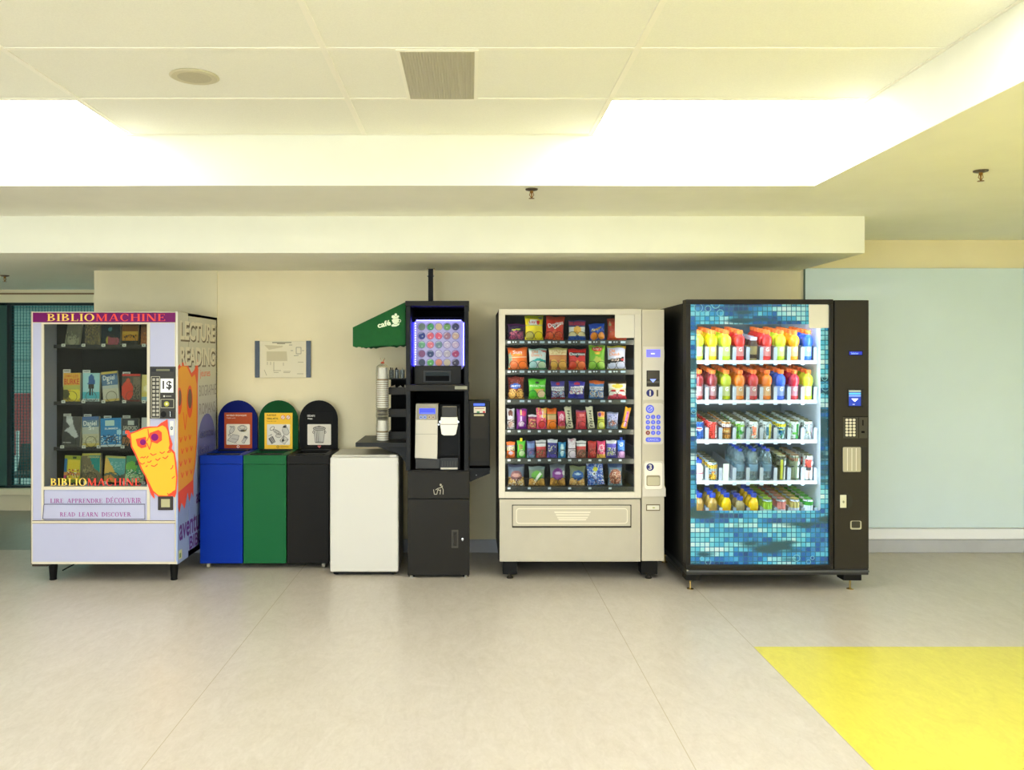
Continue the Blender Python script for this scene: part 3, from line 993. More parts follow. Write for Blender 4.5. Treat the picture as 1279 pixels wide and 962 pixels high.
a = MB(); a.spoly([(5.97 + .17 + .21 * math.cos(k * .2618), .86 + .22 * math.sin(k * .2618)) for k in range(24)], XS + .0001, mat((112, 116, 184), .5), .0003); a.build('side_disc', bm_root)
gm, pm, wm_ = mat((150, 146, 150), .5), mat((96, 36, 130), .5), mat((222, 222, 226), .5)
for body, y0, y1, z0, z1, mm, bo in (('jeunes', 5.99, 6.22, 1.335, 1.40, mat((240, 100, 60), .5), 0), ('BIOGRAPHIE', 5.97, 6.36, 1.21, 1.29, gm, 0), ('ROMANS', 5.97, 6.34, 1.08, 1.16, gm, 0),
                                     ('science', 5.97, 6.30, .91, .97, wm_, 0), ('fiction', 5.96, 6.2, .80, .86, wm_, 0), ('ados', 5.90, 6.10, .46, .56, pm, .02), ('aventures', 5.56, 6.16, .27, .40, pm, .02), ('BIBLIO', 5.76, 6.16, .17, .26, pm, .02)):
    a = MB(); a.stext(body, y0, y1, z0, z1, sx, mm, bo); a.build('printed_word', bm_root)
a = MB(); a.box(XS, XS + .0006, YM + .02, YM + .08, .15, .21, mat((214, 214, 160), .5)); a.box(XS + .0007, XS + .001, YM + .03, YM + .06, .16, .19, mat((120, 150, 90), .5)); a.build('side_sticker', bm_root)
for x in (PX(187 - 18, 5.63), PX(214.5, 5.63)):
    pass
for px_ in (66.5, 217.5):
    for Y in (5.63, 6.28):
        x = PX(px_, 5.63)
        a = MB(); a.lathe([(.022, 0), (.024, .006), (.021, .008), (.031, BZ0)], M_BLACK, (x, Y, 0), 12); a.build('leg', bm_root)
a = MB()
a.box(BX0 - .004, BX0 + .1, YM + .02, YM + .09, BZ0 - .02, BZ0 + .0, mat((60, 50, 40), .6), .004)
a.build('floor_bracket', bm_root)
a = MB(); a.tube([(PX(66, 5.7) + .04, 5.75, .03), (PX(80, 5.7), 5.78, .05), (PX(95, 5.7), 5.85, .09), (PX(110, 5.7), 5.95, .1), (PX(130, 5.7), 6.1, .12)], .005, M_BLACK); a.build('power_cord', bm_root)
# shelves
BS = [(431.5, 5.70), (502, 5.70), (558.5, 5.70), (603.5, 5.70)]
tagm, wt = mat((226, 224, 214), .6), mat((230, 226, 220), .6)
tags_px = [[79, 104, 129, 155, 179.5], [79, 104, 129, 155, 179.5], [77.5, 104.5, 123, 153, 178], [79.5, 106.5, 130.5, 155, 179]]
for k, (py, Y) in enumerate(BS):
    z = PZ(py, Y)
    a = MB()
    a.box(PX(70, Y), PX(186, YM) - .004, Y - .03, Y + .42, z - .012, z - .006, mat((44, 38, 32), .5))
    a.box(PX(70, Y), PX(186, YM) - .004, Y - .032, Y - .03, z - .02, z + .004, mat((40, 34, 30), .4))
    for tx in tags_px[k]:
        a.fbox(tx - 2.3, py - 2.0, tx + 2.3, py + 1.6, Y - .036, Y - .032, tagm)
        a.fbox(tx - 1, py - .8, tx + .8, py + .3, Y - .0365, Y - .036, mat((110, 108, 100), .6))
    a.build('shelf', bm_root)
coil_m = mat((96, 90, 70), .3, .9, name='spiral wire')
# (x0, x1, top y, bottom y, lean, base colour, art, texts, label)
N_ = lambda u0, v0, u1, v1, c, d: ('n', u0, v0, u1, v1, c, d)
BOOKS = [
    [(79, 98, 398, 428, 7, (116, 112, 92), [('b', .0, .3, (150, 144, 116)), ('e', .5, .2, .35, .2, (170, 164, 132)), N_(0, .1, 1, .5, [(90, 88, 76), (180, 172, 140)], .25)], [], 'grey paperback leaning on the top shelf of the book machine'),
     (105, 123, 398, 429, 0, (96, 82, 62), [N_(0, 0, 1, .95, [(130, 110, 76), (74, 62, 52), (150, 130, 70)], .7), ('b', .9, 1, (130, 90, 56))], [], 'brown mottled paperback on the top shelf of the book machine'),
     (126, 149, 398, 430, 0, (24, 36, 44), [('e', .45, .62, .1, .09, (70, 130, 140)), ('d', [(.3, .05), (.9, .02), (.95, .28), (.32, .34)], (168, 76, 92)), ('d', [(.2, .3), (.35, .34), (.33, .08), (.22, .05)], (196, 180, 70))], [], 'dark navy paperback with a pink patch on the top shelf'),
     (151.5, 171.5, 398, 428.5, 0, (150, 92, 40), [('b', .0, .2, (40, 34, 26)), ('b', .2, .42, (216, 150, 40)), ('b', .42, .52, (226, 176, 60)), N_(.1, .3, .9, .42, [(60, 40, 20)], .4), ('b', .75, 1, (120, 74, 38))], [], 'orange sunset paperback on the top shelf of the book machine'),
     (175, 192, 398, 428.5, 0, (150, 92, 52), [('b', .0, .4, (170, 96, 40)), ('b', .7, 1, (110, 70, 44)), N_(0, 0, .6, .5, [(200, 120, 50)], .3)], [], 'brown paperback beside the payment panel on the top shelf')],
    [(78, 99, 466, 501, -1, (238, 176, 64), [('b', .0, .08, (214, 180, 40)), ('b', .08, .3, (150, 130, 46)), ('e', .7, .25, .4, .2, (244, 222, 60)), ('e', .15, .28, .22, .16, (90, 84, 40)), ('b', .44, .56, (196, 188, 84))], [('JAMES', .1, .84, .5, .93, (214, 96, 50)), ('LEE', .58, .84, .88, .93, (214, 96, 50)), ('BURKE', .06, .6, .94, .8, (214, 60, 40))], 'yellow paperback with red capitals on the second book shelf'),
     (102, 123, 466, 501, 0, (170, 214, 222), [('b', .12, .34, (80, 180, 196)), ('b', .0, .12, (206, 222, 220)), ('d', [(.3, .6), (.34, .88), (.5, .98), (.66, .88), (.76, .6)], (40, 92, 160)), ('r', .34, .46, .68, .6, (52, 44, 40)), ('r', .4, .24, .48, .46, (40, 40, 44)), ('r', .56, .24, .62, .46, (40, 40, 44))], [('ROMAN', .08, .03, .9, .1, (60, 70, 80))], 'pale blue paperback with a figure in a blue coat'),
     (127.5, 149, 465, 503, -6, (206, 198, 178), [('b', .55, .85, (90, 122, 160)), ('b', .85, 1, (60, 92, 140)), ('b', .94, 1, (206, 180, 90)), ('b', .42, .55, (190, 194, 190)), ('b', .0, .08, (216, 184, 96))], [('Daniel', .1, .72, .82, .88, (236, 238, 236)), ('S', .32, .58, .5, .72, (236, 238, 236)), ('e', .56, .58, .64, .68, (236, 238, 236))], 'tilted blue and sand paperback on the second book shelf'),
     (151, 174, 467, 502, 0, (84, 76, 66), [('e', .3, .4, .32, .34, (226, 70, 44)), ('e', .32, .74, .12, .1, (220, 84, 54)), ('b', .92, 1, (206, 50, 40)), ('r', .62, .1, 1, .9, (118, 104, 84)), ('b', .0, .08, (120, 40, 30)), N_(.6, .1, 1, .6, [(60, 52, 44)], .3)], [], 'dark paperback with a red figure on the second book shelf'),
     (176, 196, 468, 502, 0, (232, 210, 128), [('b', .0, .2, (140, 180, 190)), ('b', .2, .34, (232, 206, 100)), ('e', .3, .5, .2, .1, (244, 232, 180))], [], 'cream and blue paperback beside the payment panel on the second book shelf')],
    [(76, 98.5, 521, 558, 2, (70, 66, 62), [('d', [(.15, 1), (.5, .98), (.55, .76), (.9, .34), (.7, .28), (.2, .52), (.02, .46), (.38, .68), (.2, .8)], (196, 196, 196)), ('e', .4, .84, .16, .1, (214, 214, 214)), ('b', .0, .06, (90, 86, 80)), ('r', .08, .12, .5, .16, (180, 176, 170))], [], 'dark grey paperback with a white diving figure on the third book shelf'),
     (102, 123, 521, 556, -2, (196, 188, 160), [('b', .9, 1, (70, 104, 160)), ('b', .64, .9, (96, 124, 150)), ('b', .44, .64, (180, 184, 176)), ('b', .0, .12, (214, 190, 104)), N_(.0, .1, 1, .35, [(170, 160, 120), (214, 204, 170)], .4)], [('Daniel', .08, .7, .86, .86, (238, 240, 238)), ('S', .38, .56, .56, .69, (236, 238, 236)), ('e', .62, .56, .7, .65, (236, 238, 236))], 'sand and blue paperback, an upright twin of the tilted one above'),
     (125, 151, 523, 558, -2, (40, 132, 196), [('r', .22, .74, .66, .92, (190, 218, 214)), ('b', .0, .08, (220, 232, 236)), N_(0, .1, 1, .42, [(20, 70, 120), (200, 226, 236), (16, 50, 90)], .5), ('e', .9, .5, .14, .1, (170, 220, 240))], [('SUMMER', .2, .6, .86, .67, (230, 240, 244))], 'bright blue paperback on the third book shelf'),
     (151.5, 171.5, 523, 558, 0, (46, 48, 52), [('r', .32, .78, .72, .94, (206, 206, 200)), ('b', .42, .56, (120, 160, 190)), ('b', .14, .36, (156, 96, 50)), N_(0, .05, 1, .4, [(60, 40, 30), (190, 130, 70)], .4)], [('SANDFORD', .06, .6, .94, .74, (222, 214, 196))], 'black paperback with pale capitals behind the owl'),
     (175.5, 194, 522, 558, 0, (226, 224, 220), [('b', .0, .3, (200, 198, 194)), ('r', .1, .5, .8, .56, (170, 168, 164))], [], 'plain white paperback beside the payment panel on the third book shelf')],
    [(78, 98.5, 570, 603, 2, (170, 178, 50), [('r', .0, .0, .16, .9, (60, 120, 170)), ('r', .0, .0, .16, .4, (196, 60, 120)), ('r', .2, .06, .92, .84, (240, 206, 50)), ('b', .28, .4, (226, 150, 80)), N_(.2, .2, .9, .5, [(206, 70, 60), (90, 60, 40), (250, 240, 200)], .35), ('b', .0, .12, (150, 160, 50)), ('e', .6, .93, .12, .05, (60, 70, 30))], [], 'yellow picture paperback on the bottom book shelf'),
     (101.5, 125, 567, 603, -1, (120, 106, 74), [('b', .92, 1, (206, 190, 90)), ('d', [(.38, .92), (.92, .92), (.98, .34), (.66, .46), (.5, .66)], (20, 140, 136)), ('d', [(.94, .9), (1, .9), (1, .3), (.96, .32)], (190, 160, 60)), N_(0, 0, .6, .6, [(90, 80, 60), (156, 140, 96)], .35)], [('DINOSAURES', .3, .84, .9, .9, (230, 220, 140))], 'teal and gold paperback on the bottom book shelf'),
     (128.5, 154, 571, 603, 3, (96, 168, 164), [('d', [(0, 0), (0, .92), (.1, .92), (.85, 0)], (232, 184, 84)), ('d', [(0, .3), (.3, .4), (.7, .26), (1, .34), (1, 0), (0, 0)], (96, 110, 90)), ('d', [(0, .22), (.3, .3), (.6, .1), (.6, 0), (0, 0)], (222, 160, 70)), ('b', .94, 1, (196, 190, 100)), N_(.3, .5, .9, .8, [(140, 196, 190)], .3)], [], 'teal and orange paperback with pyramids on the bottom book shelf'),
     (155, 178, 571, 603, 3, (70, 150, 100), [('b', .0, .3, (180, 214, 160)), ('e', .3, .6, .3, .2, (120, 190, 70)), ('e', .6, .74, .1, .1, (60, 70, 60)), N_(.1, .0, .95, .5, [(226, 240, 210), (40, 160, 130), (90, 180, 90)], .5)], [], 'green paperback behind the owl on the bottom book shelf')],
]
for r, row in enumerate(BOOKS):
    Y = BS[r][1] + .012
    zb = PZ(BS[r][0], BS[r][1]) - .0055
    for k, (x0, x1, t_, b_, lean, base, art, texts, lab) in enumerate(row):
        wd = (x1 - x0) / F * Y * (1 if abs(lean) < 4 else .93)
        xr_ = PX(186, YM) - .006
        hh = (BS[r][0] + 1 - t_) / F * Y - .004
        xc = (PX(x0, Y) + PX(x1, Y)) / 2
        ob = packet('paperback_book', wd, hh, .024, base, art, texts, 18, 26, flat=True, rough=.4, seed=r * 7 + k)
        ob.rotation_euler = (math.radians(-3), math.radians(lean), 0)
        ob.location = (xc, Y + .014 + .009, zb + abs(math.sin(math.radians(lean))) * wd / 2 + .001 + .0012)
        tag(ob, lab, 'book', 'paperbacks in the book machine')
        # the front turn of the spiral that carries the book
        if x1 < 184:
            a = MB(); cx = (x0 + x1) / 2 + 2; zc = zb + .041
            a.tube([(PX(cx, Y) + .036 * math.cos(q * .3307), Y - .012, zc + .036 * math.sin(q * .3307)) for q in range(19)], .0016, coil_m, 6, True)
            a.build('spiral', bm_root)
# title cards standing behind the books of the middle shelves
for r, px_, py_ in ((1, 83.5, 461.4), (1, 108, 462.2), (1, 158, 464.6), (2, 84, 516.8), (2, 109.5, 517.4), (2, 134.5, 519.4), (2, 158, 519)):
    a = MB(); Y = BS[r][1] + .078
    a.fbox(px_ - 4.8, py_, px_ + 4.8, py_ + 22, Y, Y + .001, wt); a.fline([(px_ - 3.4, py_ + 2), (px_ + 3, py_ + 1.8)], .8, Y - .0002, mat((120, 118, 116), .6), .0003)
    a.build('title_card', bm_root)
# ------------------------------------------------------------------ three sorting bins
YBF, YBK = 5.90, 6.36
M_INK = mat((96, 92, 86), .7)


def rrect(x0, y0, x1, y1, r, n=5):
    out = []
    for cx, cy, a0 in ((x1 - r, y0 + r, -90), (x1 - r, y1 - r, 0), (x0 + r, y1 - r, 90), (x0 + r, y0 + r, 180)):
        for i in range(n + 1):
            a = math.radians(a0 + 90 * i / n); out.append((cx + r * math.cos(a), cy + r * math.sin(a)))
    return out


def loop(cx, cy, rx, ry, n=14, rot=0, a0=0, a1=360):
    c, s = math.cos(rot), math.sin(rot)
    return [(cx + rx * math.cos(math.radians(a0 + (a1 - a0) * i / n)) * c - ry * math.sin(math.radians(a0 + (a1 - a0) * i / n)) * s,
             cy + rx * math.cos(math.radians(a0 + (a1 - a0) * i / n)) * s + ry * math.sin(math.radians(a0 + (a1 - a0) * i / n)) * c) for i in range(n + 1)]


def drawing(mb, kind, X, Yy, Z, w, h, Ypl):
    """Pencil drawing in a w x h window whose lower corner is at photograph pixel (X, Yy)."""
    def P(pts): return [(X + u * w, Yy + h - v * h) for u, v in pts]

    def fill(pts, m): mb.fpoly(P(pts), Ypl, m, .0004)

    def ln(pts, wd=.45, m=M_INK): mb.fline(P(pts), wd, Ypl - .0003, m, .0004)
    g1, g2 = mat((204, 200, 190), .8), mat((176, 172, 164), .8)
    if kind == 'organic':
        fill(loop(.24, .72, .09, .2, rot=-.4), g1); ln(loop(.24, .72, .09, .2, rot=-.4)); ln([(.16, .9), (.28, .86), (.3, .78)]); ln([(.1, .46), (.18, .6)]); ln(loop(.12, .46, .05, .05, 8)); fill(loop(.17, .88, .05, .04), g2)
        fill(loop(.68, .8, .2, .15), g1); ln(loop(.68, .8, .2, .15)); ln(loop(.68, .84, .12, .08)); ln([(.48, .78), (.56, .66), (.78, .64), (.88, .78)]); fill(loop(.72, .68, .14, .05), g2)
        fill([(.26, .5), (.54, .44), (.5, .24), (.36, .1), (.06, .2)], g1); ln([(.26, .5), (.54, .44), (.5, .24), (.36, .08), (.04, .2), (.26, .5)]); ln([(.22, .3), (.5, .24)]); ln([(.38, .1), (.44, .06)], .4)
        fill([(.66, .1), (.74, .3), (.78, .44), (.92, .34), (.86, .24), (.76, .06)], g1); ln([(.64, .14), (.74, .3), (.78, .44), (.92, .34), (.84, .24), (.76, .06), (.66, .1)]); ln([(.74, .4), (.86, .3)]); fill(loop(.84, .36, .07, .05), g2)
    elif kind == 'mixed':
        ln(loop(.22, .8, .12, .07, rot=.8), .6); fill(loop(.44, .62, .2, .08, rot=-.6), g1); ln(loop(.44, .62, .2, .08, rot=-.6)); ln(loop(.44, .62, .12, .04, rot=-.6))
        fill([(.66, .7), (.72, .92), (.82, .98), (.88, .84), (.98, .6), (.9, .48), (.74, .5)], g1); ln([(.66, .7), (.72, .92), (.82, .98), (.88, .84), (.98, .6), (.9, .48), (.74, .5), (.66, .7)]); fill(loop(.78, .88, .06, .05), g2)
        fill([(.06, .3), (.24, .42), (.36, .14), (.2, .04)], mat((110, 106, 108), .8)); ln([(.06, .3), (.24, .42), (.36, .14), (.2, .04), (.06, .3)]); ln([(.12, .34), (.28, .08)], .5, g1); ln([(.18, .38), (.32, .12)], .5, g1)
        fill(loop(.5, .44, .13, .09), g1); ln(loop(.5, .44, .13, .09)); fill([(.56, .2), (.72, .46), (.94, .26), (.76, .02)], g1); ln([(.56, .2), (.72, .46), (.94, .26), (.76, .02), (.56, .2)]); ln([(.72, .46), (.74, .2), (.94, .26)]); fill(loop(.7, .22, .06, .06), g2)
        ln([(.06, .42), (.2, .52), (.16, .4)])
    else:
        fill([(.27, .74), (.75, .74), (.68, .1), (.34, .1)], g1); fill(loop(.51, .8, .27, .1), g2); ln([(.27, .74), (.34, .1), (.68, .1), (.75, .74)], .6); ln(loop(.51, .8, .27, .1), .6); ln(loop(.51, .84, .2, .06)); ln(loop(.5, .9, .06, .03)); ln(loop(.51, .1, .17, .04, 10, 0, 180, 0), .5); fill(loop(.51, .1, .17, .03), g1)
        for u in (.38, .45, .52, .59, .65): ln([(u - .01, .7), (.51 + (u - .51) * .8, .12)], .7 if u < .5 else .45, g2 if u > .55 else M_INK)
        for sg in (-1, 1): ln(loop(.51 + sg * .25, .62, .04, .06, 8), .6)


def arch(x0, x1, ytop, ybot, n=18):
    r = (x1 - x0) / 2; cx = (x0 + x1) / 2
    return [(x0, ybot)] + [(cx - r * math.cos(math.pi * i / n), ytop + r - r * math.sin(math.pi * i / n)) for i in range(n + 1)] + [(x1, ybot)]


def make_bin(px0, px1, body, sign, label, poster):
    X0, X1 = PX(px0, YBF) + .002, PX(px1, YBF) - .002
    zt, zb = .80, .0415
    t = thing('sorting_bin', label, 'bin', ((X0 + X1) / 2, (YBF + YBK) / 2, 0))
    bm_ = mat(body, .45, spec=.12, name='painted steel')
    sg = mat(sign, .5, spec=.1)
    a = MB()
    a.box(X0, X1, YBF, YBK, zb, zt - .063, bm_, .003)
    a.build('body', t)
    a = MB()
    hx, hy0, hy1 = .045, YBF + .05, YBK - .13
    a.box(X0 + hx, X1 - hx, YBF, hy0, zt - .06, zt, bm_); a.box(X0 + hx, X1 - hx, hy1, YBK, zt - .06, zt, bm_)
    a.box(X0, X0 + hx, YBF, YBK, zt - .06, zt, bm_); a.box(X1 - hx, X1, YBF, YBK, zt - .06, zt, bm_)
    a.box(X0 + hx, X1 - hx, hy0, hy1, zt - .06, zt - .05, M_DARK)
    a.box(X0 + hx - .01, X1 - hx + .01, hy0 - .01, hy0 + .03, zt, zt + .006, M_BLACK); a.box(X0 + hx - .01, X1 - hx + .01, hy1 - .03, hy1 + .01, zt, zt + .006, M_BLACK)
    a.build('lid', t)
    # arched sign board at the back
    Ys = YBK - .03
    cx = (X0 + X1) / 2 / Ys * F + CX
    hw = (X1 - X0) / 2 / Ys * F - .4
    yb_ = CY - (zt + .001 - CAMZ) / Ys * F
    a = MB(); a.fpoly(arch(cx - hw, cx + hw, 500, yb_), Ys, sg, .012)
    board = a.build('sign_board', t)
    Yp = Ys - .0125
    poster(board, cx, Yp)
    for x in (X0 + .045, X1 - .045):
        shy = (px0 > 300 and x < (X0 + X1) / 2) or (px1 < 400 and x > (X0 + X1) / 2)
        for y in (YBF + (.2 if shy else .06), YBK - .06):
            a = MB()
            a.lathe([(.021, -.011), (.023, -.008), (.023, .008), (.021, .011)], mat((186, 180, 160), .5), (x, y, .0235), 16, 'X')
            a.box(x - .016, x + .016, y - .012, y + .02, .03, zb, mat((150, 146, 136), .35, .8))
            a.build('caster', t)
    return t


def poster_org(bd, cx, Y):
    a = MB(); o = cx - 299.5
    a.fbox(282.2 + o, 515.5, 317 + o, 560.2, Y - .0006, Y, mat((176, 70, 24), .6, name='orange poster'))
    a.fpoly([(x + o, y) for x, y in rrect(284.8, 529.8, 314.2, 555.6, 1.2)], Y - .0006, mat((230, 224, 208), .7), .0004)
    y = Y - .0011; wt = mat((238, 226, 210), .7)
    a.ftext('MATIÈRES ORGANIQUES', 285 + o, 517.6, 310 + o, 520.2, y, wt, bold=.02); a.ftext('Organic waste', 285 + o, 521.4, 296 + o, 523.2, y, wt)
    drawing(a, 'organic', 285 + o, 530, 0, 29, 25.4, y); a.fring(299.5 + o, 558, 1.7, .7, y, wt)
    part_label(a.build('poster', bd), 'orange poster with drawings of food scraps')


def poster_mix(bd, cx, Y):
    a = MB(); o = cx - 350.2
    a.fbox(332.4 + o, 515.8, 367.4 + o, 560.8, Y - .0006, Y, mat((244, 196, 52), .6, name='yellow poster'))
    a.fpoly([(x + o, y) for x, y in rrect(335.6, 530, 364.2, 555.8, .8)], Y - .0006, mat((226, 222, 212), .7), .0004)
    y = Y - .0011; dk = mat((70, 56, 20), .7)
    a.ftext('PLASTIQUE', 335.3 + o, 517.6, 346.8 + o, 520, y, dk, bold=.02); a.ftext('VERRE, MÉTAL', 335.3 + o, 521.4, 349.6 + o, 524.2, y, dk, bold=.02); a.ftext('Plastic, glass, metal', 335.3 + o, 525.6, 347 + o, 527, y, dk)
    rd, pk = mat((214, 96, 60), .6), mat((232, 214, 204), .6)
    for x in (355.4, 362):
        a.fell(x + o, 521.3, 2.7, 2.7, Y - .0006, pk, .0004); a.fring(x + o, 521.3, 2.8, .5, y, rd); a.fline([(x + o - 1.9, 523.2), (x + o + 1.9, 519.4)], .5, y, rd)
    drawing(a, 'mixed', 335.8 + o, 530.2, 0, 28.2, 25.4, y); a.fring(349.2 + o, 558.2, 1.6, .6, y, dk); a.fline([(352 + o, 558.2), (362.5 + o, 558.2)], 1, y, mat((190, 140, 40), .7))
    part_label(a.build('poster', bd), 'yellow poster with drawings of packaging')


def poster_trash(bd, cx, Y):
    a = MB(); o = cx - 400.7
    a.fbox(383.5 + o, 515.5, 418 + o, 561, Y - .0004, Y, mat((20, 18, 16), .5, spec=.1, name='black poster'))
    a.fpoly([(x + o, y) for x, y in rrect(386.4, 530, 415.8, 555.8, 1)], Y - .0005, mat((228, 222, 208), .7), .0004)
    y = Y - .001; wt = mat((236, 234, 226), .7)
    a.ftext('DÉCHETS', 386.2 + o, 517.8, 395.8 + o, 520.6, y, wt, bold=.02); a.ftext('Waste', 386.4 + o, 521.9, 392.6 + o, 524, y, wt, bold=.02)
    drawing(a, 'can', 386.4 + o, 530.2, 0, 29, 25.4, y)
    rd = mat((206, 110, 100), .6)
    a.fpoly([(398.8 + o, 557.2), (400 + o, 556.4), (401.2 + o, 557), (402.4 + o, 556.4), (403.6 + o, 557.2), (401.2 + o, 560)], y, rd, .0004)
    part_label(a.build('poster', bd), 'black poster with a drawing of a dustbin')


make_bin(249.3, 303.4, (0, 44, 150), (0, 18, 96), 'blue sorting bin with an orange food scraps poster on its arched sign', poster_org)
make_bin(303.8, 357.7, (24, 94, 54), (0, 70, 28), 'green sorting bin with a yellow poster on its arched sign', poster_mix)
make_bin(358.2, 411, (24, 22, 19), (12, 11, 10), 'black waste bin with a dustbin drawing on its arched sign', poster_trash)

# ------------------------------------------------------------------ small white fridge
YF = 5.72
FX0, FX1 = PX(412, YF), PX(497.6, YF)
t = thing('bar_fridge', 'small plain white bar fridge between the black bin and the coffee stand', 'fridge', ((FX0 + FX1) / 2, 5.95, 0))
wf = mat((208, 206, 200), .35, name='white enamel')
a = MB(); a.box(FX0 + .003, FX1 - .003, YF + .05, 6.18, .022, PZ(569.5, YF), mat((200, 197, 186), .45), .008); a.build('body', t)
a = MB(); a.box(FX0, FX1, YF, YF + .043, .026, PZ(571.5, YF), wf, .012, 4); a.build('door', t)
a = MB(); a.box(FX0 + .012, FX1 - .012, YF + .043, YF + .05, .035, PZ(573, YF), mat((150, 148, 140), .7)); a.build('door_gasket', t)
a = MB(); a.box(FX1 - .06, FX1 - .012, YF + .012, YF + .06, PZ(571.5, YF), PZ(568.6, YF), wf, .002); a.build('hinge_cap', t)
for x in (FX0 + .035, FX1 - .035):
    for y in (YF + .06, 6.13):
        a = MB(); a.lathe([(.017, 0), (.018, .004), (.012, .008), (.012, .03)], M_BLACK, (x, y, 0), 12); a.build('foot', t)
a = MB(); a.box(FX0 + .02, FX1 - .02, YF + .02, YF + .05, .012, .026, M_BLACK); a.build('kick_plate', t)
# ------------------------------------------------------------------ the coffee stand
YT = 5.67
TX0, TX1 = PX(507, YT), PX(585.3, YT)
BXa, BXb = PX(509, YT), PX(586.5, YT)
TYB = 6.30
ZT, ZM = PZ(376, YT), PZ(588, YT)
tb = mat((17, 17, 18), .45, spec=.2, var=.06, scale=20, name='charcoal laminate')
tb2 = mat((30, 27, 22), .45, spec=.2, name='dark brown black laminate')
cafe = thing('coffee_stand', 'tall black self service coffee stand with a green awning on its side', 'coffee stand', ((TX0 + TX1) / 2, (YT + TYB) / 2, 0))
a = MB()
a.box(BXa, BXb, YT + .012, TYB, .018, ZM - .012, tb2, .003)
a.box(BXa, BXb, YT - .0, TYB, ZM - .012, ZM - .002, tb2, .002)
a.build('base_cabinet', cafe)
a = MB(); a.fbox(509.5, 590, 586, 622.5, YT - .004, YT + .012, tb2, .002); dr = a.build('bin_flap', cafe)
a = MB()
lg = mat((186, 180, 160), .5)
for q in ([(541.5, 611.5), (542.5, 617.5), (545.6, 617.5), (547, 611.6)], [(544, 612), (547.5, 610), (551, 609.2), (553, 606.8)], [(549.5, 605.4), (552, 608), (553.6, 612), (553.4, 617.6)], [(550.4, 611.5), (549.6, 617.6)], [(547, 611.6), (549.8, 613)]):
    a.fline(q, .8, YT - .0042, lg)
a.fell(550.4, 605.8, 1.3, 1.4, YT - .0042, lg, .0008)
a.build('litter_symbol', dr)
a = MB(); a.fbox(509.5, 624, 586, 719, YT - .004, YT + .012, tb2, .002); dr = a.build('door', cafe)
a = MB()
a.fbox(564, 662, 572.4, 684.6, YT - .006, YT - .004, mat((66, 62, 52), .4), .0008)
a.fbox(565.6, 664.4, 570.8, 682.2, YT - .0068, YT - .006, mat((34, 31, 26), .5))
a.tube([(PX(569.2, YT), YT - .008, PZ(665.5, YT)), (PX(567.2, YT), YT - .016, PZ(670, YT)), (PX(567, YT), YT - .016, PZ(677, YT)), (PX(569.2, YT), YT - .008, PZ(681.5, YT))], .003, mat((54, 50, 42), .4)); a.build('handle', dr)
a = MB(); a.lathe([(.0, -.014), (.008, -.013), (.01, -.004), (.01, 0)], M_CHROME, (PX(577.8, YT), YT - .004, PZ(673, YT)), 14, 'Y'); a.fbox(577.4, 674, 578.2, 676, YT - .018, YT - .012, M_CHROME); a.build('lock', dr)
for x in (BXa + .025, BXb - .025):
    for y in (YT + .03, TYB - .05):
        a = MB(); a.lathe([(.022, 0), (.022, .006), (.012, .008), (.012, .02)], M_CHROME, (x, y, 0), 14); a.build('foot', cafe)
# the open tower on top
a = MB()
sw = .03
a.box(TX0, TX0 + sw, YT, TYB, ZM, ZT - .03, tb, .002); a.box(TX1 - sw, TX1, YT, TYB, ZM, ZT - .03, tb, .002)
a.box(TX0 - .004, TX1 + .004, YT - .012, TYB, ZT - .034, ZT, tb2, .003)
a.box(TX0 + sw, TX1 - sw, TYB - .02, TYB, ZM, ZT - .034, M_DARK)
a.box(TX0 - .002, TX1 + .004, YT - .01, TYB, PZ(488.5, YT), PZ(480.5, YT), tb2, .002)
a.box(TX0 + sw, TX1 - sw, YT + .02, TYB - .02, ZM - .0015, ZM + .001, tb)
a.build('tower', cafe)
a = MB(); a.fbox(568, 482.5, 583.5, 486.3, YT - .0115, YT - .01, mat((120, 116, 96), .35, .6)); a.build('name_strip', cafe)
# pod display with its blue light strips
YPD = YT + .16
YC_ = YPD


def tp(x): return x     # picture columns are read at the display's own depth


a = MB()
a.fbox(514.5, 396, 584, 486, YC_ + .06, YC_ + .075, M_DARK)
a.build('display_back', cafe)
a = MB()
pl = mat((180, 174, 216), .4, emit=.12, name='backlit white acrylic')
a.fpoly(rrect(517.2, 400.2, 579, 462, 4.5), YC_ + .05, pl, .006)
disp = a.build('display_panel', cafe)
led = mat((90, 90, 255), .4, emit=9.0, name='blue light strip')
led2 = mat((30, 30, 255), .4, emit=9.0, name='deep blue light strip')
for x, mm in ((516.6, led2), (579.4, led)):
    a = MB(); a.fbox(x - .9, 403, x + .9, 457, YC_ + .038, YC_ + .045, mm); a.build('light_strip', disp)
a = MB(); a.fbox(520, 399.6, 576, 400.9, YC_ + .038, YC_ + .045, led); a.build('light_strip', disp)
a = MB()
for y in range(18): a.fell(518.7, 404 + y * 3, .55, .55, YC_ + .0435, mat((230, 230, 255), .4, emit=4.0), .001, 8)
a.build('light_dots', disp)
rim = mat((120, 110, 170), .3, .3, name='pod holder ring')
a = MB()
PODX = [526.5, 537.3, 547.8, 558.3, 568.9]; PODY = [408, 419.4, 430.6, 441.9, 453]
for y in PODY:
    for x in PODX: a.fring(x, y, 5.0, .6, YC_ + .0435, rim, .003, 20)
a.build('pod_rings', disp)
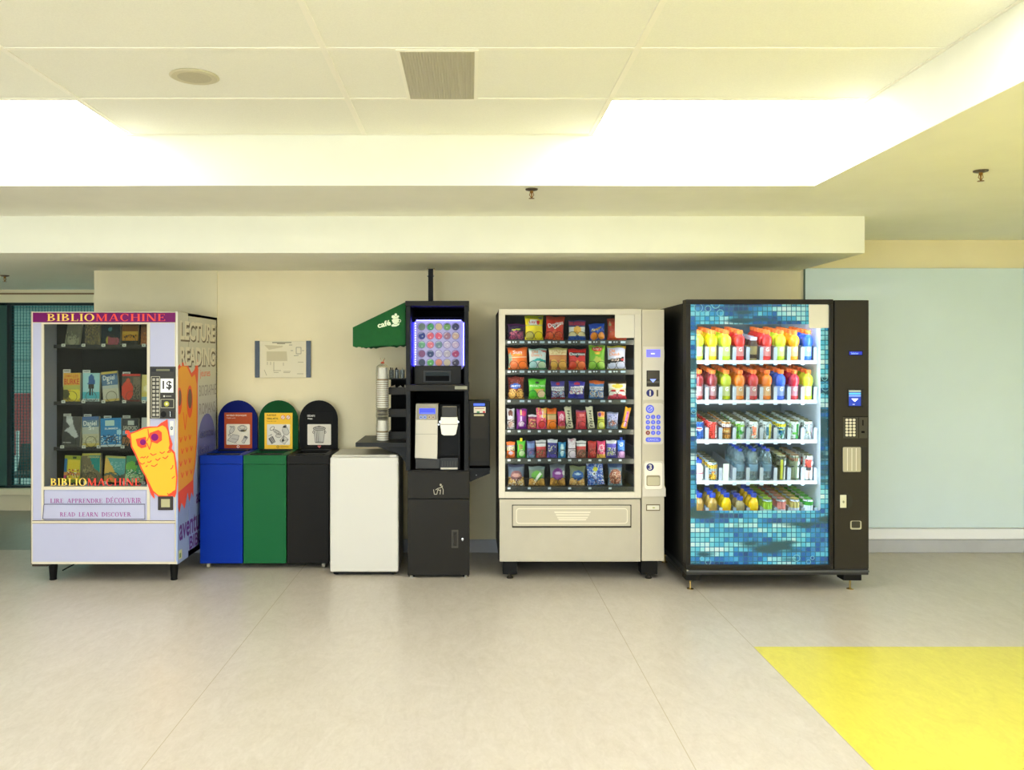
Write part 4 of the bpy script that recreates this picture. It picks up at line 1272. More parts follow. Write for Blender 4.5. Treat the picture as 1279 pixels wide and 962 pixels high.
PODC = [[('green and grey', (120, 140, 130)), ('emerald green', (60, 160, 96)), ('pale gold', (214, 190, 150)), ('light green', (120, 176, 100)), ('dark violet', (60, 56, 104))],
        [('deep blue', (36, 56, 150)), ('coral pink', (226, 96, 120)), ('hot pink', (230, 90, 120)), ('dusty pink', (170, 120, 140)), ('cream', (220, 186, 164))],
        [('mint green', (110, 180, 140)), ('pink and orange', (230, 120, 140)), ('grey green', (110, 140, 150)), ('pale lilac', (204, 190, 220)), ('white and pink', (210, 186, 214))],
        [('plum', (140, 80, 130)), ('navy', (40, 60, 110)), ('pearl', (196, 190, 216)), ('beige', (190, 180, 196)), ('magenta', (180, 50, 110))],
        [('slate', (60, 70, 96)), ('leaf green', (90, 170, 90)), ('orange', (220, 140, 110)), ('sand', (206, 190, 160)), ('dark plum', (64, 50, 80))]]
for r in range(5):
    for k in range(5):
        nm, cc = PODC[r][k]
        a = MB()
        o = (PX(PODX[k], YC_), YC_ + .040, PZ(PODY[r], YC_))
        R_ = 4.3 / F * YC_
        lite = tuple(min(255, int(c + (255 - c) * .45)) for c in cc); dk = tuple(int(c * .55) for c in cc)
        a.lathe([(R_ * .72, .004), (R_, .001), (R_, -.001)], mat((214, 210, 224), .4), o, 18, 'Y')
        rr = random.Random(r * 5 + k)
        a.prism([(o[0] + R_ * math.cos(q * .349), o[1] - .001, o[2] + R_ * math.sin(q * .349)) for q in range(18)], (0, -.0006, 0), mat(cc, .35))
        if rr.random() < .8:
            ang = rr.uniform(-.8, .8)
            a.prism([(o[0] + R_ * .98 * math.cos(ang + q * .349), o[1] - .0017, o[2] + R_ * .98 * math.sin(ang + q * .349)) for q in range(2, 8)], (0, -.0005, 0), mat(dk if r == 0 else lite, .35))
            sx_, sz_ = rr.uniform(-.3, .3) * R_, rr.uniform(-.5, -.1) * R_
            a.prism([(o[0] + sx_ + .25 * R_ * math.cos(q * .785), o[1] - .0023, o[2] + sz_ + .25 * R_ * math.sin(q * .785)) for q in range(8)], (0, -.0005, 0), mat(lite, .35))
        ob = a.build('coffee_pod', off=o)
        tag(ob, f'{nm} coffee pod, {ORD[r + 1]} row down, {ORD[k + 1]} from the awning side of the display', 'coffee pod', 'coffee pods in the lit display')
a = MB()
a.fbox(517.5, 457, 576, 481, YT + .12, YT + .15, mat((32, 29, 24), .45, spec=.2, name='dispenser housing'), .002)
a.fbox(529, 462.4, 563.4, 478, YT + .116, YT + .121, mat((30, 28, 26), .4), .002)
a.fbox(531.5, 465, 561, 476, YT + .1145, YT + .117, mat((8, 8, 9), .6, spec=.08))
a.fbox(531.5, 465, 561, 469.5, YT + .114, YT + .1146, mat((44, 52, 56), .5, spec=.1))
a.build('dispenser_box', cafe)
# conduit up to the bulkhead
a = MB()
xc = PX(538, 6.23)
a.box(xc - .018, xc + .018, 6.212, 6.248, ZT + .001, ZB - .004, M_BLACK, .002)
a.box(xc - .03, xc + .03, 6.2, 6.26, ZB - .007, ZB - .002, mat((150, 140, 110), .4, .5))
for z in (ZB - .06,):
    for sg in (-1, 1): a.lathe([(.005, sg * .018), (.005, sg * .026)], M_CHROME, (xc, 6.22, z), 8, 'X')
a.build('conduit', cafe)
# awning
ya0, ya1 = 5.70, 6.22
gcl = mat((20, 88, 40), .8, var=.06, scale=40, name='green awning cloth', bump=.2)
AW = [(441.2, 408.8), (506.4, 377.4), (506.4, 430), (503, 431.4), (500, 430.6), (496.5, 432.4), (492, 430.8), (487, 433.2), (483.5, 432), (478, 431.6), (470, 432.4), (464, 433), (459, 434.6), (455.5, 433.4), (452, 434.8), (449, 433), (445.5, 434.4), (441, 432.8)]
a = MB()
a.fpoly(AW, ya0, gcl, .003)
P = [(PX(x, ya0), PZ(y, ya0)) for x, y in AW]
a.prism([(x, ya1, z + .0) for x, z in P], (0, .003, 0), mat((20, 70, 34), .8))
(x0, z0), (x1, z1) = P[0], P[1]
a.add([(x0, ya0, z0), (x1, ya0, z1), (x1, ya1, z1), (x0, ya1, z0), (x0, ya0, z0 - .003), (x1, ya0, z1 - .003), (x1, ya1, z1 - .003), (x0, ya1, z0 - .003)],
      [(0, 1, 2, 3), (7, 6, 5, 4), (0, 4, 5, 1), (3, 2, 6, 7)], gcl)
zl = P[-1][1]
a.box(x0 - .003, x0, ya0, ya1, zl, z0, gcl)
aw = a.build('awning', cafe)
part_label(aw, 'green cloth awning lettered café')
for y in (ya0 + .02, ya1 - .02):
    a = MB(); a.tube([(x0 + .012, y, z0 - .02), (x1 - .002, y, z1 - .02)], .006, M_BLACK); a.tube([(x0 + .012, y, zl + .03), (x1 - .002, y, zl + .03)], .006, M_BLACK); a.build('awning_rod', cafe)
wl = mat((228, 240, 214), .6, name='white print')
a = MB(); Yl = ya0 - .0034
a.ftext('café', 471.2, 401.2, 488, 408.2, Yl, wl, rot=14, bold=.03)
for q in ([(489.3, 400), (490.2, 398.9), (497.5, 397.8), (498.4, 398.6), (498, 402), (495.8, 404.6), (492.4, 404.6), (490.2, 402.6)], [(488.6, 406.8), (490.5, 404.8), (497, 404.4), (498.6, 403.6), (499.2, 404.6), (497.6, 406.6), (494.5, 407.8), (489.8, 408)],
          [(491.5, 398.6), (489, 396.6), (489.4, 394.4), (491.4, 393.6), (492.8, 394.6), (492.6, 392.6), (494.4, 391.2), (496, 392.6), (495.8, 394.8), (497.2, 393.8), (498.6, 395), (498, 396.4), (496.6, 397.6)]):
    a.fpoly(q, Yl, wl, .0005)
a.fring(499, 400.8, 1.9, .7, Yl, wl, .0005, 14)
a.fell(494.6, 395.2, .7, .4, Yl - .0006, gcl, .0004)
a.fline([(492, 405.6), (496.4, 405.4)], .35, Yl - .0006, gcl, .0004)
a.build('awning_lettering', aw)
# side shelf and its bracket
ys0, ys1 = 5.72, 6.25
zs1 = PZ(553, ys0); zs0 = PZ(558.4, ys0)
a = MB(); a.box(PX(444, ys0), TX0 - .001, ys0, ys1, zs0, zs1, mat((26, 25, 23), .4, spec=.2, name='dark shelf'), .002); a.build('side_shelf', cafe)
a = MB()
for y in (ys0 + .03, ys1 - .06):
    a.prism([(PX(470, y), y, zs0 - .0005), (TX0 - .001, y, zs0 - .0005), (TX0 - .001, y, zs0 - .12), (TX0 - .056, y, zs0 - .05)], (0, .02, 0), tb)
a.build('shelf_bracket', cafe)
# payment reader on the other side
yr0, yr1 = 5.71, 5.86
rx0, rx1 = TX1 + .004, PX(612, yr0)
a = MB(); a.box(rx0, rx1, yr0, yr1, PZ(582, yr0), PZ(500.5, yr0), mat((20, 18, 16), .45, spec=.2), .004); rd_ = a.build('card_reader', cafe)
a = MB(); a.fbox(588, 516.5, 610, 548, yr0 - .003, yr0, mat((38, 35, 28), .5, spec=.2)); a.fbox(588, 549, 610, 576, yr0 - .003, yr0, mat((28, 26, 21), .5, spec=.2)); a.build('reader_cover', rd_)
a = MB(); a.fbox(591.5, 504, 605.5, 507, yr0 - .002, yr0, mat((60, 90, 220), .3, emit=.9, name='blue screen')); a.build('screen', rd_)
a = MB()
a.fbox(591.8, 508.4, 606.6, 515.8, yr0 - .002, yr0, mat((222, 214, 196), .5)); a.fbox(595.5, 514, 599, 515.7, yr0 - .0024, yr0 - .002, mat((40, 130, 80), .5)); a.fbox(603, 513.6, 606, 515.7, yr0 - .0024, yr0 - .002, mat((206, 60, 60), .5))
a.fline([(593, 510.4), (605, 510.4)], .7, yr0 - .0021, mat((170, 120, 110), .6)); a.build('card_label', rd_)
a = MB(); a.fbox(592, 517.6, 604.4, 519.8, yr0 - .006, yr0 - .003, mat((190, 180, 140), .4), .0005); a.build('card_slot', rd_)
a = MB()
a.box(rx0, rx1 + .002, yr0 - .004, yr1 + .05, PZ(587.5, yr0), PZ(585, yr0), tb)
a.prism([(rx0, yr0 + .02, PZ(587.5, yr0)), (rx1, yr0 + .02, PZ(587.5, yr0)), (rx1, yr0 + .02, PZ(592, yr0)), (rx0, yr0 + .02, PZ(603, yr0))], (0, .02, 0), tb)
a.box(rx0 - .006, rx0 + .002, yr0, yr1, PZ(603, yr0), PZ(501, yr0), tb)
a.fell(595, 593.6, .5, .5, yr0 + .02, M_CHROME, .004, 8)
a.build('reader_bracket', cafe)

# ------------------------------------------------------------------ coffee machine in the lower opening
ym0, ym1 = YT + .06, TYB - .04
cw = mat((204, 198, 184), .35, name='cream white plastic')
zc0 = ZM + .002
cm = thing('coffee_machine', 'cream and black single cup coffee machine inside the stand', 'coffee machine', ((PX(519, ym0) + PX(574, ym0)) / 2, 5.95, zc0))
a = MB()
a.box(PX(518.6, ym0), PX(574.5, ym0), ym0 + .10, ym1, zc0, PZ(506, ym0), M_BLACK, .004)
a.box(PX(518.6, ym0), PX(550, ym0), ym0 + .012, ym0 + .1, zc0, PZ(573, ym0), mat((42, 39, 34), .4), .003)
a.box(PX(572, ym0), PX(574.5, ym0), ym0 + .02, ym0 + .1, zc0, PZ(510, ym0), M_BLACK)
a.build('body', cm)
a = MB()
a.prism([(PX(519.6, ym0), ym0, PZ(504.5, ym0)), (PX(547, ym0), ym0, PZ(504.5, ym0)), (PX(546, ym0), ym0 - .0, PZ(573.5, ym0)), (PX(518.2, ym0), ym0 - .0, PZ(572, ym0))], (0, .1, 0), cw)
a.fline([(519, 542.3), (546.6, 542.3)], .5, ym0 - .0004, mat((150, 146, 130), .6)); fp_ = a.build('front_cover', cm)
a = MB()
a.fbox(520.4, 504.5, 546.6, 524.5, ym0 - .003, ym0, mat((150, 144, 128), .4), .001)
a.build('control_fascia', cm)
a = MB(); a.fbox(523.8, 510.2, 543.4, 517, ym0 - .0045, ym0 - .003, mat((36, 50, 236), .3, emit=1.0, name='blue display')); a.fline([(525, 516), (542, 516)], .7, ym0 - .0046, mat((90, 110, 250), .3, emit=.8)); a.build('display', cm)
a = MB()
for x, c in ((525.8, (150, 170, 240)), (530.6, (150, 170, 240)), (536.2, (190, 170, 150)), (541, (190, 170, 150))):
    a.fbox(x - 1.9, 519.2, x + 1.9, 523.2, ym0 - .0045, ym0 - .003, mat(c, .4), .0005, 1); a.fell(x, 521.2, .9, 1, ym0 - .0046, mat(tuple(int(v * .5) for v in c), .5), .0006, 10)
a.build('buttons', cm)
a = MB()
sil_m = mat((214, 206, 188), .28, .25, name='silver spout cover')
a.fbox(551.5, 508, 571.5, 522, ym0 + .0, ym0 + .1, mat((46, 42, 36), .4), .006)
a.fpoly([(551, 520.8), (571.6, 520.8), (571.8, 531), (569.6, 541.5), (567, 543.2), (554.5, 543.2), (551.8, 541.5), (550.2, 531)], ym0 + .03, sil_m, .045)
a.fbox(550.6, 529.8, 571.4, 530.6, ym0 - .016, ym0 - .0145, mat((110, 100, 90), .4))
a.fell(549.8, 526.8, 1.2, 1.4, ym0 + .0, M_CHROME, .02); a.fell(572.4, 526.8, 1, 1.4, ym0 + .0, M_CHROME, .02); a.fell(548, 530.4, 1.2, 1, ym0 - .004, M_CHROME, .004)
a.fline([(553, 508), (570, 508)], .8, ym0 - .001, mat((150, 140, 120), .4))
a.build('brew_head', cm)
a = MB()
a.fbox(550, 572, 572, 586.5, ym0 - .02, ym0 + .1, mat((26, 25, 23), .4), .001)
for k in range(6): a.fbox(552 + k * 3.2, 576, 553.4 + k * 3.2, 583, ym0 - .021, ym0 - .0195, mat((46, 44, 40), .4))
a.fbox(550.2, 584.2, 571.6, 586.4, ym0 - .024, ym0 - .018, cw)
a.build('drip_tray', cm)

# ------------------------------------------------------------------ what stands on the side shelf
zsh = zs1 + .001
yk0, yk1 = 5.95, 6.15
rk = thing('condiment_rack', 'black rack of three trays against the coffee stand', 'rack', ((PX(485, yk0) + TX0) / 2, 6.05, zsh))
kx0, kx1 = PX(485, yk0), TX0 - .004
a = MB()
a.box(kx0, kx1, yk1 - .01, yk1, zsh, PZ(474, yk0), M_DARK); a.box(kx1 - .006, kx1, yk0 + .02, yk1, zsh, PZ(474, yk0), M_BLACK)
a.box(kx0, kx1, yk0, yk1, PZ(474.3, yk0), PZ(473, yk0), M_BLACK); a.build('frame', rk)
trm = mat((46, 43, 37), .45, spec=.2)
for y0, y1 in ((484, 493), (511, 521), (539.5, 549)):
    a = MB()
    zt_, zb_ = PZ(y0, yk0), max(PZ(y1, yk0), zsh + .001)
    a.box(kx0, kx1 - .008, yk0, yk0 + .004, zb_, zt_, trm); a.box(kx0, kx1 - .008, yk0 + .004, yk1 - .012, zb_, zb_ + .004, trm)
    a.box(kx0, kx0 + .004, yk0 + .004, yk1 - .012, zb_ + .004, zt_, trm); a.box(kx1 - .012, kx1 - .008, yk0 + .004, yk1 - .012, zb_ + .004, zt_, trm); a.build('tray', rk)
pk_m = mat((214, 206, 184), .7)
for k, (px, dz, lean) in enumerate(((489, .0, 25), (493, .012, -20), (497, .008, 35), (501, .002, -30), (505, .012, 14))):
    ob = packet('sugar_packet', .034, .05, .006, (216, 208, 186), [('b', .4, .6, (196, 186, 160))], [], 6, 8, seed=k, rough=.7)
    ob.location = (PX(px, yk0) - .004, yk0 + .03 + k * .024, PZ(493, yk0) + .011 + dz * .4); ob.rotation_euler = (math.radians(-20), math.radians(lean), 0)
    tag(ob, 'crumpled white sugar packet in the upper tray of the condiment rack', 'sugar packet', 'sugar packets in the upper tray')
gj = glass_mat((210, 214, 206), .9, haze=.15)
for px, fillc, lab in ((489, (70, 64, 52), 'small glass jar of dark sticks on the condiment rack, beside the cup sleeve'), (495.8, (52, 48, 40), 'small glass jar of dark sticks in the middle of the rack top'), (502.6, (206, 200, 186), 'small glass jar of white packets on the rack top next to the stand')):
    x, z = PX(px, yk0 + .05), PZ(473, yk0) + .001
    t = thing('condiment_jar', lab, 'jar', (x, yk0 + .05, z))
    a = MB(); a.lathe([(.0, 0), (.015, .0), (.017, .004), (.017, .06), (.0165, .06), (.0165, .005), (.0, .004)], gj, (x, yk0 + .05, z), 16); a.build('glass', t)
    a = MB()
    rr = random.Random(px)
    for k in range(7):
        ax, ay = rr.uniform(-.009, .009), rr.uniform(-.009, .009)
        a.tube([(x + ax * .7, yk0 + .05 + ay * .7, z + .006), (x + ax * 1.2, yk0 + .05 + ay * 1.2, z + rr.uniform(.055, .078))], .0028, mat(fillc, .6), 6)
    a.build('sticks', t)
# cups
yc = 5.89; xcup = PX(478, yc)
cup_mb = MB()
cpm = mat((236, 234, 228), .55, name='white paper cup')
cbr = mat((150, 128, 96), .6, name='brown cup gap shade')  # band painted on the cup as the shade between nested rims
cup_mb.lathe([(.0298, .098), (.0300, .100), (.0310, .100), (.0371, .022, cbr), (.0381, .0105), (.0385, .006), (.0412, .006), (.0415, .004), (.0412, .0), (.0395, .0), (.0378, .006), (.0302, .097), (.0298, .098), (.0, .098)], cpm, (0, 0, 0), 28)
cup = cup_mb.build('paper_cup')
cup.data.name = 'paper_cup'
first = True


def put_cup(z, label, group, dx=0.0):
    global first
    c = cup if first else dup(cup)
    first = False
    c.location = (xcup + dx, yc, z)
    tag(c, label, 'cup', group)


for k in range(4): put_cup(zsh + .0005 + k * .0145, 'upturned white paper cup in the short stack at the foot of the cup sleeve', 'short stack of paper cups', -.001)
zl0 = PZ(527.4, yc)
dkl = mat((60, 55, 44), .3, name='smoky plastic lid')
lid0 = None
for k in range(7):
    if k < 2:
        a = MB()
        a.lathe([(.0, .0015), (.036, .0015), (.038, .003), (.038, .0075), (.033, .0085), (.03, .0105), (.0, .0105)], dkl if k else mat((150, 144, 124), .3), (0, 0, 0), 24)
        lid = a.build('cup_lid')
        lid0 = (lid0 or []) + [lid]
    else: lid = dup(lid0[k % 2])
    lid.location = (xcup - .001, yc, zl0 + .012 + k * .0125)
    tag(lid, ('smoky brown' if k % 2 else 'pale grey') + ' plastic cup lid between the two stacks of white cups', 'lid', 'cup lids between the cup stacks')
for k in range(13): put_cup(zl0 + .104 + k * .0148, 'upturned white paper cup in the tall stack inside the clear sleeve', 'tall stack of paper cups')
slv = glass_mat((250, 250, 246), .35, .15, haze=.035, haze_rgb=(240, 238, 226), name='clear plastic sleeve')
a = MB()
rr = random.Random(3)
prof = []
zz0, zz1 = zsh + .0002, zl0 + .104 + 12 * .0148 + .108
for k in range(22):
    z = zz0 + (zz1 - zz0) * k / 21
    prof.append((.0445 + rr.uniform(-.0006, .003), z))
prof += [(.03, zz1 + .012), (.008, zz1 + .024), (.006, zz1 + .03), (.016, zz1 + .05), (.02, zz1 + .062)]
a.lathe([(.0445, zz0)] + prof[1:], slv, (xcup - .001, yc, 0), 22)
a.f.pop(); a.m.pop(); a.sm.pop()
a.f = [f for f in a.f]
sv = a.build('plastic_sleeve', off=(xcup, yc, zsh)); tag(sv, 'clear plastic sleeve with a red tie holding the white cups', 'plastic sleeve')
a = MB(); a.lathe([(.007, -.003), (.0125, -.001), (.0125, .006), (.007, .008)], mat((222, 80, 50), .5), (xcup - .001, yc, zz1 + .024), 14)
a.tube([(xcup, yc - .006, zz1 + .03), (xcup + .012, yc - .01, zz1 + .05)], .002, mat((222, 80, 50), .5)); a.build('red_tie', sv)
# ------------------------------------------------------------------ the snack vending machine
YS = 5.61
SX0, SX1 = PX(623, YS), PX(831, YS)
SXC = PX(801, YS)               # where the control column begins
SZ0, SZ1 = PZ(702, YS), PZ(386, YS)
SYB = 6.37
alu = mat((186, 180, 164), .4, .2, var=.03, scale=9, name='champagne metal')
ivory = mat((212, 206, 192), .42, name='ivory frame')
sm = thing('snack_vending_machine', 'beige snack vending machine with six shelves of chips and sweets', 'vending machine', ((SX0 + SX1) / 2, (YS + SYB) / 2, 0))
yd = YS + .1
a = MB()
a.box(SX0 + .004, SX0 + .03, yd, SYB, SZ0, SZ1 - .003, M_BLACK); a.box(SXC, SX1 - .004, yd, SYB, SZ0, SZ1 - .003, M_BLACK)
a.box(SX0 + .004, SX1 - .004, yd, SYB, SZ1 - .02, SZ1 - .002, M_BLACK); a.box(SX0 + .03, SXC, yd, SYB, SZ0, PZ(617, YS), M_BLACK)
a.box(SX0 + .03, SXC, SYB - .02, SYB, PZ(617, YS), SZ1 - .02, M_DARK)
a.build('cabinet', sm)
a = MB()
il = mat((34, 42, 58), .5, name='blue grey inner wall')
a.box(SX0 + .03, SX0 + .034, YS + .02, SYB - .02, PZ(617, YS), SZ1 - .02, il); a.box(SXC - .004, SXC, YS + .02, SYB - .02, PZ(617, YS), SZ1 - .02, il)
a.box(SX0 + .034, SXC - .004, SYB - .2, SYB - .195, PZ(617, YS), SZ1 - .02, mat((34, 38, 46), .6)); a.build('inner_liner', sm)
# door
a = MB()
a.fbox(623, 386, 801, 393, YS, YS + .03, ivory, .002); a.fbox(623, 393, 630.8, 622.4, YS, YS + .03, ivory, .002)
a.fbox(792.6, 393, 801, 622.4, YS, YS + .03, ivory, .002); a.fbox(630.8, 615, 792.6, 622.4, YS, YS + .03, ivory, .002)
a.box(SX0, SXC, YS + .03, yd, SZ1 - .04, SZ1, M_BLACK); a.box(SX0, SX0 + .03, YS + .03, yd, SZ0, SZ1 - .04, M_BLACK); a.box(SX0 + .03, SXC, YS + .03, yd, SZ0, PZ(617, YS), M_BLACK)
a.build('door_frame', sm)
a = MB()
a.fbox(624, 624, 800, 701.6, YS + .0, YS + .03, alu, .0015); a.build('lower_panel', sm)
a = MB(); a.fbox(630.8, 393, 792.6, 615, YS + .012, YS + .017, glass_mat((242, 246, 248), .3)); gl_ = a.build('glass_pane', sm)
a = MB(); a.fpoly([(768, 393), (792.4, 393), (792.4, 422.2), (770, 422.2), (768, 420.4)], YS + .0115, mat((214, 210, 198), .5, name='blank white card'), .001); part_label(a.build('blank_card', gl_), 'blank white card in the upper corner')
# delivery flap
a = MB()
a.fbox(639.6, 630.6, 788.6, 659.4, YS - .003, YS, mat((44, 40, 34), .5), .001); a.fbox(640.6, 631.8, 787.6, 657.4, YS - .014, YS - .003, mat((192, 185, 166), .42, .1), .003)
lt_ = mat((222, 215, 198), .38)
ring = rrect(645, 635.4, 783.5, 653.8, 3.5)
a.fline(ring + ring[:1], 1.1, YS - .0142, lt_, .0016)
for y, xa, xb in ((640, 692, 738), (643.3, 694, 736.4), (646.6, 695.6, 734.6), (649.2, 697, 732.6)): a.fpoly([(xa, y - .9), (xb, y - .9), (xb - 1, y + .9), (xa + 1, y + .9)], YS - .0142, lt_, .002)
a.build('delivery_flap', sm)
# control column
a = MB()
a.fbox(801.6, 386.6, 829.6, 701, YS + .002, yd, mat((196, 189, 170), .42, .1, name='beige column'), .003); a.build('control_column', sm)
a = MB()
a.fbox(803, 433, 829.4, 500, YS - .006, YS + .002, ivory, .004)
a.fpoly([(803.4, 437), (805.4, 433), (827.2, 433), (829.4, 437), (829.4, 451), (803.4, 451)], YS - .006, ivory, .006)
a.build('pay_housing', sm)
a = MB(); a.fbox(807.4, 436.6, 824.8, 446.2, YS - .0135, YS - .012, mat((110, 110, 238), .35, emit=.6, name='violet blue display')); a.fbox(813, 441, 818, 442.6, YS - .0138, YS - .0135, mat((226, 230, 255), .4, emit=.6)); a.build('display', sm)
a = MB()
a.fbox(807.6, 462.8, 824, 483, YS - .009, YS - .006, mat((42, 38, 32), .4), .001); a.fbox(809, 464, 822.6, 474, YS - .0095, YS - .009, mat((66, 60, 50), .4)); a.fbox(808.4, 476, 823.2, 478.6, YS - .012, YS - .009, mat((90, 86, 78), .4))
a.fpoly([(811.8, 473.6), (819.6, 473.6), (815.7, 478)], YS - .0122, mat((130, 150, 240), .4, emit=.9), .0005); a.build('note_slot', sm)
navy = mat((34, 38, 110), .4)
a = MB()
a.fell(812, 491, 4.7, 4.7, YS - .0062, navy, .0008, 26); a.ftext('1', 811.2, 487.8, 813, 494.4, YS - .0074, M_WHITE, bold=.02)
a.fbox(820, 487, 822.2, 495.4, YS - .0075, YS - .006, mat((120, 112, 96), .3, .6)); a.fbox(820.8, 488, 821.4, 494.6, YS - .008, YS - .0075, M_DARK); a.build('coin_slot', sm)
a = MB(); a.fpoly(rrect(803.6, 503.8, 828.2, 555, 3), YS + .0015, ivory, .006); kp = a.build('keypad', sm)
blue = mat((84, 96, 214), .4, emit=.25, name='blue key')
kl = mat((196, 204, 250), .4)
a = MB()
a.fell(811.8, 511, 5.2, 5.2, YS - .005, blue, .001, 26); a.fring(811.8, 511, 3.2, .7, YS - .0062, kl); a.fline([(811, 512), (815, 508.6)], .8, YS - .0062, kl)
for r in range(4):
    for k in range(3):
        x, y = 809.2 + k * 6.55, 520.9 + r * 6.6
        a.fell(x, y, 2.75, 2.75, YS - .005, mat((140, 66, 50), .4) if (r, k) == (3, 0) else blue, .0016, 18)
        a.ftext('123456789*0#'[r * 3 + k] if (r, k) != (3, 0) else '*', x - .7, y - 1.2, x + .8, y + 1.2, YS - .0068, kl)
a.fpoly(rrect(806.4, 546.4, 825.6, 552.2, 2.6), YS - .005, blue, .0012); a.ftext('CANCEL', 809, 548, 823, 550.6, YS - .0064, kl); a.build('keys', kp)
a = MB()
a.fpoly([(803.4, 580), (805.6, 576), (827, 576), (829, 580), (829.2, 606), (831, 610), (831, 620), (802.4, 620), (802.4, 610), (803.4, 606)], YS + .0015, ivory, .012)
a.fpoly(rrect(805.2, 577.8, 827.2, 611, 3), YS - .0105, mat((242, 236, 222), .4), .004)
a.fell(812, 583.6, 4.7, 4.7, YS - .0146, navy, .0008, 26); a.ftext('3', 810, 580.4, 814.2, 586.8, YS - .0156, M_WHITE, bold=.02)
a.fpoly(rrect(807.4, 593.8, 824.6, 607, 2), YS - .0146, mat((150, 142, 112), .5), .0006); a.fpoly(rrect(808.6, 596, 823.8, 606.2, 2), YS - .0153, mat((196, 188, 156), .45), .0006)
a.build('coin_return', sm)
a = MB(); a.fbox(807.2, 630.2, 824.4, 638.2, YS - .002, YS + .002, mat((112, 100, 74), .4, .4)); a.fbox(808.2, 631.4, 823.4, 637, YS - .0026, YS - .002, mat((226, 222, 204), .4)); a.fell(816.5, 634.4, 1.6, .9, YS - .0028, mat((176, 180, 120), .5), .0004); a.build('lock_plate', sm)
for xa, xb in ((628.5, 646.5), (802, 822.5)):
    for y in (YS + .03, SYB - .15):
        a = MB(); a.box(PX(xa, YS), PX(xb, YS), y, y + .1, .032, SZ0 - .0005, M_BLACK, .003)
        xm_ = (PX(xa, YS) + PX(xb, YS)) / 2
        a.lathe([(.022, 0), (.024, .006), (.018, .012), (.009, .014), (.009, .032)], mat((60, 56, 50), .4, .5), (xm_, y + .03, 0), 14); a.build('leg', sm)
a = MB(); a.box(SX0 + .06, SXC, SYB - .06, SYB - .04, .04, SZ0, M_DARK); a.build('back_skirt', sm)
# strip lights behind the door frame
strip = mat((255, 244, 226), .5, emit=SNACK_LED, name='door light')
for x in (SX0 + .0345, SXC - .024):
    a = MB(); a.box(x, x + .005, YS + .034, YS + .05, PZ(612, YS), PZ(396, YS), strip); a.build('light_tube', sm)
a = MB(); a.box(SX0 + .05, SXC - .06, YS + .036, YS + .05, PZ(393, YS) + .004, PZ(393, YS) + .012, strip); a.build('light_tube', sm)

# shelves, and the packets that stand on them
YP = 5.745
LIPS = [427.6, 464.4, 501.2, 538.8, 575, 610]
lipm, tgm, lbm = mat((50, 52, 46), .4, name='shelf lip'), mat((196, 206, 214), .5), mat((150, 172, 186), .5)
for k, py in enumerate(LIPS):
    zt_ = PZ(py - 2.6, YP)
    a = MB()
    a.box(SX0 + .04, SXC - .03, YP - .035, YP + .42, zt_ - .008, zt_ - .002, mat((40, 44, 48), .5)); a.build('shelf', sm)
    a = MB()
    a.box(SX0 + .04, SXC - .03, YP - .04, YP - .035, PZ(py + 3.4, YP), zt_, lipm)
    n = 12 if k in (3, 4) else 6
    for q in range(n):
        xx = 634 + q * (151.5 / n)
        a.fbox(xx, py - 1.2, xx + 3.6, py + 1.2, YP - .0415, YP - .04, tgm)
        if n == 6 and k < 3:
            a.fbox(xx + 15, py - 1.4, xx + 21, py + 1.2, YP - .0415, YP - .04, lbm)
            if k < 2: a.fbox(xx + 6, py - 1, xx + 8, py + .6, YP - .0415, YP - .04, tgm); a.fbox(xx + 9.4, py - 1, xx + 11, py + .6, YP - .0415, YP - .04, tgm)
    a.build('shelf_lip', sm)
    a = MB(); a.box(SXC - .028, SXC - .018, YP - .04, YP + .3, PZ(py + 2, YP), PZ(py - 17, YP), mat((70, 82, 100), .45)); a.build('side_rail', sm)
W, K_ = (240, 240, 238), (20, 20, 24)
N = lambda u0, v0, u1, v1, c, d: ('n', u0, v0, u1, v1, c, d)
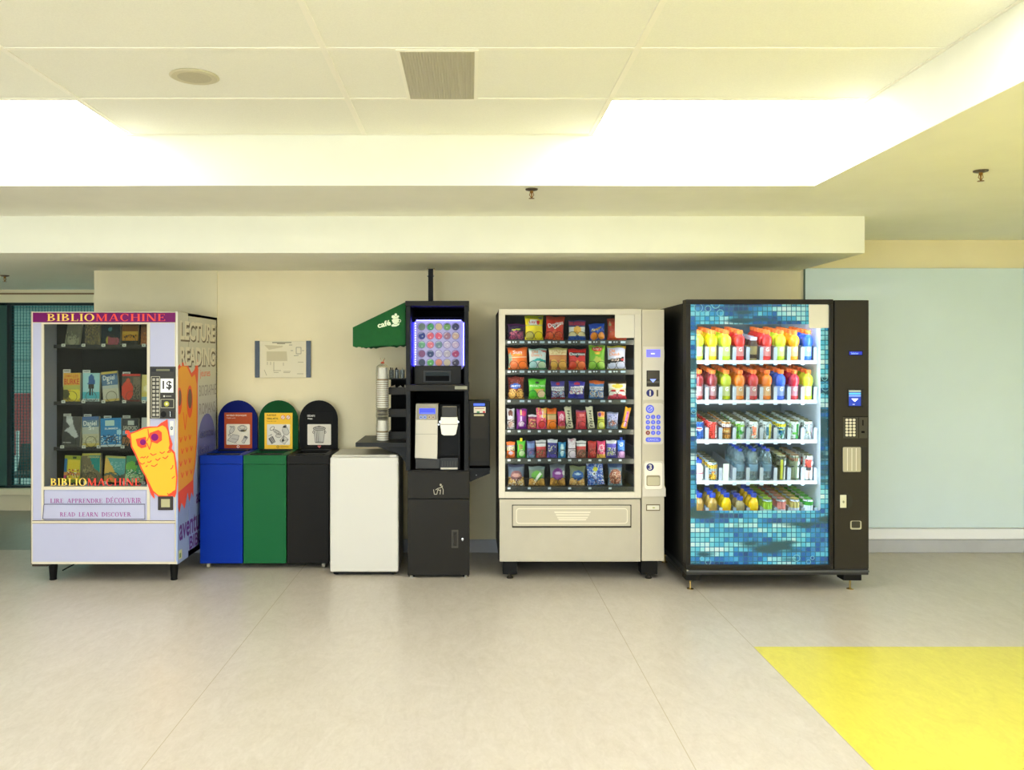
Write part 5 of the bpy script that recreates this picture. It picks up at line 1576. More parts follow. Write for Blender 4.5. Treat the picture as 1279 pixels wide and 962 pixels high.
# (x0, x1, top, base colour, art, texts, lean, label)
SN = [
 [(633, 656, 405, (50, 34, 70), [('b', .9, 1, (96, 40, 100)), ('d', [(.05, .1), (.4, .6), (.95, .1)], (120, 50, 90)), N(.1, .05, .9, .55, [(200, 80, 110), (150, 60, 100), (90, 50, 90)], .7), ('e', .35, .62, .12, .06, (190, 190, 60)), ('e', .6, .66, .14, .06, (170, 180, 70))], [], 2, 'dark purple chip bag on the top snack shelf'),
  (655, 679, 394, (240, 216, 30), [('b', .86, 1, (170, 176, 40)), ('d', [(.7, .86), (.95, .84), (.95, .96), (.72, .94)], (120, 124, 90)), ('e', .48, .72, .3, .12, (230, 228, 224)), ('e', .72, .72, .1, .08, (206, 40, 40)), ('b', .58, .62, (190, 190, 120)), ('e', .28, .2, .26, .17, (200, 186, 80)), ('e', .86, .24, .2, .18, (250, 226, 20))], [("Lay's", .24, .66, .72, .8, (210, 40, 50))], 0, 'yellow potato chip bag on the top snack shelf'),
  (680, 704, 396, (206, 50, 34), [('b', .84, 1, (170, 60, 40)), ('d', [(.3, .62), (.52, .44), (.84, .72), (.52, .52)], (240, 236, 230)), ('d', [(0, 0), (.5, .42), (1, 0)], (222, 84, 40)), N(.1, 0, .9, .35, [(190, 40, 30), (232, 100, 50)], .5), ('d', [(.34, .62), (.5, .5), (.62, .64)], (60, 30, 24))], [('Doritos', .12, .58, .92, .76, W, 18)], 4, 'red tortilla chip bag leaning on the top snack shelf'),
  (709.5, 732, 400, (50, 70, 120), [('b', .74, .96, (140, 50, 80)), N(.05, .74, .95, .94, [(80, 70, 110), (170, 50, 70)], .4), ('b', .24, .66, (210, 214, 206)), ('e', .5, .5, .24, .2, (240, 180, 70)), ('e', .2, .3, .26, .12, (222, 206, 150)), ('e', .8, .3, .24, .12, (222, 206, 150)), ('b', 0, .22, (40, 84, 170))], [('RUFFLES', .1, .74, .9, .9, (206, 60, 90))], 0, 'blue and white ridged chip bag with one orange chip on the top snack shelf'),
  (736, 756.5, 404.5, (30, 74, 180), [('e', .28, .24, .24, .24, (240, 140, 30)), ('e', .76, .24, .22, .22, (240, 150, 40)), ('d', [(.12, .6), (.8, .8), (.7, .64), (.2, .52)], (230, 180, 70)), N(.05, .5, .95, .7, [(20, 50, 130), (200, 220, 230)], .25)], [], -3, 'blue bag with two orange cheese puffs on the top snack shelf'),
  (758, 783, 398, (190, 60, 40), [('b', .84, 1, (150, 56, 40)), ('d', [(0, .6), (.1, .9), (.2, .7), (.16, .3)], (170, 160, 110)), ('e', .4, .25, .34, .2, (222, 90, 40)), ('b', .4, .66, (200, 80, 60))], [], 0, 'dark red chip bag half covered by the blank white card')],
 [(634.5, 660, 435, (240, 116, 46), [('b', .9, 1, (226, 100, 50)), ('d', [(0, .1), (0, .7), (.12, .8), (.2, .5), (.1, .1)], (170, 200, 170)), ('e', .3, .24, .24, .2, (250, 130, 70)), ('e', .74, .24, .22, .2, (250, 120, 40)), ('b', .54, .6, (236, 200, 160))], [('Sun', .26, .72, .7, .88, W), ('CHIPS', .24, .63, .72, .71, (250, 220, 90))], -2, 'orange multigrain chip bag on the second snack shelf'),
  (660, 683, 435.5, (206, 220, 218), [('b', .9, 1, (160, 196, 180)), ('d', [(0, .36), (.5, .56), (1, .44), (1, .3), (.5, .44), (0, .2)], (30, 164, 164)), ('e', .24, .24, .22, .18, (170, 214, 214)), ('e', .74, .2, .22, .18, (196, 224, 180)), ('d', [(.6, .94), (1, .92), (1, .8), (.8, .84)], (190, 90, 80)), ('b', .0, .08, (60, 130, 90))], [('Old', .18, .78, .5, .92, (240, 130, 30)), ('Dutch', .16, .62, .72, .76, (240, 120, 30))], 0, 'white and teal chip bag on the second snack shelf'),
  (685, 709, 434.5, (190, 96, 50), [('b', .88, 1, (200, 190, 110)), ('b', .66, .9, (236, 214, 160)), ('b', .4, .62, (206, 130, 60)), ('e', .26, .22, .24, .24, (226, 170, 60)), ('e', .76, .22, .24, .24, (232, 170, 70)), N(.1, .7, .9, .86, [(200, 150, 90)], .35), ('d', [(0, 0), (.06, .5), (.14, 0)], (110, 40, 40))], [], 0, 'tan and brown chip bag on the second snack shelf'),
  (709.5, 732.5, 436, (214, 36, 34), [('b', .9, 1, (190, 40, 44)), ('r', .06, .68, .94, .82, (40, 20, 26)), ('d', [(.3, .68), (.46, .56), (.64, .68)], (40, 20, 24)), ('d', [(.1, .0), (.5, .5), (.9, 0)], (240, 130, 50)), ('e', .24, .2, .2, .2, (230, 70, 40)), ('e', .76, .22, .2, .2, (244, 120, 60))], [('Doritos', .08, .69, .92, .82, W)], 0, 'bright red tortilla chip bag on the second snack shelf'),
  (734.5, 756, 431.5, (124, 190, 44), [('b', .9, 1, (150, 190, 80)), ('e', .5, .84, .34, .1, (220, 70, 60)), ('d', [(.3, .7), (.7, .7), (.6, .62), (.4, .62)], (240, 190, 60)), ('d', [(.2, .3), (.4, .54), (.7, .5), (.84, .3)], (196, 200, 80)), ('e', .24, .2, .24, .18, (150, 206, 70)), ('e', .84, .22, .2, .18, (170, 214, 90))], [("Lay's", .28, .8, .74, .91, (250, 236, 226))], 1, 'lime green potato chip bag on the second snack shelf'),
  (758, 782, 432, (206, 212, 236), [('b', .92, 1, (170, 170, 60)), ('d', [(.8, 1), (1, 1), (1, .84)], (226, 180, 50)), ('d', [(.02, .26), (.02, .42), (.9, .54), (.9, .36)], (40, 30, 32)), ('e', .82, .42, .08, .06, (190, 40, 40)), ('b', 0, .06, (170, 160, 80))], [('Old', .12, .72, .4, .86, (244, 140, 30)), ('Dutch', .12, .58, .66, .71, (244, 140, 30)), ('BBQ', .22, .34, .6, .46, (240, 214, 200), 9)], 0, 'white chip bag with a black band on the second snack shelf')],
 [(634, 655, 471, (120, 44, 36), [('b', .8, 1, (140, 50, 44)), N(.05, .7, .95, 1, [(190, 90, 80), (90, 30, 30)], .4), ('e', .46, .58, .36, .12, (40, 92, 190)), ('b', 0, .1, (190, 130, 60)), ('e', .26, .24, .24, .22, (232, 180, 90)), ('e', .74, .24, .24, .22, (226, 170, 80)), N(.05, .05, .95, .4, [(120, 70, 30), (240, 200, 110)], .3)], [('AHOY', .2, .54, .74, .63, W)], 0, 'brown cookie bag with a blue badge on the third snack shelf'),
  (659.5, 682.5, 473.5, (90, 200, 40), [('b', .92, 1, (70, 170, 40)), ('e', .5, .82, .12, .06, (40, 70, 40)), ('d', [(.3, .5), (.9, .5), (.8, .32), (.5, .26)], (206, 170, 60)), ('e', .72, .26, .22, .2, (240, 206, 160)), ('e', .26, .28, .2, .2, (70, 180, 40)), ('b', 0, .1, (110, 200, 50))], [('PISTACHIO', .1, .6, .9, .7, (236, 246, 220))], 0, 'bright green nut bag on the third snack shelf'),
  (688, 706, 477, (70, 64, 150), [('b', .46, .72, (228, 226, 230)), ('e', .5, .88, .14, .08, (200, 50, 60)), N(.05, .1, .95, .44, [(190, 80, 70), (150, 190, 210), (110, 60, 90), (206, 214, 224)], .8), ('b', 0, .1, (170, 60, 50))], [("Welch's", .1, .52, .9, .68, (50, 44, 90))], -1, 'blue fruit snack bag with a white name band on the third snack shelf'),
  (709, 730, 477, (60, 56, 170), [('d', [(.05, .3), (.1, .66), (.95, .76), (.9, .3)], (232, 228, 230)), ('e', .5, .86, .2, .08, (214, 60, 90)), N(.1, .26, .9, .44, [(190, 60, 80), (240, 236, 220), (120, 150, 220)], .6), ('b', 0, .14, (70, 80, 190))], [("Welch's", .12, .5, .88, .66, (60, 50, 100), 6)], 3, 'violet blue fruit snack bag with a slanted white band on the third snack shelf'),
  (735, 754.5, 476, (70, 120, 180), [('b', .84, 1, (190, 90, 50)), ('e', .5, .86, .24, .08, (220, 110, 50)), ('b', .5, .66, (216, 220, 226)), N(.05, .1, .95, .5, [(160, 196, 220), (230, 190, 110), (60, 100, 170), (226, 226, 220)], .75)], [("Welch's", .1, .52, .9, .65, (40, 60, 110))], 2, 'light blue fruit snack bag with an orange top on the third snack shelf'),
  (759, 783, 477, (230, 226, 214), [('b', .86, 1, (70, 50, 30)), ('e', .5, .74, .32, .12, (216, 196, 70)), ('b', .5, .64, (206, 206, 170)), ('e', .26, .48, .16, .06, (206, 50, 50)), ('e', .76, .48, .16, .06, (206, 50, 50)), ('b', 0, .22, (214, 50, 70)), ('e', .5, .2, .3, .1, (226, 90, 110))], [], 0, 'white and red bag with yellow pictures on the third snack shelf')],
 [(633, 643, 511, (206, 206, 214), [('e', .45, .78, .3, .16, (110, 60, 50)), ('e', .5, .25, .36, .2, (206, 170, 160)), ('b', .4, .46, (90, 60, 60)), N(.1, .05, .9, .7, [(150, 110, 100), (230, 230, 234)], .3)], [], 0, 'narrow white and brown sweet bar at the far end of the fourth shelf'),
  (645, 658.5, 511, (130, 40, 150), [('r', .3, .7, .5, .96, (232, 196, 120)), ('e', .72, .78, .22, .14, (206, 40, 110)), ('b', 0, .1, (120, 40, 140)), ('e', .45, .26, .28, .14, (222, 196, 220)), ('r', .36, .36, .5, .62, (214, 190, 226))], [], 0, 'purple sweet packet on the fourth snack shelf'),
  (659, 670.5, 518.5, (190, 60, 90), [('b', .88, 1, (206, 200, 214)), ('b', .74, .86, (130, 40, 90)), N(.1, .05, .9, .7, [(226, 100, 110), (230, 200, 110), (150, 40, 70)], .6)], [], 2, 'short dark pink sweet packet on the fourth snack shelf'),
  (669.5, 683, 510, (232, 80, 120), [('d', [(.5, 1), (1, 1), (1, .5), (.6, .6)], (244, 190, 90)), ('d', [(.5, .5), (.6, .95), (.7, .9), (.62, .5)], (236, 232, 240)), ('e', .5, .24, .36, .2, (230, 60, 60)), N(0, .4, 1, 1, [(240, 120, 150), (250, 210, 110)], .3)], [], 0, 'pink and yellow sweet packet on the fourth snack shelf'),
  (683, 695.5, 510.5, (240, 120, 30), [('b', .8, 1, (226, 96, 20)), ('b', .44, .66, (206, 170, 110)), ('e', .5, .24, .42, .2, (250, 130, 10)), ('b', .66, .72, (120, 140, 60))], [], 0, 'orange sweet packet on the fourth snack shelf'),
  (696.5, 706.5, 514, (214, 50, 100), [('e', .5, .66, .3, .2, (236, 190, 206)), ('b', .0, .2, (206, 140, 60)), ('e', .5, .36, .36, .12, (190, 40, 50)), N(.1, .1, .9, .9, [(226, 90, 130), (180, 30, 70)], .3)], [], 0, 'crimson sweet packet with a pale swirl on the fourth snack shelf'),
  (706.5, 717, 508.5, (216, 212, 176), [('b', .0, .06, (190, 184, 140))] + [('d', [(.3, .84 - k * .11), (.72, .8 - k * .11), (.7, .74 - k * .11), (.3, .78 - k * .11)], (70, 58, 44)) for k in range(7)], [], -6, 'cream bar with brown lettering, next to the crimson packet'),
  (719, 732.5, 513, (206, 54, 64), [('b', .9, 1, (150, 60, 110)), ('r', .3, .68, .8, .8, (236, 120, 120)), N(.1, .1, .9, .66, [(226, 90, 80), (170, 40, 50)], .5)], [], 0, 'red sweet packet between the two cream bars'),
  (733.5, 744, 508.5, (216, 212, 178), [('b', .0, .06, (190, 184, 140))] + [('d', [(.3, .84 - k * .11), (.72, .8 - k * .11), (.7, .74 - k * .11), (.3, .78 - k * .11)], (70, 58, 44)) for k in range(7)], [], -6, 'cream bar with brown lettering, next to the yellow box'),
  (746, 755.5, 514.5, (206, 210, 60), [('b', .7, 1, (236, 170, 110)), ('e', .3, .84, .2, .12, (120, 60, 150)), ('e', .7, .86, .2, .1, (230, 120, 50)), ('e', .45, .22, .4, .18, (220, 226, 130)), ('b', .5, .54, (90, 110, 50))], [], 0, 'yellow and orange sweet box on the fourth snack shelf'),
  (757, 772, 515.5, (110, 120, 150), [('b', .56, .9, (160, 164, 214)), ('b', 0, .2, (110, 140, 160)), ('e', .5, .34, .34, .14, (170, 110, 90)), N(.1, .1, .9, .9, [(190, 190, 214), (96, 104, 130)], .35)], [], 2, 'grey blue sweet bag on the fourth snack shelf'),
  (774.5, 783.5, 509.5, (240, 170, 40), [('r', .3, .1, .75, .8, (190, 90, 170)), ('r', .36, .1, .6, .34, (240, 200, 214)), N(.3, .3, .7, .8, [(120, 50, 140), (236, 150, 200)], .4)], [], 13, 'tilted yellow and purple sweet stick beside the shelf rail')],
 [(632.5, 643.5, 552, (238, 120, 50), [('b', .44, .74, (220, 214, 170)), ('b', .66, .78, (190, 170, 200)), N(.1, .5, .9, .74, [(90, 60, 150), (230, 220, 160)], .4), ('e', .5, .3, .3, .1, (206, 190, 214))], [], 0, 'orange and cream sweet packet on the fifth snack shelf'),
  (645.5, 656.5, 551, (90, 200, 50), [('e', .45, .66, .26, .16, (140, 110, 60)), ('e', .55, .3, .34, .2, (200, 224, 170)), ('b', 0, .1, (60, 170, 60)), N(.2, .5, .7, .8, [(206, 90, 60), (120, 190, 70)], .4)], [], 0, 'green pouch with a yellow cap on the fifth snack shelf'),
  (658, 668.5, 551.5, (86, 96, 150), [('b', .6, .86, (110, 140, 200)), ('b', 0, .2, (110, 140, 170)), N(.1, .2, .9, .6, [(150, 80, 110), (100, 110, 170)], .5)], [], 0, 'blue and mauve sweet packet on the fifth snack shelf'),
  (669.5, 683, 550.5, (170, 60, 56), [('b', .62, 1, (226, 222, 224)), ('b', .82, .86, (60, 56, 60)), ('b', .5, .62, (200, 60, 64)), N(.1, .05, .9, .44, [(110, 60, 44), (200, 90, 80), (90, 120, 70)], .5)], [], -2, 'red and white pouch beside the navy and white pouch'),
  (683, 696, 549.5, (70, 70, 150), [('b', .8, 1, (222, 226, 234)), ('b', .9, .93, (40, 44, 80)), ('b', .7, .8, (40, 40, 130)), N(.1, .2, .9, .66, [(60, 60, 80), (206, 206, 170), (50, 50, 110)], .5), ('b', .0, .18, (90, 80, 180))], [], 2, 'navy and white pouch next to the teal packet'),
  (697, 707, 553, (30, 132, 186), [('e', .5, .5, .24, .42, (180, 220, 224)), ('e', .5, .56, .1, .2, (220, 236, 236)), ('b', .5, .54, (90, 120, 120))], [], 0, 'teal packet with a white leaf shape on the fifth snack shelf'),
  (709, 719.5, 548.5, (230, 216, 224), [('e', .5, .94, .36, .06, (220, 170, 190)), ('e', .5, .24, .4, .2, (240, 224, 232)), ('b', .46, .5, (110, 80, 90)), N(0, .5, 1, 1, [(250, 240, 244), (200, 180, 190)], .3)], [], 0, 'white and pink sweet packet on the fifth snack shelf'),
  (719.5, 732.5, 551, (150, 80, 60), [('b', .66, 1, (230, 228, 228)), ('b', .82, .86, (60, 56, 60)), ('b', .48, .66, (206, 70, 66)), N(.1, .05, .9, .46, [(110, 80, 60), (170, 120, 90), (60, 50, 40)], .5)], [], 0, 'red and white pouch beside the white and pink packet'),
  (734, 745, 551.5, (190, 44, 40), [('b', .8, 1, (206, 60, 50)), N(.2, .1, .9, .7, [(150, 40, 36), (220, 100, 80), (110, 50, 40)], .5)], [], 0, 'plain dark red packet on the fifth snack shelf'),
  (745.5, 756.5, 551.5, (232, 70, 120), [('e', .5, .6, .3, .24, (246, 200, 214)), ('e', .5, .6, .16, .12, (230, 80, 130)), ('b', 0, .24, (246, 190, 70)), N(.1, .2, .9, .9, [(250, 170, 190), (214, 40, 90)], .3)], [], 0, 'hot pink and yellow packet on the fifth snack shelf'),
  (757, 770.5, 550.5, (90, 84, 176), [('b', .8, 1, (226, 226, 230)), ('b', .6, .78, (80, 70, 180)), N(.05, .12, .95, .58, [(60, 64, 70), (170, 190, 120), (206, 206, 200)], .6), ('b', 0, .1, (60, 60, 150))], [], 0, 'violet and white pouch beside the blue bottle shaped pouch'),
  (771, 781, 550, (60, 130, 226), [('e', .5, .76, .3, .12, (206, 226, 246)), ('b', .38, .44, (40, 70, 170)), ('b', .0, .36, (196, 150, 200)), N(.1, .4, .9, .9, [(120, 180, 240), (50, 110, 214)], .4)], [], 0, 'blue pouch with a dark blue cap on the fifth snack shelf')],
 [(634, 655.5, 581, (96, 112, 136), [('b', .88, 1, (76, 80, 110)), ('b', .0, .4, (190, 150, 80)), ('e', .5, .46, .36, .26, (130, 86, 90)), ('e', .5, .5, .26, .08, (190, 140, 130)), N(.05, 0, .95, .3, [(226, 200, 130), (150, 110, 60), (220, 216, 200)], .6)], [], 0, 'clear cookie bag with a brown oval label on the bottom snack shelf'),
  (660, 681, 583.5, (110, 130, 110), [('b', .84, 1, (130, 150, 150)), ('b', .0, .36, (200, 150, 70)), ('e', .5, .54, .36, .24, (96, 170, 50)), ('d', [(.2, .1), (.34, .1), (.7, .5), (.84, .62), (.7, .7), (.5, .52)], (226, 232, 214)), N(.05, 0, .95, .3, [(226, 180, 90), (170, 120, 60)], .5)], [], 0, 'clear cookie bag with a green oval label on the bottom snack shelf'),
  (686.5, 706.5, 581, (126, 136, 140), [('b', .84, 1, (110, 120, 130)), ('b', .0, .36, (190, 140, 60)), ('e', .5, .54, .38, .28, (130, 50, 140)), ('e', .5, .6, .24, .06, (206, 170, 214)), ('e', .92, .6, .1, .1, (220, 224, 220)), N(.05, 0, .95, .3, [(230, 180, 80), (150, 100, 50)], .5)], [], 0, 'clear cookie bag with a purple oval label on the bottom snack shelf'),
  (710.5, 731, 583.5, (120, 130, 100), [('b', .86, 1, (130, 140, 100)), ('b', .0, .36, (216, 170, 90)), ('e', .52, .52, .38, .26, (40, 92, 160)), ('e', .5, .6, .24, .05, (170, 200, 220)), ('d', [(.3, .0), (.42, .34), (.6, .0)], (236, 190, 110)), N(.05, 0, .95, .25, [(240, 210, 150), (190, 130, 60)], .4)], [], 2, 'clear cookie bag with a blue oval label on the bottom snack shelf'),
  (733.5, 755.5, 578.5, (70, 110, 200), [N(0, 0, 1, 1, [(40, 60, 150), (206, 214, 236), (90, 150, 220), (60, 90, 190)], .8), ('e', .5, .7, .16, .1, (214, 214, 50)), ('e', .4, .5, .12, .08, (236, 240, 240)), ('e', .4, .5, .04, .04, (20, 50, 60))], [], -4, 'crumpled blue and white bag on the bottom snack shelf'),
  (759, 777.5, 580, (92, 120, 140), [('b', .84, 1, (60, 84, 130)), ('e', .5, .42, .44, .34, (150, 84, 64)), N(.1, .1, .9, .7, [(190, 150, 120), (110, 60, 50), (214, 190, 170)], .45), ('b', 0, .08, (110, 140, 150))], [], 0, 'clear bag of brown cookies on the bottom snack shelf')],
]
cm_ = mat((24, 22, 20), .3, .7, name='dark spiral wire')
for r, row in enumerate(SN):
    zt_ = PZ(LIPS[r] - 2.6, YP) - .0015
    small = r in (3, 4)
    for k, (x0, x1, top, base, art, texts, lean, lab) in enumerate(row):
        Yq = YP + (.022 if small else .034)
        w_ = (x1 - x0) / F * Yq; h_ = (LIPS[r] - 2.6 - top) / F * Yq
        if abs(lean) > 5: w_ *= .86
        th = .03 if small else .05
        ob = packet('sweet_packet' if small else 'snack_bag', w_, h_, th, base, art, texts, 12 if small else 22, 22 if small else 24, seed=r * 13 + k, end=.05, wr=1.3)
        lift = abs(math.sin(math.radians(lean))) * w_ / 2 + .0008
        ob.rotation_euler = (math.radians(-2), math.radians(lean), 0)
        ob.location = ((PX(x0, Yq) + PX(x1, Yq)) / 2, Yq + .002, zt_ + lift)
        tag(ob, lab, 'sweet packet' if small else 'snack bag', 'sweets in the snack machine' if small else 'bags in the snack machine')
        if r == 4 and k in (1, 11):      # pouches with a screw cap
            cap = MB()
            cc = mat((236, 220, 30) if k == 1 else (40, 70, 190), .4)
            cap.lathe([(.007, 0), (.0095, .002), (.0095, .02), (.008, .022), (.0, .022)], cc, (0, 0, h_ - .004), 14)
            cb = cap.build('cap'); cb.parent = ob
        # front turn of the wire spiral that holds it
        yy = Yq - th / 2 - .009
        if small:
            rings = [((x0 + x1) / 2 + 1.2, .026)]
        else:
            m_x = (x0 + x1) / 2; rings = [(m_x - 5.6, .0285), (m_x + 5.6, .0285)]
        if (r, k) in ((0, 5),): continue
        a = MB()
        for cx, rad in rings:
            xx = PX(cx, yy); zz = zt_ + rad + .003
            a.tube([(xx + rad * math.cos(math.radians(q)), yy + .0, zz + rad * math.sin(math.radians(q))) for q in range(-60, 241, 15)], .0017, cm_, 6)
        a.build('spiral', sm)
# ------------------------------------------------------------------ the drinks vending machine
YDR = 5.34
DX0, DX1 = PX(857, YDR), PX(1085.5, YDR)
DXC = PX(1041.5, YDR)
DZ0, DZ1 = PZ(711, YDR), PZ(374, YDR)
DYB = 6.24
blk = mat((28, 25, 21), .42, spec=.25, var=.04, scale=12, name='dark bronze black')
blk2 = mat((41, 37, 30), .45, spec=.25, var=.04, scale=12, name='dark bronze column')
dm = thing('drinks_vending_machine', 'tall black glass front vending machine with five shelves of bottles and cans', 'vending machine', ((DX0 + DX1) / 2, (YDR + DYB) / 2, 0))
yd = YDR + .09
a = MB()
zt_c = DZ1 - .02
a.box(DX0, DX0 + .05, yd, DYB, DZ0, zt_c, M_BLACK, .003); a.box(DX1 - .2, DX1, yd, DYB, DZ0, zt_c, M_BLACK, .003)
a.box(DX0 + .05, DX1 - .2, yd, DYB, zt_c - .05, zt_c, M_BLACK); a.box(DX0 + .05, DX1 - .2, yd, DYB, DZ0, DZ0 + .235, M_BLACK)
a.box(DX0 + .05, DX1 - .2, DYB - .04, DYB, DZ0 + .235, zt_c - .05, M_BLACK)
a.build('cabinet', dm)
# white liner
xi1 = PX(1024.5, yd) + .012
lw = mat((226, 234, 238), .45, name='white inner liner')
a = MB()
zi0, zi1 = DZ0 + .235, zt_c - .05
a.box(DX0 + .05, DX0 + .055, yd, DYB - .09, zi0, zi1, lw); a.box(xi1, xi1 + .005, yd, DYB - .09, zi0, zi1, lw)
a.box(DX0 + .055, xi1, DYB - .095, DYB - .09, zi0, zi1, mat((120, 128, 128), .5, name='grey back wall')); a.box(DX0 + .055, xi1, yd, DYB - .09, zi0, zi0 + .005, lw); a.box(DX0 + .055, xi1, yd, DYB - .09, zi1 - .005, zi1, lw)
a.build('inner_liner', dm)
# door frame
a = MB()
a.fbox(857, 374, 1041, 380, YDR, yd, blk, .003); a.fbox(857, 380, 862.4, 706, YDR, yd, blk, .003); a.fbox(1036, 380, 1041, 706, YDR, yd, blk, .003); a.fbox(857, 706, 1041, 711.6, YDR, yd, blk, .003)
a.build('door_frame', dm)


def tile_print():
    """Printed glass: rows of small squares in sea blues, drifting into plain dark blue."""
    m = bpy.data.materials.new('printed blue squares')
    m.use_nodes = True
    nt = m.node_tree; b = nt.nodes['Principled BSDF']; L = nt.links.new
    tc = nt.nodes.new('ShaderNodeTexCoord'); sp = nt.nodes.new('ShaderNodeSeparateXYZ'); L(tc.outputs['Object'], sp.inputs[0])
    pit = 6.03 / F * YDR

    def math_(op, a_, b_=None):
        n = nt.nodes.new('ShaderNodeMath'); n.operation = op
        for i, v in enumerate((a_, b_)):
            if v is None: continue
            if isinstance(v, (int, float)): n.inputs[i].default_value = v
            else: L(v, n.inputs[i])
        return n.outputs[0]
    ax = math_('DIVIDE', sp.outputs['X'], pit); az = math_('DIVIDE', sp.outputs['Z'], pit)
    fx, fz = math_('FLOOR', ax), math_('FLOOR', az)
    gx, gz = math_('SUBTRACT', ax, fx), math_('SUBTRACT', az, fz)
    edge = math_('MAXIMUM', math_('LESS_THAN', gx, .17), math_('LESS_THAN', gz, .17))
    cb = nt.nodes.new('ShaderNodeCombineXYZ'); L(fx, cb.inputs[0]); L(fz, cb.inputs[1])
    wn = nt.nodes.new('ShaderNodeTexWhiteNoise'); L(cb.outputs[0], wn.inputs['Vector'])
    # slow waves that decide how light a square is
    cb2 = nt.nodes.new('ShaderNodeCombineXYZ'); L(math_('MULTIPLY', fx, .085), cb2.inputs[0]); L(math_('MULTIPLY', fz, .30), cb2.inputs[1])
    nz = nt.nodes.new('ShaderNodeTexNoise'); nz.inputs['Scale'].default_value = 1.0; nz.inputs['Detail'].default_value = 3; L(cb2.outputs[0], nz.inputs['Vector'])
    t = math_('ADD', math_('MULTIPLY', math_('SUBTRACT', nz.outputs['Fac'], .5), 3.2), math_('MULTIPLY', wn.outputs['Value'], .3))
    t = math_('ADD', t, .36)
    rp = nt.nodes.new('ShaderNodeValToRGB'); L(t, rp.inputs[0])
    els = rp.color_ramp.elements
    els[0].position = 0; els[0].color = LC((10, 62, 124)); els[1].position = 1; els[1].color = LC((232, 250, 255))
    for p_, c_ in ((.25, (14, 98, 190)), (.42, (50, 160, 226)), (.58, (104, 212, 240)), (.75, (168, 236, 246))):
        e = els.new(p_); e.color = LC(c_)
    # smooth version for the drifts and the gaps between squares
    mp = nt.nodes.new('ShaderNodeMapping'); mp.inputs['Scale'].default_value = (1.6, 1, 6.5); L(tc.outputs['Object'], mp.inputs[0])
    n2 = nt.nodes.new('ShaderNodeTexNoise'); n2.inputs['Scale'].default_value = 1.5; n2.inputs['Detail'].default_value = 2; L(mp.outputs[0], n2.inputs['Vector'])
    r2 = nt.nodes.new('ShaderNodeValToRGB'); L(n2.outputs['Fac'], r2.inputs[0])
    r2.color_ramp.elements[0].position = .38; r2.color_ramp.elements[0].color = LC((26, 84, 104)); r2.color_ramp.elements[1].position = .66; r2.color_ramp.elements[1].color = LC((30, 128, 176))
    fade = nt.nodes.new('ShaderNodeMapRange'); L(n2.outputs['Fac'], fade.inputs[0]); fade.inputs[1].default_value = .40; fade.inputs[2].default_value = .47
    inv = math_('SUBTRACT', 1.0, fade.outputs[0])
    fac = math_('MAXIMUM', edge, inv)
    mx = nt.nodes.new('ShaderNodeMix'); mx.data_type = 'RGBA'
    L(fac, mx.inputs['Factor']); L(rp.outputs[0], mx.inputs[6]); L(r2.outputs[0], mx.inputs[7])
    L(mx.outputs[2], b.inputs['Base Color'])
    b.inputs['Roughness'].default_value = .12; b.inputs['Coat Weight'].default_value = .3; b.inputs['Coat Roughness'].default_value = .04
    return m


tpm = tile_print()
yg = YDR + .012
a = MB(); a.fbox(862.4, 380, 1036, 706, yg, yg + .006, glass_mat((246, 251, 253), .45)); gd = a.build('glass_pane', dm)
a = MB()
yq = yg + .007
x0, x1, x2, x3 = 862.4, 870, 1025, 1036
a.fbox(x0, 380, x3, 405, yq, yq + .004, tpm); a.fbox(x0, 405, x1, 638, yq, yq + .004, tpm); a.fbox(x2, 405, x3, 638, yq, yq + .004, tpm); a.fbox(x0, 638, x3, 706, yq, yq + .004, tpm)
# rounded lower corner of the clear window
c_ = [(x2, 638), (x2, 634.6)] + [(x2 - 3.4 + 3.4 * math.cos(math.radians(q)), 634.6 + 3.4 * math.sin(math.radians(q))) for q in (15, 30, 45, 60, 75)] + [(x2 - 3.4, 638)]
a.fpoly(c_, yq + .004, tpm, .004)
pr = a.build('printed_border', dm); part_label(pr, 'printed border of small blue squares')
rg = mat((120, 206, 226), .3, name='pale ring print')
a = MB()
for cx, cy, r, w_ in ((872.2, 384.5, 5.6, .7), (884.4, 385.6, 3.9, .7), (879.4, 391, 2.4, .6), (893.8, 383.4, 0, 0), (899.6, 391, 4.4, .8), (866.5, 514, 3.2, .6), (1030, 472, 3.6, .6), (1031, 484, 4.6, .6), (1027.8, 493, 2.2, .5), (995, 697.3, 4.4, .7), (1014.8, 697, 2.5, .6), (876.6, 698, 2.6, .6), (1010, 702, 2.8, .5), (884.5, 702, 3.6, .5)):
    if r: a.fring(cx, cy, r, w_, yq - .0001, rg, .0004)
a.fring(893.8, 380.2, 5.4, 1, yq - .0001, rg, .0004, 12, 0, 180)
a.build('ring_print', pr)
a = MB(); a.fpoly([(1010, 380.4), (1033.6, 380.4), (1035.4, 382), (1035.4, 409.6), (1026, 409.6), (1026, 410.4), (1010.4, 409.6)], yg - .0005, mat((216, 213, 202), .5, name='blank white card'), .001); part_label(a.build('blank_card', gd), 'blank white card in the upper corner')
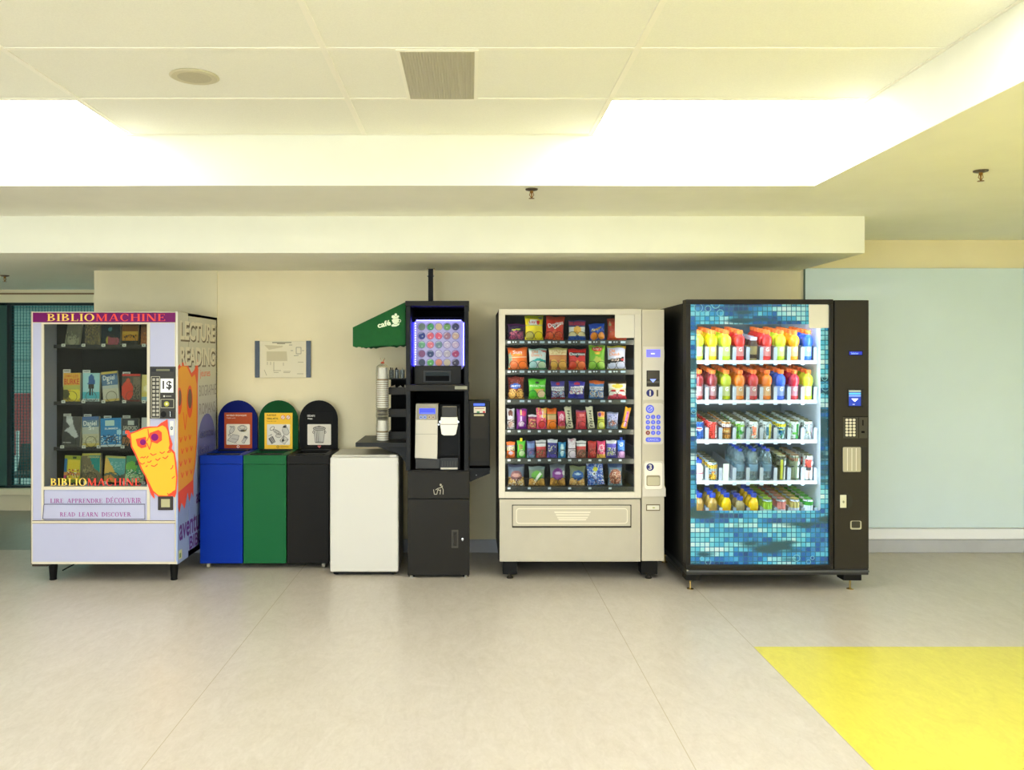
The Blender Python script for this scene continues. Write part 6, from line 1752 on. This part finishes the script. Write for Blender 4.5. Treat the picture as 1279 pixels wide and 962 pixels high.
# control column
yc0 = YDR - .002
a = MB(); a.fbox(1042.6, 375, 1085.3, 711, yc0, yd, blk2, .004); a.build('control_column', dm)
a = MB(); a.fbox(1060, 438.2, 1077.8, 444.2, yc0 - .003, yc0, mat((12, 16, 60), .2)); a.fbox(1061, 439.2, 1076.8, 443.2, yc0 - .0036, yc0 - .003, mat((20, 36, 170), .3, emit=.6, name='blue readout')); a.ftext('Selection', 1063, 440, 1072, 442.6, yc0 - .0038, mat((130, 170, 255), .4, emit=1.2)); a.build('readout', dm)
a = MB()
a.fbox(1059, 486, 1078.4, 508.6, yc0 - .004, yc0, mat((16, 16, 20), .25), .001)
a.fbox(1060.4, 487.6, 1075.2, 507, yc0 - .0046, yc0 - .004, mat((24, 50, 150), .3, emit=.8, name='touch display')); a.fbox(1060.4, 487.6, 1075.2, 489.8, yc0 - .005, yc0 - .0046, mat((150, 160, 150), .3, emit=.5))
a.fbox(1060.4, 490.8, 1075.2, 492.8, yc0 - .005, yc0 - .0046, mat((80, 170, 210), .3, emit=.7)); a.fbox(1060.4, 493.6, 1075.2, 495.4, yc0 - .005, yc0 - .0046, mat((120, 150, 220), .3, emit=.7))
a.fpoly([(1063.4, 498), (1072, 498), (1067.7, 502)], yc0 - .005, mat((240, 244, 255), .3, emit=1.2), .0004); a.fbox(1065, 504.6, 1067.6, 505.8, yc0 - .005, yc0 - .0046, mat((150, 160, 200), .3, emit=.5)); a.build('display', dm)
a = MB(); a.fbox(1053.4, 521, 1083.6, 547.4, yc0 - .003, yc0, mat((58, 55, 48), .4), .001); a.fline([(1052.4, 520.6), (1084, 520.6)], .7, yc0 - .0031, M_DARK); a.fline([(1072.6, 521.5), (1072.6, 547)], .6, yc0 - .0031, M_DARK)
kp = a.build('keypad', dm)
km = mat((212, 208, 190), .4)
a = MB()
for r in range(6):
    for k in range(3): a.fell(1057.6 + k * 4.5, 524.6 + r * 3.8, 1.75, 1.6, yc0 - .003, km, .003, 14)
a.build('keys', kp)
a = MB(); a.fbox(1077, 524.6, 1078.6, 531.6, yc0 - .0036, yc0 - .003, M_DARK); a.fbox(1076, 538.4, 1080, 541, yc0 - .005, yc0 - .003, M_DARK); a.build('coin_slot', kp)
a = MB()
a.fbox(1051.6, 558, 1083, 590, yc0 - .003, yc0, mat((24, 23, 20), .5))
a.fpoly(rrect(1052.6, 558.6, 1075, 589.4, 1.4), yc0 - .003, mat((176, 172, 156), .25, .35, name='brushed delivery door'), .003)
for x in (1058, 1063.6, 1069): a.fbox(x, 560, x + .9, 588, yc0 - .0066, yc0 - .006, mat((204, 200, 190), .3, .3))
a.build('delivery_port', dm)
a = MB()
a.fell(1057, 626, 8, 9.4, yc0, mat((34, 32, 28), .4), .002, 28); a.fbox(1049.4, 618.4, 1058, 634.4, yc0 - .004, yc0 - .001, mat((216, 216, 200), .25, .3), .0008); a.fbox(1057.4, 618, 1058.4, 634.8, yc0 - .006, yc0 - .001, M_DARK); a.fell(1053.6, 627, 1.3, 1.6, yc0 - .0042, mat((120, 124, 110), .3, .6)); a.build('lock', dm)
a = MB(); a.fpoly(rrect(1062, 650.6, 1075.8, 661.4, 2), yc0, mat((190, 188, 176), .3, .5), .002); a.fpoly(rrect(1063.6, 651.2, 1074.4, 659.6, 1.6), yc0 - .002, mat((46, 44, 40), .4), .0008); a.build('coin_return', dm)
# plinth and feet
a = MB()
a.box(DX0 + .004, DX1 + .0, YDR + .006, DYB, PZ(718.6, YDR), DZ0 - .001, mat((40, 40, 40), .4), .003)
a.box(DX0 + .004, DX1, YDR - .002, YDR + .006, PZ(715, YDR), PZ(712.6, YDR), mat((90, 92, 94), .3, .5)); a.fell(858.6, 712.6, 1, 1, YDR - .002, M_CHROME, .002, 10)
a.build('plinth', dm)
for xa, xb in ((858.5, 876.5), (1056, 1079)):
    for y in (YDR + .03, DYB - .16):
        X0, X1 = PX(xa, YDR), PX(xb, YDR)
        a = MB(); zb = PZ(727, YDR); a.box(X0, X1, y, y + .1, zb, PZ(718.6, YDR) - .0005, M_BLACK, .003)
        xm_ = PX(865.2, YDR) if xa < 900 else PX(1067, YDR)
        a.lathe([(.022, 0), (.022, .004), (.009, .007), (.006, .008), (.006, zb), (.0, zb)], mat((196, 170, 110), .25, .9, name='brass foot'), (xm_, y + .03, 0), 14); a.build('leg', dm)
# strip lights inside, behind the printed border
ledm = mat((236, 246, 255), .5, emit=DRINK_LED, name='white door light')
for x in (PX(866, yq) - .004, PX(1031, yq) - .006):
    a = MB(); a.box(x, x + .01, yq + .012, yq + .03, PZ(636, YDR), PZ(386, YDR), ledm); a.build('light_tube', dm)
a = MB(); a.box(PX(874, yq), PX(1022, yq), yq + .012, yq + .03, PZ(392, YDR), PZ(392, YDR) + .01, ledm); a.build('light_tube', dm)

# ------------------------------------------------------------------ shelves (sloping up towards the back) with clear dividers
TILT = math.radians(7)
YSH = YDR + .16
LIPD = [451, 500.6, 550, 601.2, 651]
DIV = [882.8, 899.8, 917, 933.9, 950.8, 968.2, 985.2, 1002.2]
COLX = [874, 891, 908.3, 925.4, 942.3, 959.4, 976.6, 993.6, 1010.6]
wsh = mat((232, 238, 244), .4, name='white shelf')
dvm = glass_mat((240, 246, 250), .8, .1, haze=.42, haze_rgb=(236, 244, 252), name='clear divider')
clip = mat((206, 222, 240), .4, name='price clip')
ct, st = math.cos(TILT), math.sin(TILT)


def slope(x, d, h, zlip):
    """Point on a shelf: d along the slope from the lip, h square to it."""
    return (x, YSH + d * ct - h * st, zlip + d * st + h * ct)


def sloped_box(mb, xa, xb, d0, d1, h0, h1, zl, m):
    V = [slope(x, d, h, zl) for h in (h0, h1) for x, d in ((xa, d0), (xb, d0), (xb, d1), (xa, d1))]
    mb.add(V, [(0, 3, 2, 1), (4, 5, 6, 7), (0, 1, 5, 4), (1, 2, 6, 5), (2, 3, 7, 6), (3, 0, 4, 7)], m)


xs0, xs1 = DX0 + .06, PX(1020, YSH)
ZL_ = [PZ(p, YSH) for p in LIPD]
for k, zl in enumerate(ZL_):
    a = MB()
    sloped_box(a, xs0, xs1, 0, .56, -.006, 0, zl, wsh)
    a.box(xs0, xs1, YSH - .004, YSH, zl - .018, zl + .004, wsh)
    for x in DIV: a.box(PX(x - 2.3, YSH), PX(x + 2.3, YSH), YSH - .007, YSH - .004, zl - .026, zl - .006, clip)
    s_ = a.build('shelf', dm)
    hd = .092 if k != 2 else .084
    for x in DIV + [1019]:
        xx = PX(x, YSH) - (.004 if x == 1019 else 0)
        a = MB(); sloped_box(a, xx - .0015, xx + .0015, .002, .5, .001, hd, zl, dvm)
        sloped_box(a, xx - .0115, xx + .0115, .0, .003, .004, hd * .98, zl, dvm); a.build('divider', s_)

# ------------------------------------------------------------------ bottles and cans
orange = mat((250, 116, 40), .4, name='orange cap')
bluec = mat((36, 66, 176), .4, name='blue cap')


def sports_bottle(liq):
    t = bpy.data.objects.new('sports_bottle', None); COL.objects.link(t); BASE[t.name] = (0, 0, 0)
    m = mat(liq, .12, coat=.6, name='coloured drink')
    wm = mat(tuple(int(c * .45 + 118) for c in liq), .3, name='pale label')
    a = MB()
    a.lathe([(.024, 0), (.031, .004, m), (.033, .010, m), (.033, .024, m), (.0305, .028, wm), (.0295, .07, wm), (.0290, .092, m), (.0300, .098, m), (.0335, .106, m), (.0348, .118, m), (.0350, .127, m), (.0340, .138, m), (.0305, .149, m), (.0245, .157, m), (.0180, .163, m), (.0160, .168, m), (.0160, .174, m)], m, n=20)
    a.build('body', t)
    a = MB(); a.lathe([(.0175, .172), (.0195, .173), (.0195, .194), (.0175, .197), (.0, .197)], orange, n=18); a.build('cap', t)
    a = MB(); pts, fcs = text_shape('G', .03)
    V = [((u - .5) * .022, -math.sqrt(.0302 ** 2 - ((u - .5) * .022) ** 2) - .0004, .060 + v * .026) for u, v in pts]
    a.add(V, fcs, mat((244, 244, 240), .5)); a.build('label_letter', t)
    return t


def can(body, art, h=.121, r=.0325, lid=(120, 114, 60)):
    t = bpy.data.objects.new('drink_can', None); COL.objects.link(t); BASE[t.name] = (0, 0, 0)
    al = mat((206, 204, 190), .3, .85, name='can metal')
    a = MB(); n, nz = 24, 14
    z0, z1 = .008, h - .014
    rows_ = [(r * .82, 0), (r, z0)] + [(r, z0 + (z1 - z0) * j / nz) for j in range(1, nz + 1)] + [(r * .84, h - .004), (r * .84, h)]
    ring = [[(rr * math.cos(2 * math.pi * i / n - math.pi / 2 - math.pi / n), rr * math.sin(2 * math.pi * i / n - math.pi / 2 - math.pi / n), z) for i in range(n)] for rr, z in rows_]
    rn = random.Random(str(body))
    for j in range(len(ring) - 1):
        for i in range(n):
            if j == 0 or j >= len(ring) - 2: c = al
            else:
                u = ((i + n // 2) % n + .5) / n; v = (j - .5) / nz
                c = mat(shade(art, body, u, v, rn), .3, coat=.3)
            a.add([ring[j][i], ring[j][(i + 1) % n], ring[j + 1][(i + 1) % n], ring[j + 1][i]], [(0, 1, 2, 3)], c, True)
    a.add(ring[0], [tuple(range(n))], al)
    bo = a.build('body', t)
    bmx = bmesh.new(); bmx.from_mesh(bo.data); bmesh.ops.remove_doubles(bmx, verts=bmx.verts, dist=1e-6); bmx.to_mesh(bo.data); bmx.free()
    a = MB(); lm = mat(lid, .3, .6, name='can lid')
    a.lathe([(r * .84, h - .0005), (r * .86, h + .001), (r * .82, h + .001), (r * .76, h - .004), (.0, h - .004)], lm, n=20)
    a.box(-.006, .006, -.012, .010, h - .0038, h - .002, lm, .0008, 1); a.build('lid', t)
    return t


def water_bottle():
    t = bpy.data.objects.new('water_bottle', None); COL.objects.link(t); BASE[t.name] = (0, 0, 0)
    g = glass_mat((236, 248, 250), .9, .05, haze=.14, haze_rgb=(214, 240, 246), name='clear bottle')
    a = MB()
    a.lathe([(.025, 0), (.031, .004), (.032, .012), (.0305, .03), (.032, .05), (.0305, .075), (.0315, .1), (.031, .125), (.032, .14), (.030, .155), (.024, .172), (.015, .186), (.0125, .19), (.0125, .196)], g, n=20); a.build('body', t)
    a = MB(); a.lathe([(.0318, .062), (.0326, .064), (.0326, .104), (.0318, .106)], glass_mat((150, 200, 226), .8, .2, haze=.35, haze_rgb=(170, 214, 236), name='label film'), n=20); a.build('label', t)
    a = MB(); a.lathe([(.013, .192), (.0145, .193), (.0145, .207), (.013, .209), (.0, .209)], bluec, n=16); a.build('cap', t)
    return t


def juice_bottle(liq, band, h=.165, amber=False):
    t = bpy.data.objects.new('juice_bottle', None); COL.objects.link(t); BASE[t.name] = (0, 0, 0)
    m = mat(liq, .12, coat=.6)
    bd, w_ = mat(band, .4), mat((228, 226, 216), .4)
    a = MB(); s = h / .165
    a.lathe([(.025, 0), (.030, .004, m), (.031, .01, w_), (.031, .056 * s, bd), (.031, .064 * s, m), (.0325, .07 * s, m), (.033, .09 * s, m), (.031, .108 * s, m), (.024, .124 * s, m), (.015, .136 * s, m), (.015, .142 * s, m)], m, n=20); a.build('body', t)
    a = MB(); a.lathe([(.0165, .139 * s), (.019, .14 * s), (.019, h - .003), (.017, h), (.0, h)], bluec, n=16); a.build('cap', t)
    return t


def coffee_bottle():
    t = bpy.data.objects.new('coffee_bottle', None); COL.objects.link(t); BASE[t.name] = (0, 0, 0)
    m = mat((150, 130, 84), .15, coat=.5); dk = mat((60, 40, 28), .3)
    a = MB(); a.lathe([(.026, 0), (.029, .004, m), (.0295, .016, dk), (.0295, .04, m), (.0295, .095, dk), (.028, .108, dk), (.022, .126, dk), (.021, .134, dk)], m, n=20); a.build('body', t)
    a = MB(); a.lathe([(.022, .132), (.024, .133), (.024, .15), (.022, .153), (.0, .153)], mat((196, 196, 206), .3, .4), n=18); a.build('cap', t)
    return t


PLACED = []


def stock(make, col, shelf, count, pitch, desc, cat, group, d0=.045, first_desc=None, rise=0.0):
    """COUNT copies in one lane, from the lip to the back; each says where it stands."""
    names = ['top', 'second', 'third', 'fourth', 'lowest']
    zl = ZL_[shelf]
    proto = make
    for q in range(count):
        o = proto if q == 0 else dup(proto)
        d = d0 + q * pitch
        yfront = YSH + d0
        x = PX(COLX[col], YSH)
        p = slope(x, d, .0012 + rise, zl)
        o.location = p; o.rotation_euler = (TILT, 0, 0)
        lane = ORD[9 - col]
        pos = 'at the front' if q == 0 else f'{ORD[q + 1]} one back'
        tag(o, f'{desc}, {names[shelf]} drinks shelf, {lane} lane from keypad, {pos}', cat, group)
        o.empty_display_size = .02


LIME, RED, ORG, BLU, DRED, YEL, CRM_ = (206, 226, 40), (226, 40, 34), (244, 150, 10), (40, 90, 206), (140, 36, 40), (252, 200, 10), (200, 26, 54)
nm = {LIME: 'lime', RED: 'red', ORG: 'orange', BLU: 'blue', DRED: 'dark red', YEL: 'amber', CRM_: 'crimson'}
for k, c in enumerate((LIME, YEL, LIME, RED, None, RED, LIME, ORG, BLU)):
    if c is None: stock(coffee_bottle(), k, 0, 5, .062, 'brown coffee bottle', 'bottle', 'bottles on the top drinks shelf', .04)
    else: stock(sports_bottle(c), k, 0, 5, .0705, f'{nm[c]} sports drink', 'bottle', 'bottles on the top drinks shelf')
for k, c in enumerate((DRED, DRED, (170, 176, 20), (226, 116, 10), (190, 40, 40), (226, 116, 10), BLU, CRM_, LIME)):
    n_ = {0: 'dark red', 1: 'dark red', 2: 'olive lime', 3: 'orange', 4: 'red', 5: 'orange', 6: 'blue', 7: 'crimson', 8: 'lime'}[k]
    stock(sports_bottle(c), k, 1, 5, .0705, f'{n_} sports drink', 'bottle', 'bottles on the second drinks shelf')
CANS = [
    ((36, 90, 170), [('e', .5, .66, .12, .14, (226, 226, 230)), ('d', [(.4, .66), (.6, .76), (.6, .66)], (206, 50, 50))], 'blue cola can'),
    ((226, 60, 44), [('r', .6, .1, .66, .9, (240, 220, 216)), ('r', .0, .0, .2, 1, (236, 150, 140))], 'red can'),
    ((196, 130, 40), [('b', .8, 1, (226, 214, 204)), ('b', .74, .8, (130, 50, 40)), ('b', .3, .36, (110, 60, 30)), ('e', .5, .5, .1, .1, (226, 190, 110))], 'golden brown can'),
    ((200, 214, 196), [('r', .36, .0, .52, 1, (96, 190, 30)), ('e', .5, .4, .12, .14, (50, 160, 40)), ('b', .8, .9, (150, 200, 60))], 'green striped can'),
    ((220, 222, 214), [('r', .46, .2, .58, .8, (232, 110, 60)), ('n', .42, .1, .6, .85, [(240, 150, 90), (206, 80, 50)], .4)], 'white and orange can'),
    ((196, 206, 204), [('r', .56, .0, .64, 1, (220, 206, 60)), ('r', .44, .2, .54, .8, (40, 110, 130))], 'silver and yellow can'),
    ((170, 200, 206), [('b', .82, 1, (236, 214, 30)), ('d', [(.4, .7), (.5, .8), (.62, .5), (.46, .2), (.42, .4)], (30, 110, 140)), ('e', .5, .6, .08, .06, (220, 214, 50)), ('d', [(.44, .1), (.6, .4), (.52, .1)], (50, 150, 70))], 'yellow topped blue can'),
    ((206, 216, 206), [('r', .56, .0, .62, 1, (40, 150, 50)), ('e', .5, .36, .1, .1, (90, 180, 50)), ('r', .3, .0, .38, 1, (150, 200, 140))], 'green and white can'),
    ((206, 212, 206), [('r', .58, .1, .64, .8, (206, 170, 180)), ('e', .5, .4, .08, .08, (214, 214, 160))], 'pale silver can')]
for k, (b_, art, n_) in enumerate(CANS):
    stock(can(b_, art), k, 2, 6, .0668, n_, 'can', 'cans on the third drinks shelf', .036)
# fourth shelf
stock(juice_bottle((214, 206, 196), (206, 90, 110), .135), 0, 3, 2, .068, 'small pink and white bottle', 'bottle', 'drinks on the fourth shelf', .036)
stock(can((176, 190, 190), [('b', .82, 1, (240, 190, 50)), ('e', .5, .2, .14, .2, (240, 180, 40)), ('e', .52, .5, .08, .08, (230, 150, 80)), ('b', .72, .82, (226, 200, 120))]), 1, 3, 5, .0668, 'yellow topped grey can', 'can', 'drinks on the fourth shelf', .036)
for k in (3, 4, 5): stock(water_bottle(), k, 3, 4, .068, 'clear water bottle with blue cap', 'bottle', 'drinks on the fourth shelf', .04)
stock(can((70, 74, 40), [('r', .44, .0, .56, .9, (196, 196, 40)), ('r', .6, .0, .8, 1, (196, 200, 190))], .166, lid=(190, 176, 110)), 6, 3, 4, .0668, 'tall dark can with yellow stripe', 'can', 'drinks on the fourth shelf', .036)
stock(can((120, 130, 96), [('b', .84, 1, (150, 100, 60)), ('r', .58, .0, .8, 1, (206, 216, 214)), ('b', .0, .1, (80, 90, 60))], .166, lid=(190, 150, 100)), 7, 3, 4, .0668, 'tall brown and green can', 'can', 'drinks on the fourth shelf', .036)
stock(can((226, 222, 214), [('r', .38, .56, .58, .96, (226, 80, 60)), ('e', .5, .5, .08, .06, (70, 60, 60)), ('r', .44, .1, .56, .4, (230, 190, 170))], .166), 8, 3, 4, .0668, 'tall red and white can', 'can', 'drinks on the fourth shelf', .036)
# white filler in the empty lane
a = MB(); xq = PX(906.5, YSH); zl = ZL_[3]
sloped_box(a, xq - .019, xq + .019, .004, .007, .002, .115, zl, mat((226, 232, 214), .5)); sloped_box(a, xq - .019, xq + .019, .007, .06, .002, .006, zl, mat((226, 232, 214), .5))
tag(a.build('lane_stop', off=(xq, YSH, zl)), 'plain white card closing the empty lane on the fourth drinks shelf', 'card')
# lowest shelf
stock(juice_bottle((170, 130, 60), (236, 110, 60), .178), 0, 4, 3, .068, 'amber juice bottle with blue cap', 'bottle', 'drinks on the lowest shelf', .036)
stock(juice_bottle((176, 136, 60), (236, 110, 60), .178), 1, 4, 3, .068, 'amber juice bottle with blue cap', 'bottle', 'drinks on the lowest shelf', .036)
stock(juice_bottle((250, 200, 20), (240, 130, 50), .180), 2, 4, 4, .068, 'orange juice bottle', 'bottle', 'drinks on the lowest shelf', .036)
stock(juice_bottle((160, 140, 90), (228, 228, 226), .155), 3, 4, 3, .068, 'small juice bottle with white band', 'bottle', 'drinks on the lowest shelf', .036)
stock(juice_bottle((250, 196, 20), (240, 130, 50), .180), 4, 4, 4, .068, 'orange juice bottle', 'bottle', 'drinks on the lowest shelf', .036)
for k, n_, b_, art, lid in ((5, 'lime green can', (190, 214, 206), [('b', .6, 1, (170, 214, 60)), ('e', .5, .3, .1, .1, (206, 214, 60))], (170, 210, 60)),
                            (6, 'pink can', (206, 212, 222), [('b', .6, 1, (222, 130, 120)), ('r', .4, 0, .5, .5, (176, 200, 220))], (220, 140, 120)),
                            (7, 'yellow and blue can', (206, 214, 230), [('b', .66, 1, (220, 196, 110)), ('e', .5, .3, .1, .1, (230, 190, 60))], (214, 190, 110)),
                            (8, 'green and white can', (236, 238, 236), [('b', .78, 1, (70, 180, 60)), ('e', .45, .3, .08, .16, (214, 190, 130))], (90, 180, 70))):
    stock(can(b_, art, .142, lid=lid), k, 4, 6, .0668, n_, 'can', 'drinks on the lowest shelf', .036)
# ------------------------------------------------------------------ daylight through the added window, camera, picture settings
wd = bpy.data.worlds.new('daylight')
SC.world = wd
wd.use_nodes = True
bg = wd.node_tree.nodes['Background']
bg.inputs['Color'].default_value = (.80, .92, 1.0, 1)
bg.inputs['Strength'].default_value = SKY

cam = bpy.data.cameras.new('camera')
co = bpy.data.objects.new('camera', cam)
COL.objects.link(co)
co.location = (0, 0, CAMZ)
co.rotation_euler = (math.pi / 2, 0, 0)
cam.sensor_fit = 'HORIZONTAL'
cam.sensor_width = 36.0
cam.lens = F / 1279.0 * 36.0
cam.shift_x = (639.5 - CX) / 1279.0
cam.shift_y = (CY - 481.0) / 1279.0
cam.clip_end = 100
SC.camera = co

SC.view_settings.view_transform = 'Standard'
SC.view_settings.look = 'None'
SC.view_settings.gamma = 1.0
SC.view_settings.use_curve_mapping = False
SC.view_settings.exposure = EXPOSURE
cy = SC.cycles
cy.max_bounces = 14
cy.diffuse_bounces = 7
cy.glossy_bounces = 4
cy.transmission_bounces = 6
cy.transparent_max_bounces = 24
cy.caustics_reflective = False
cy.caustics_refractive = False
cy.sample_clamp_indirect = 8.0
cy.use_denoising = True
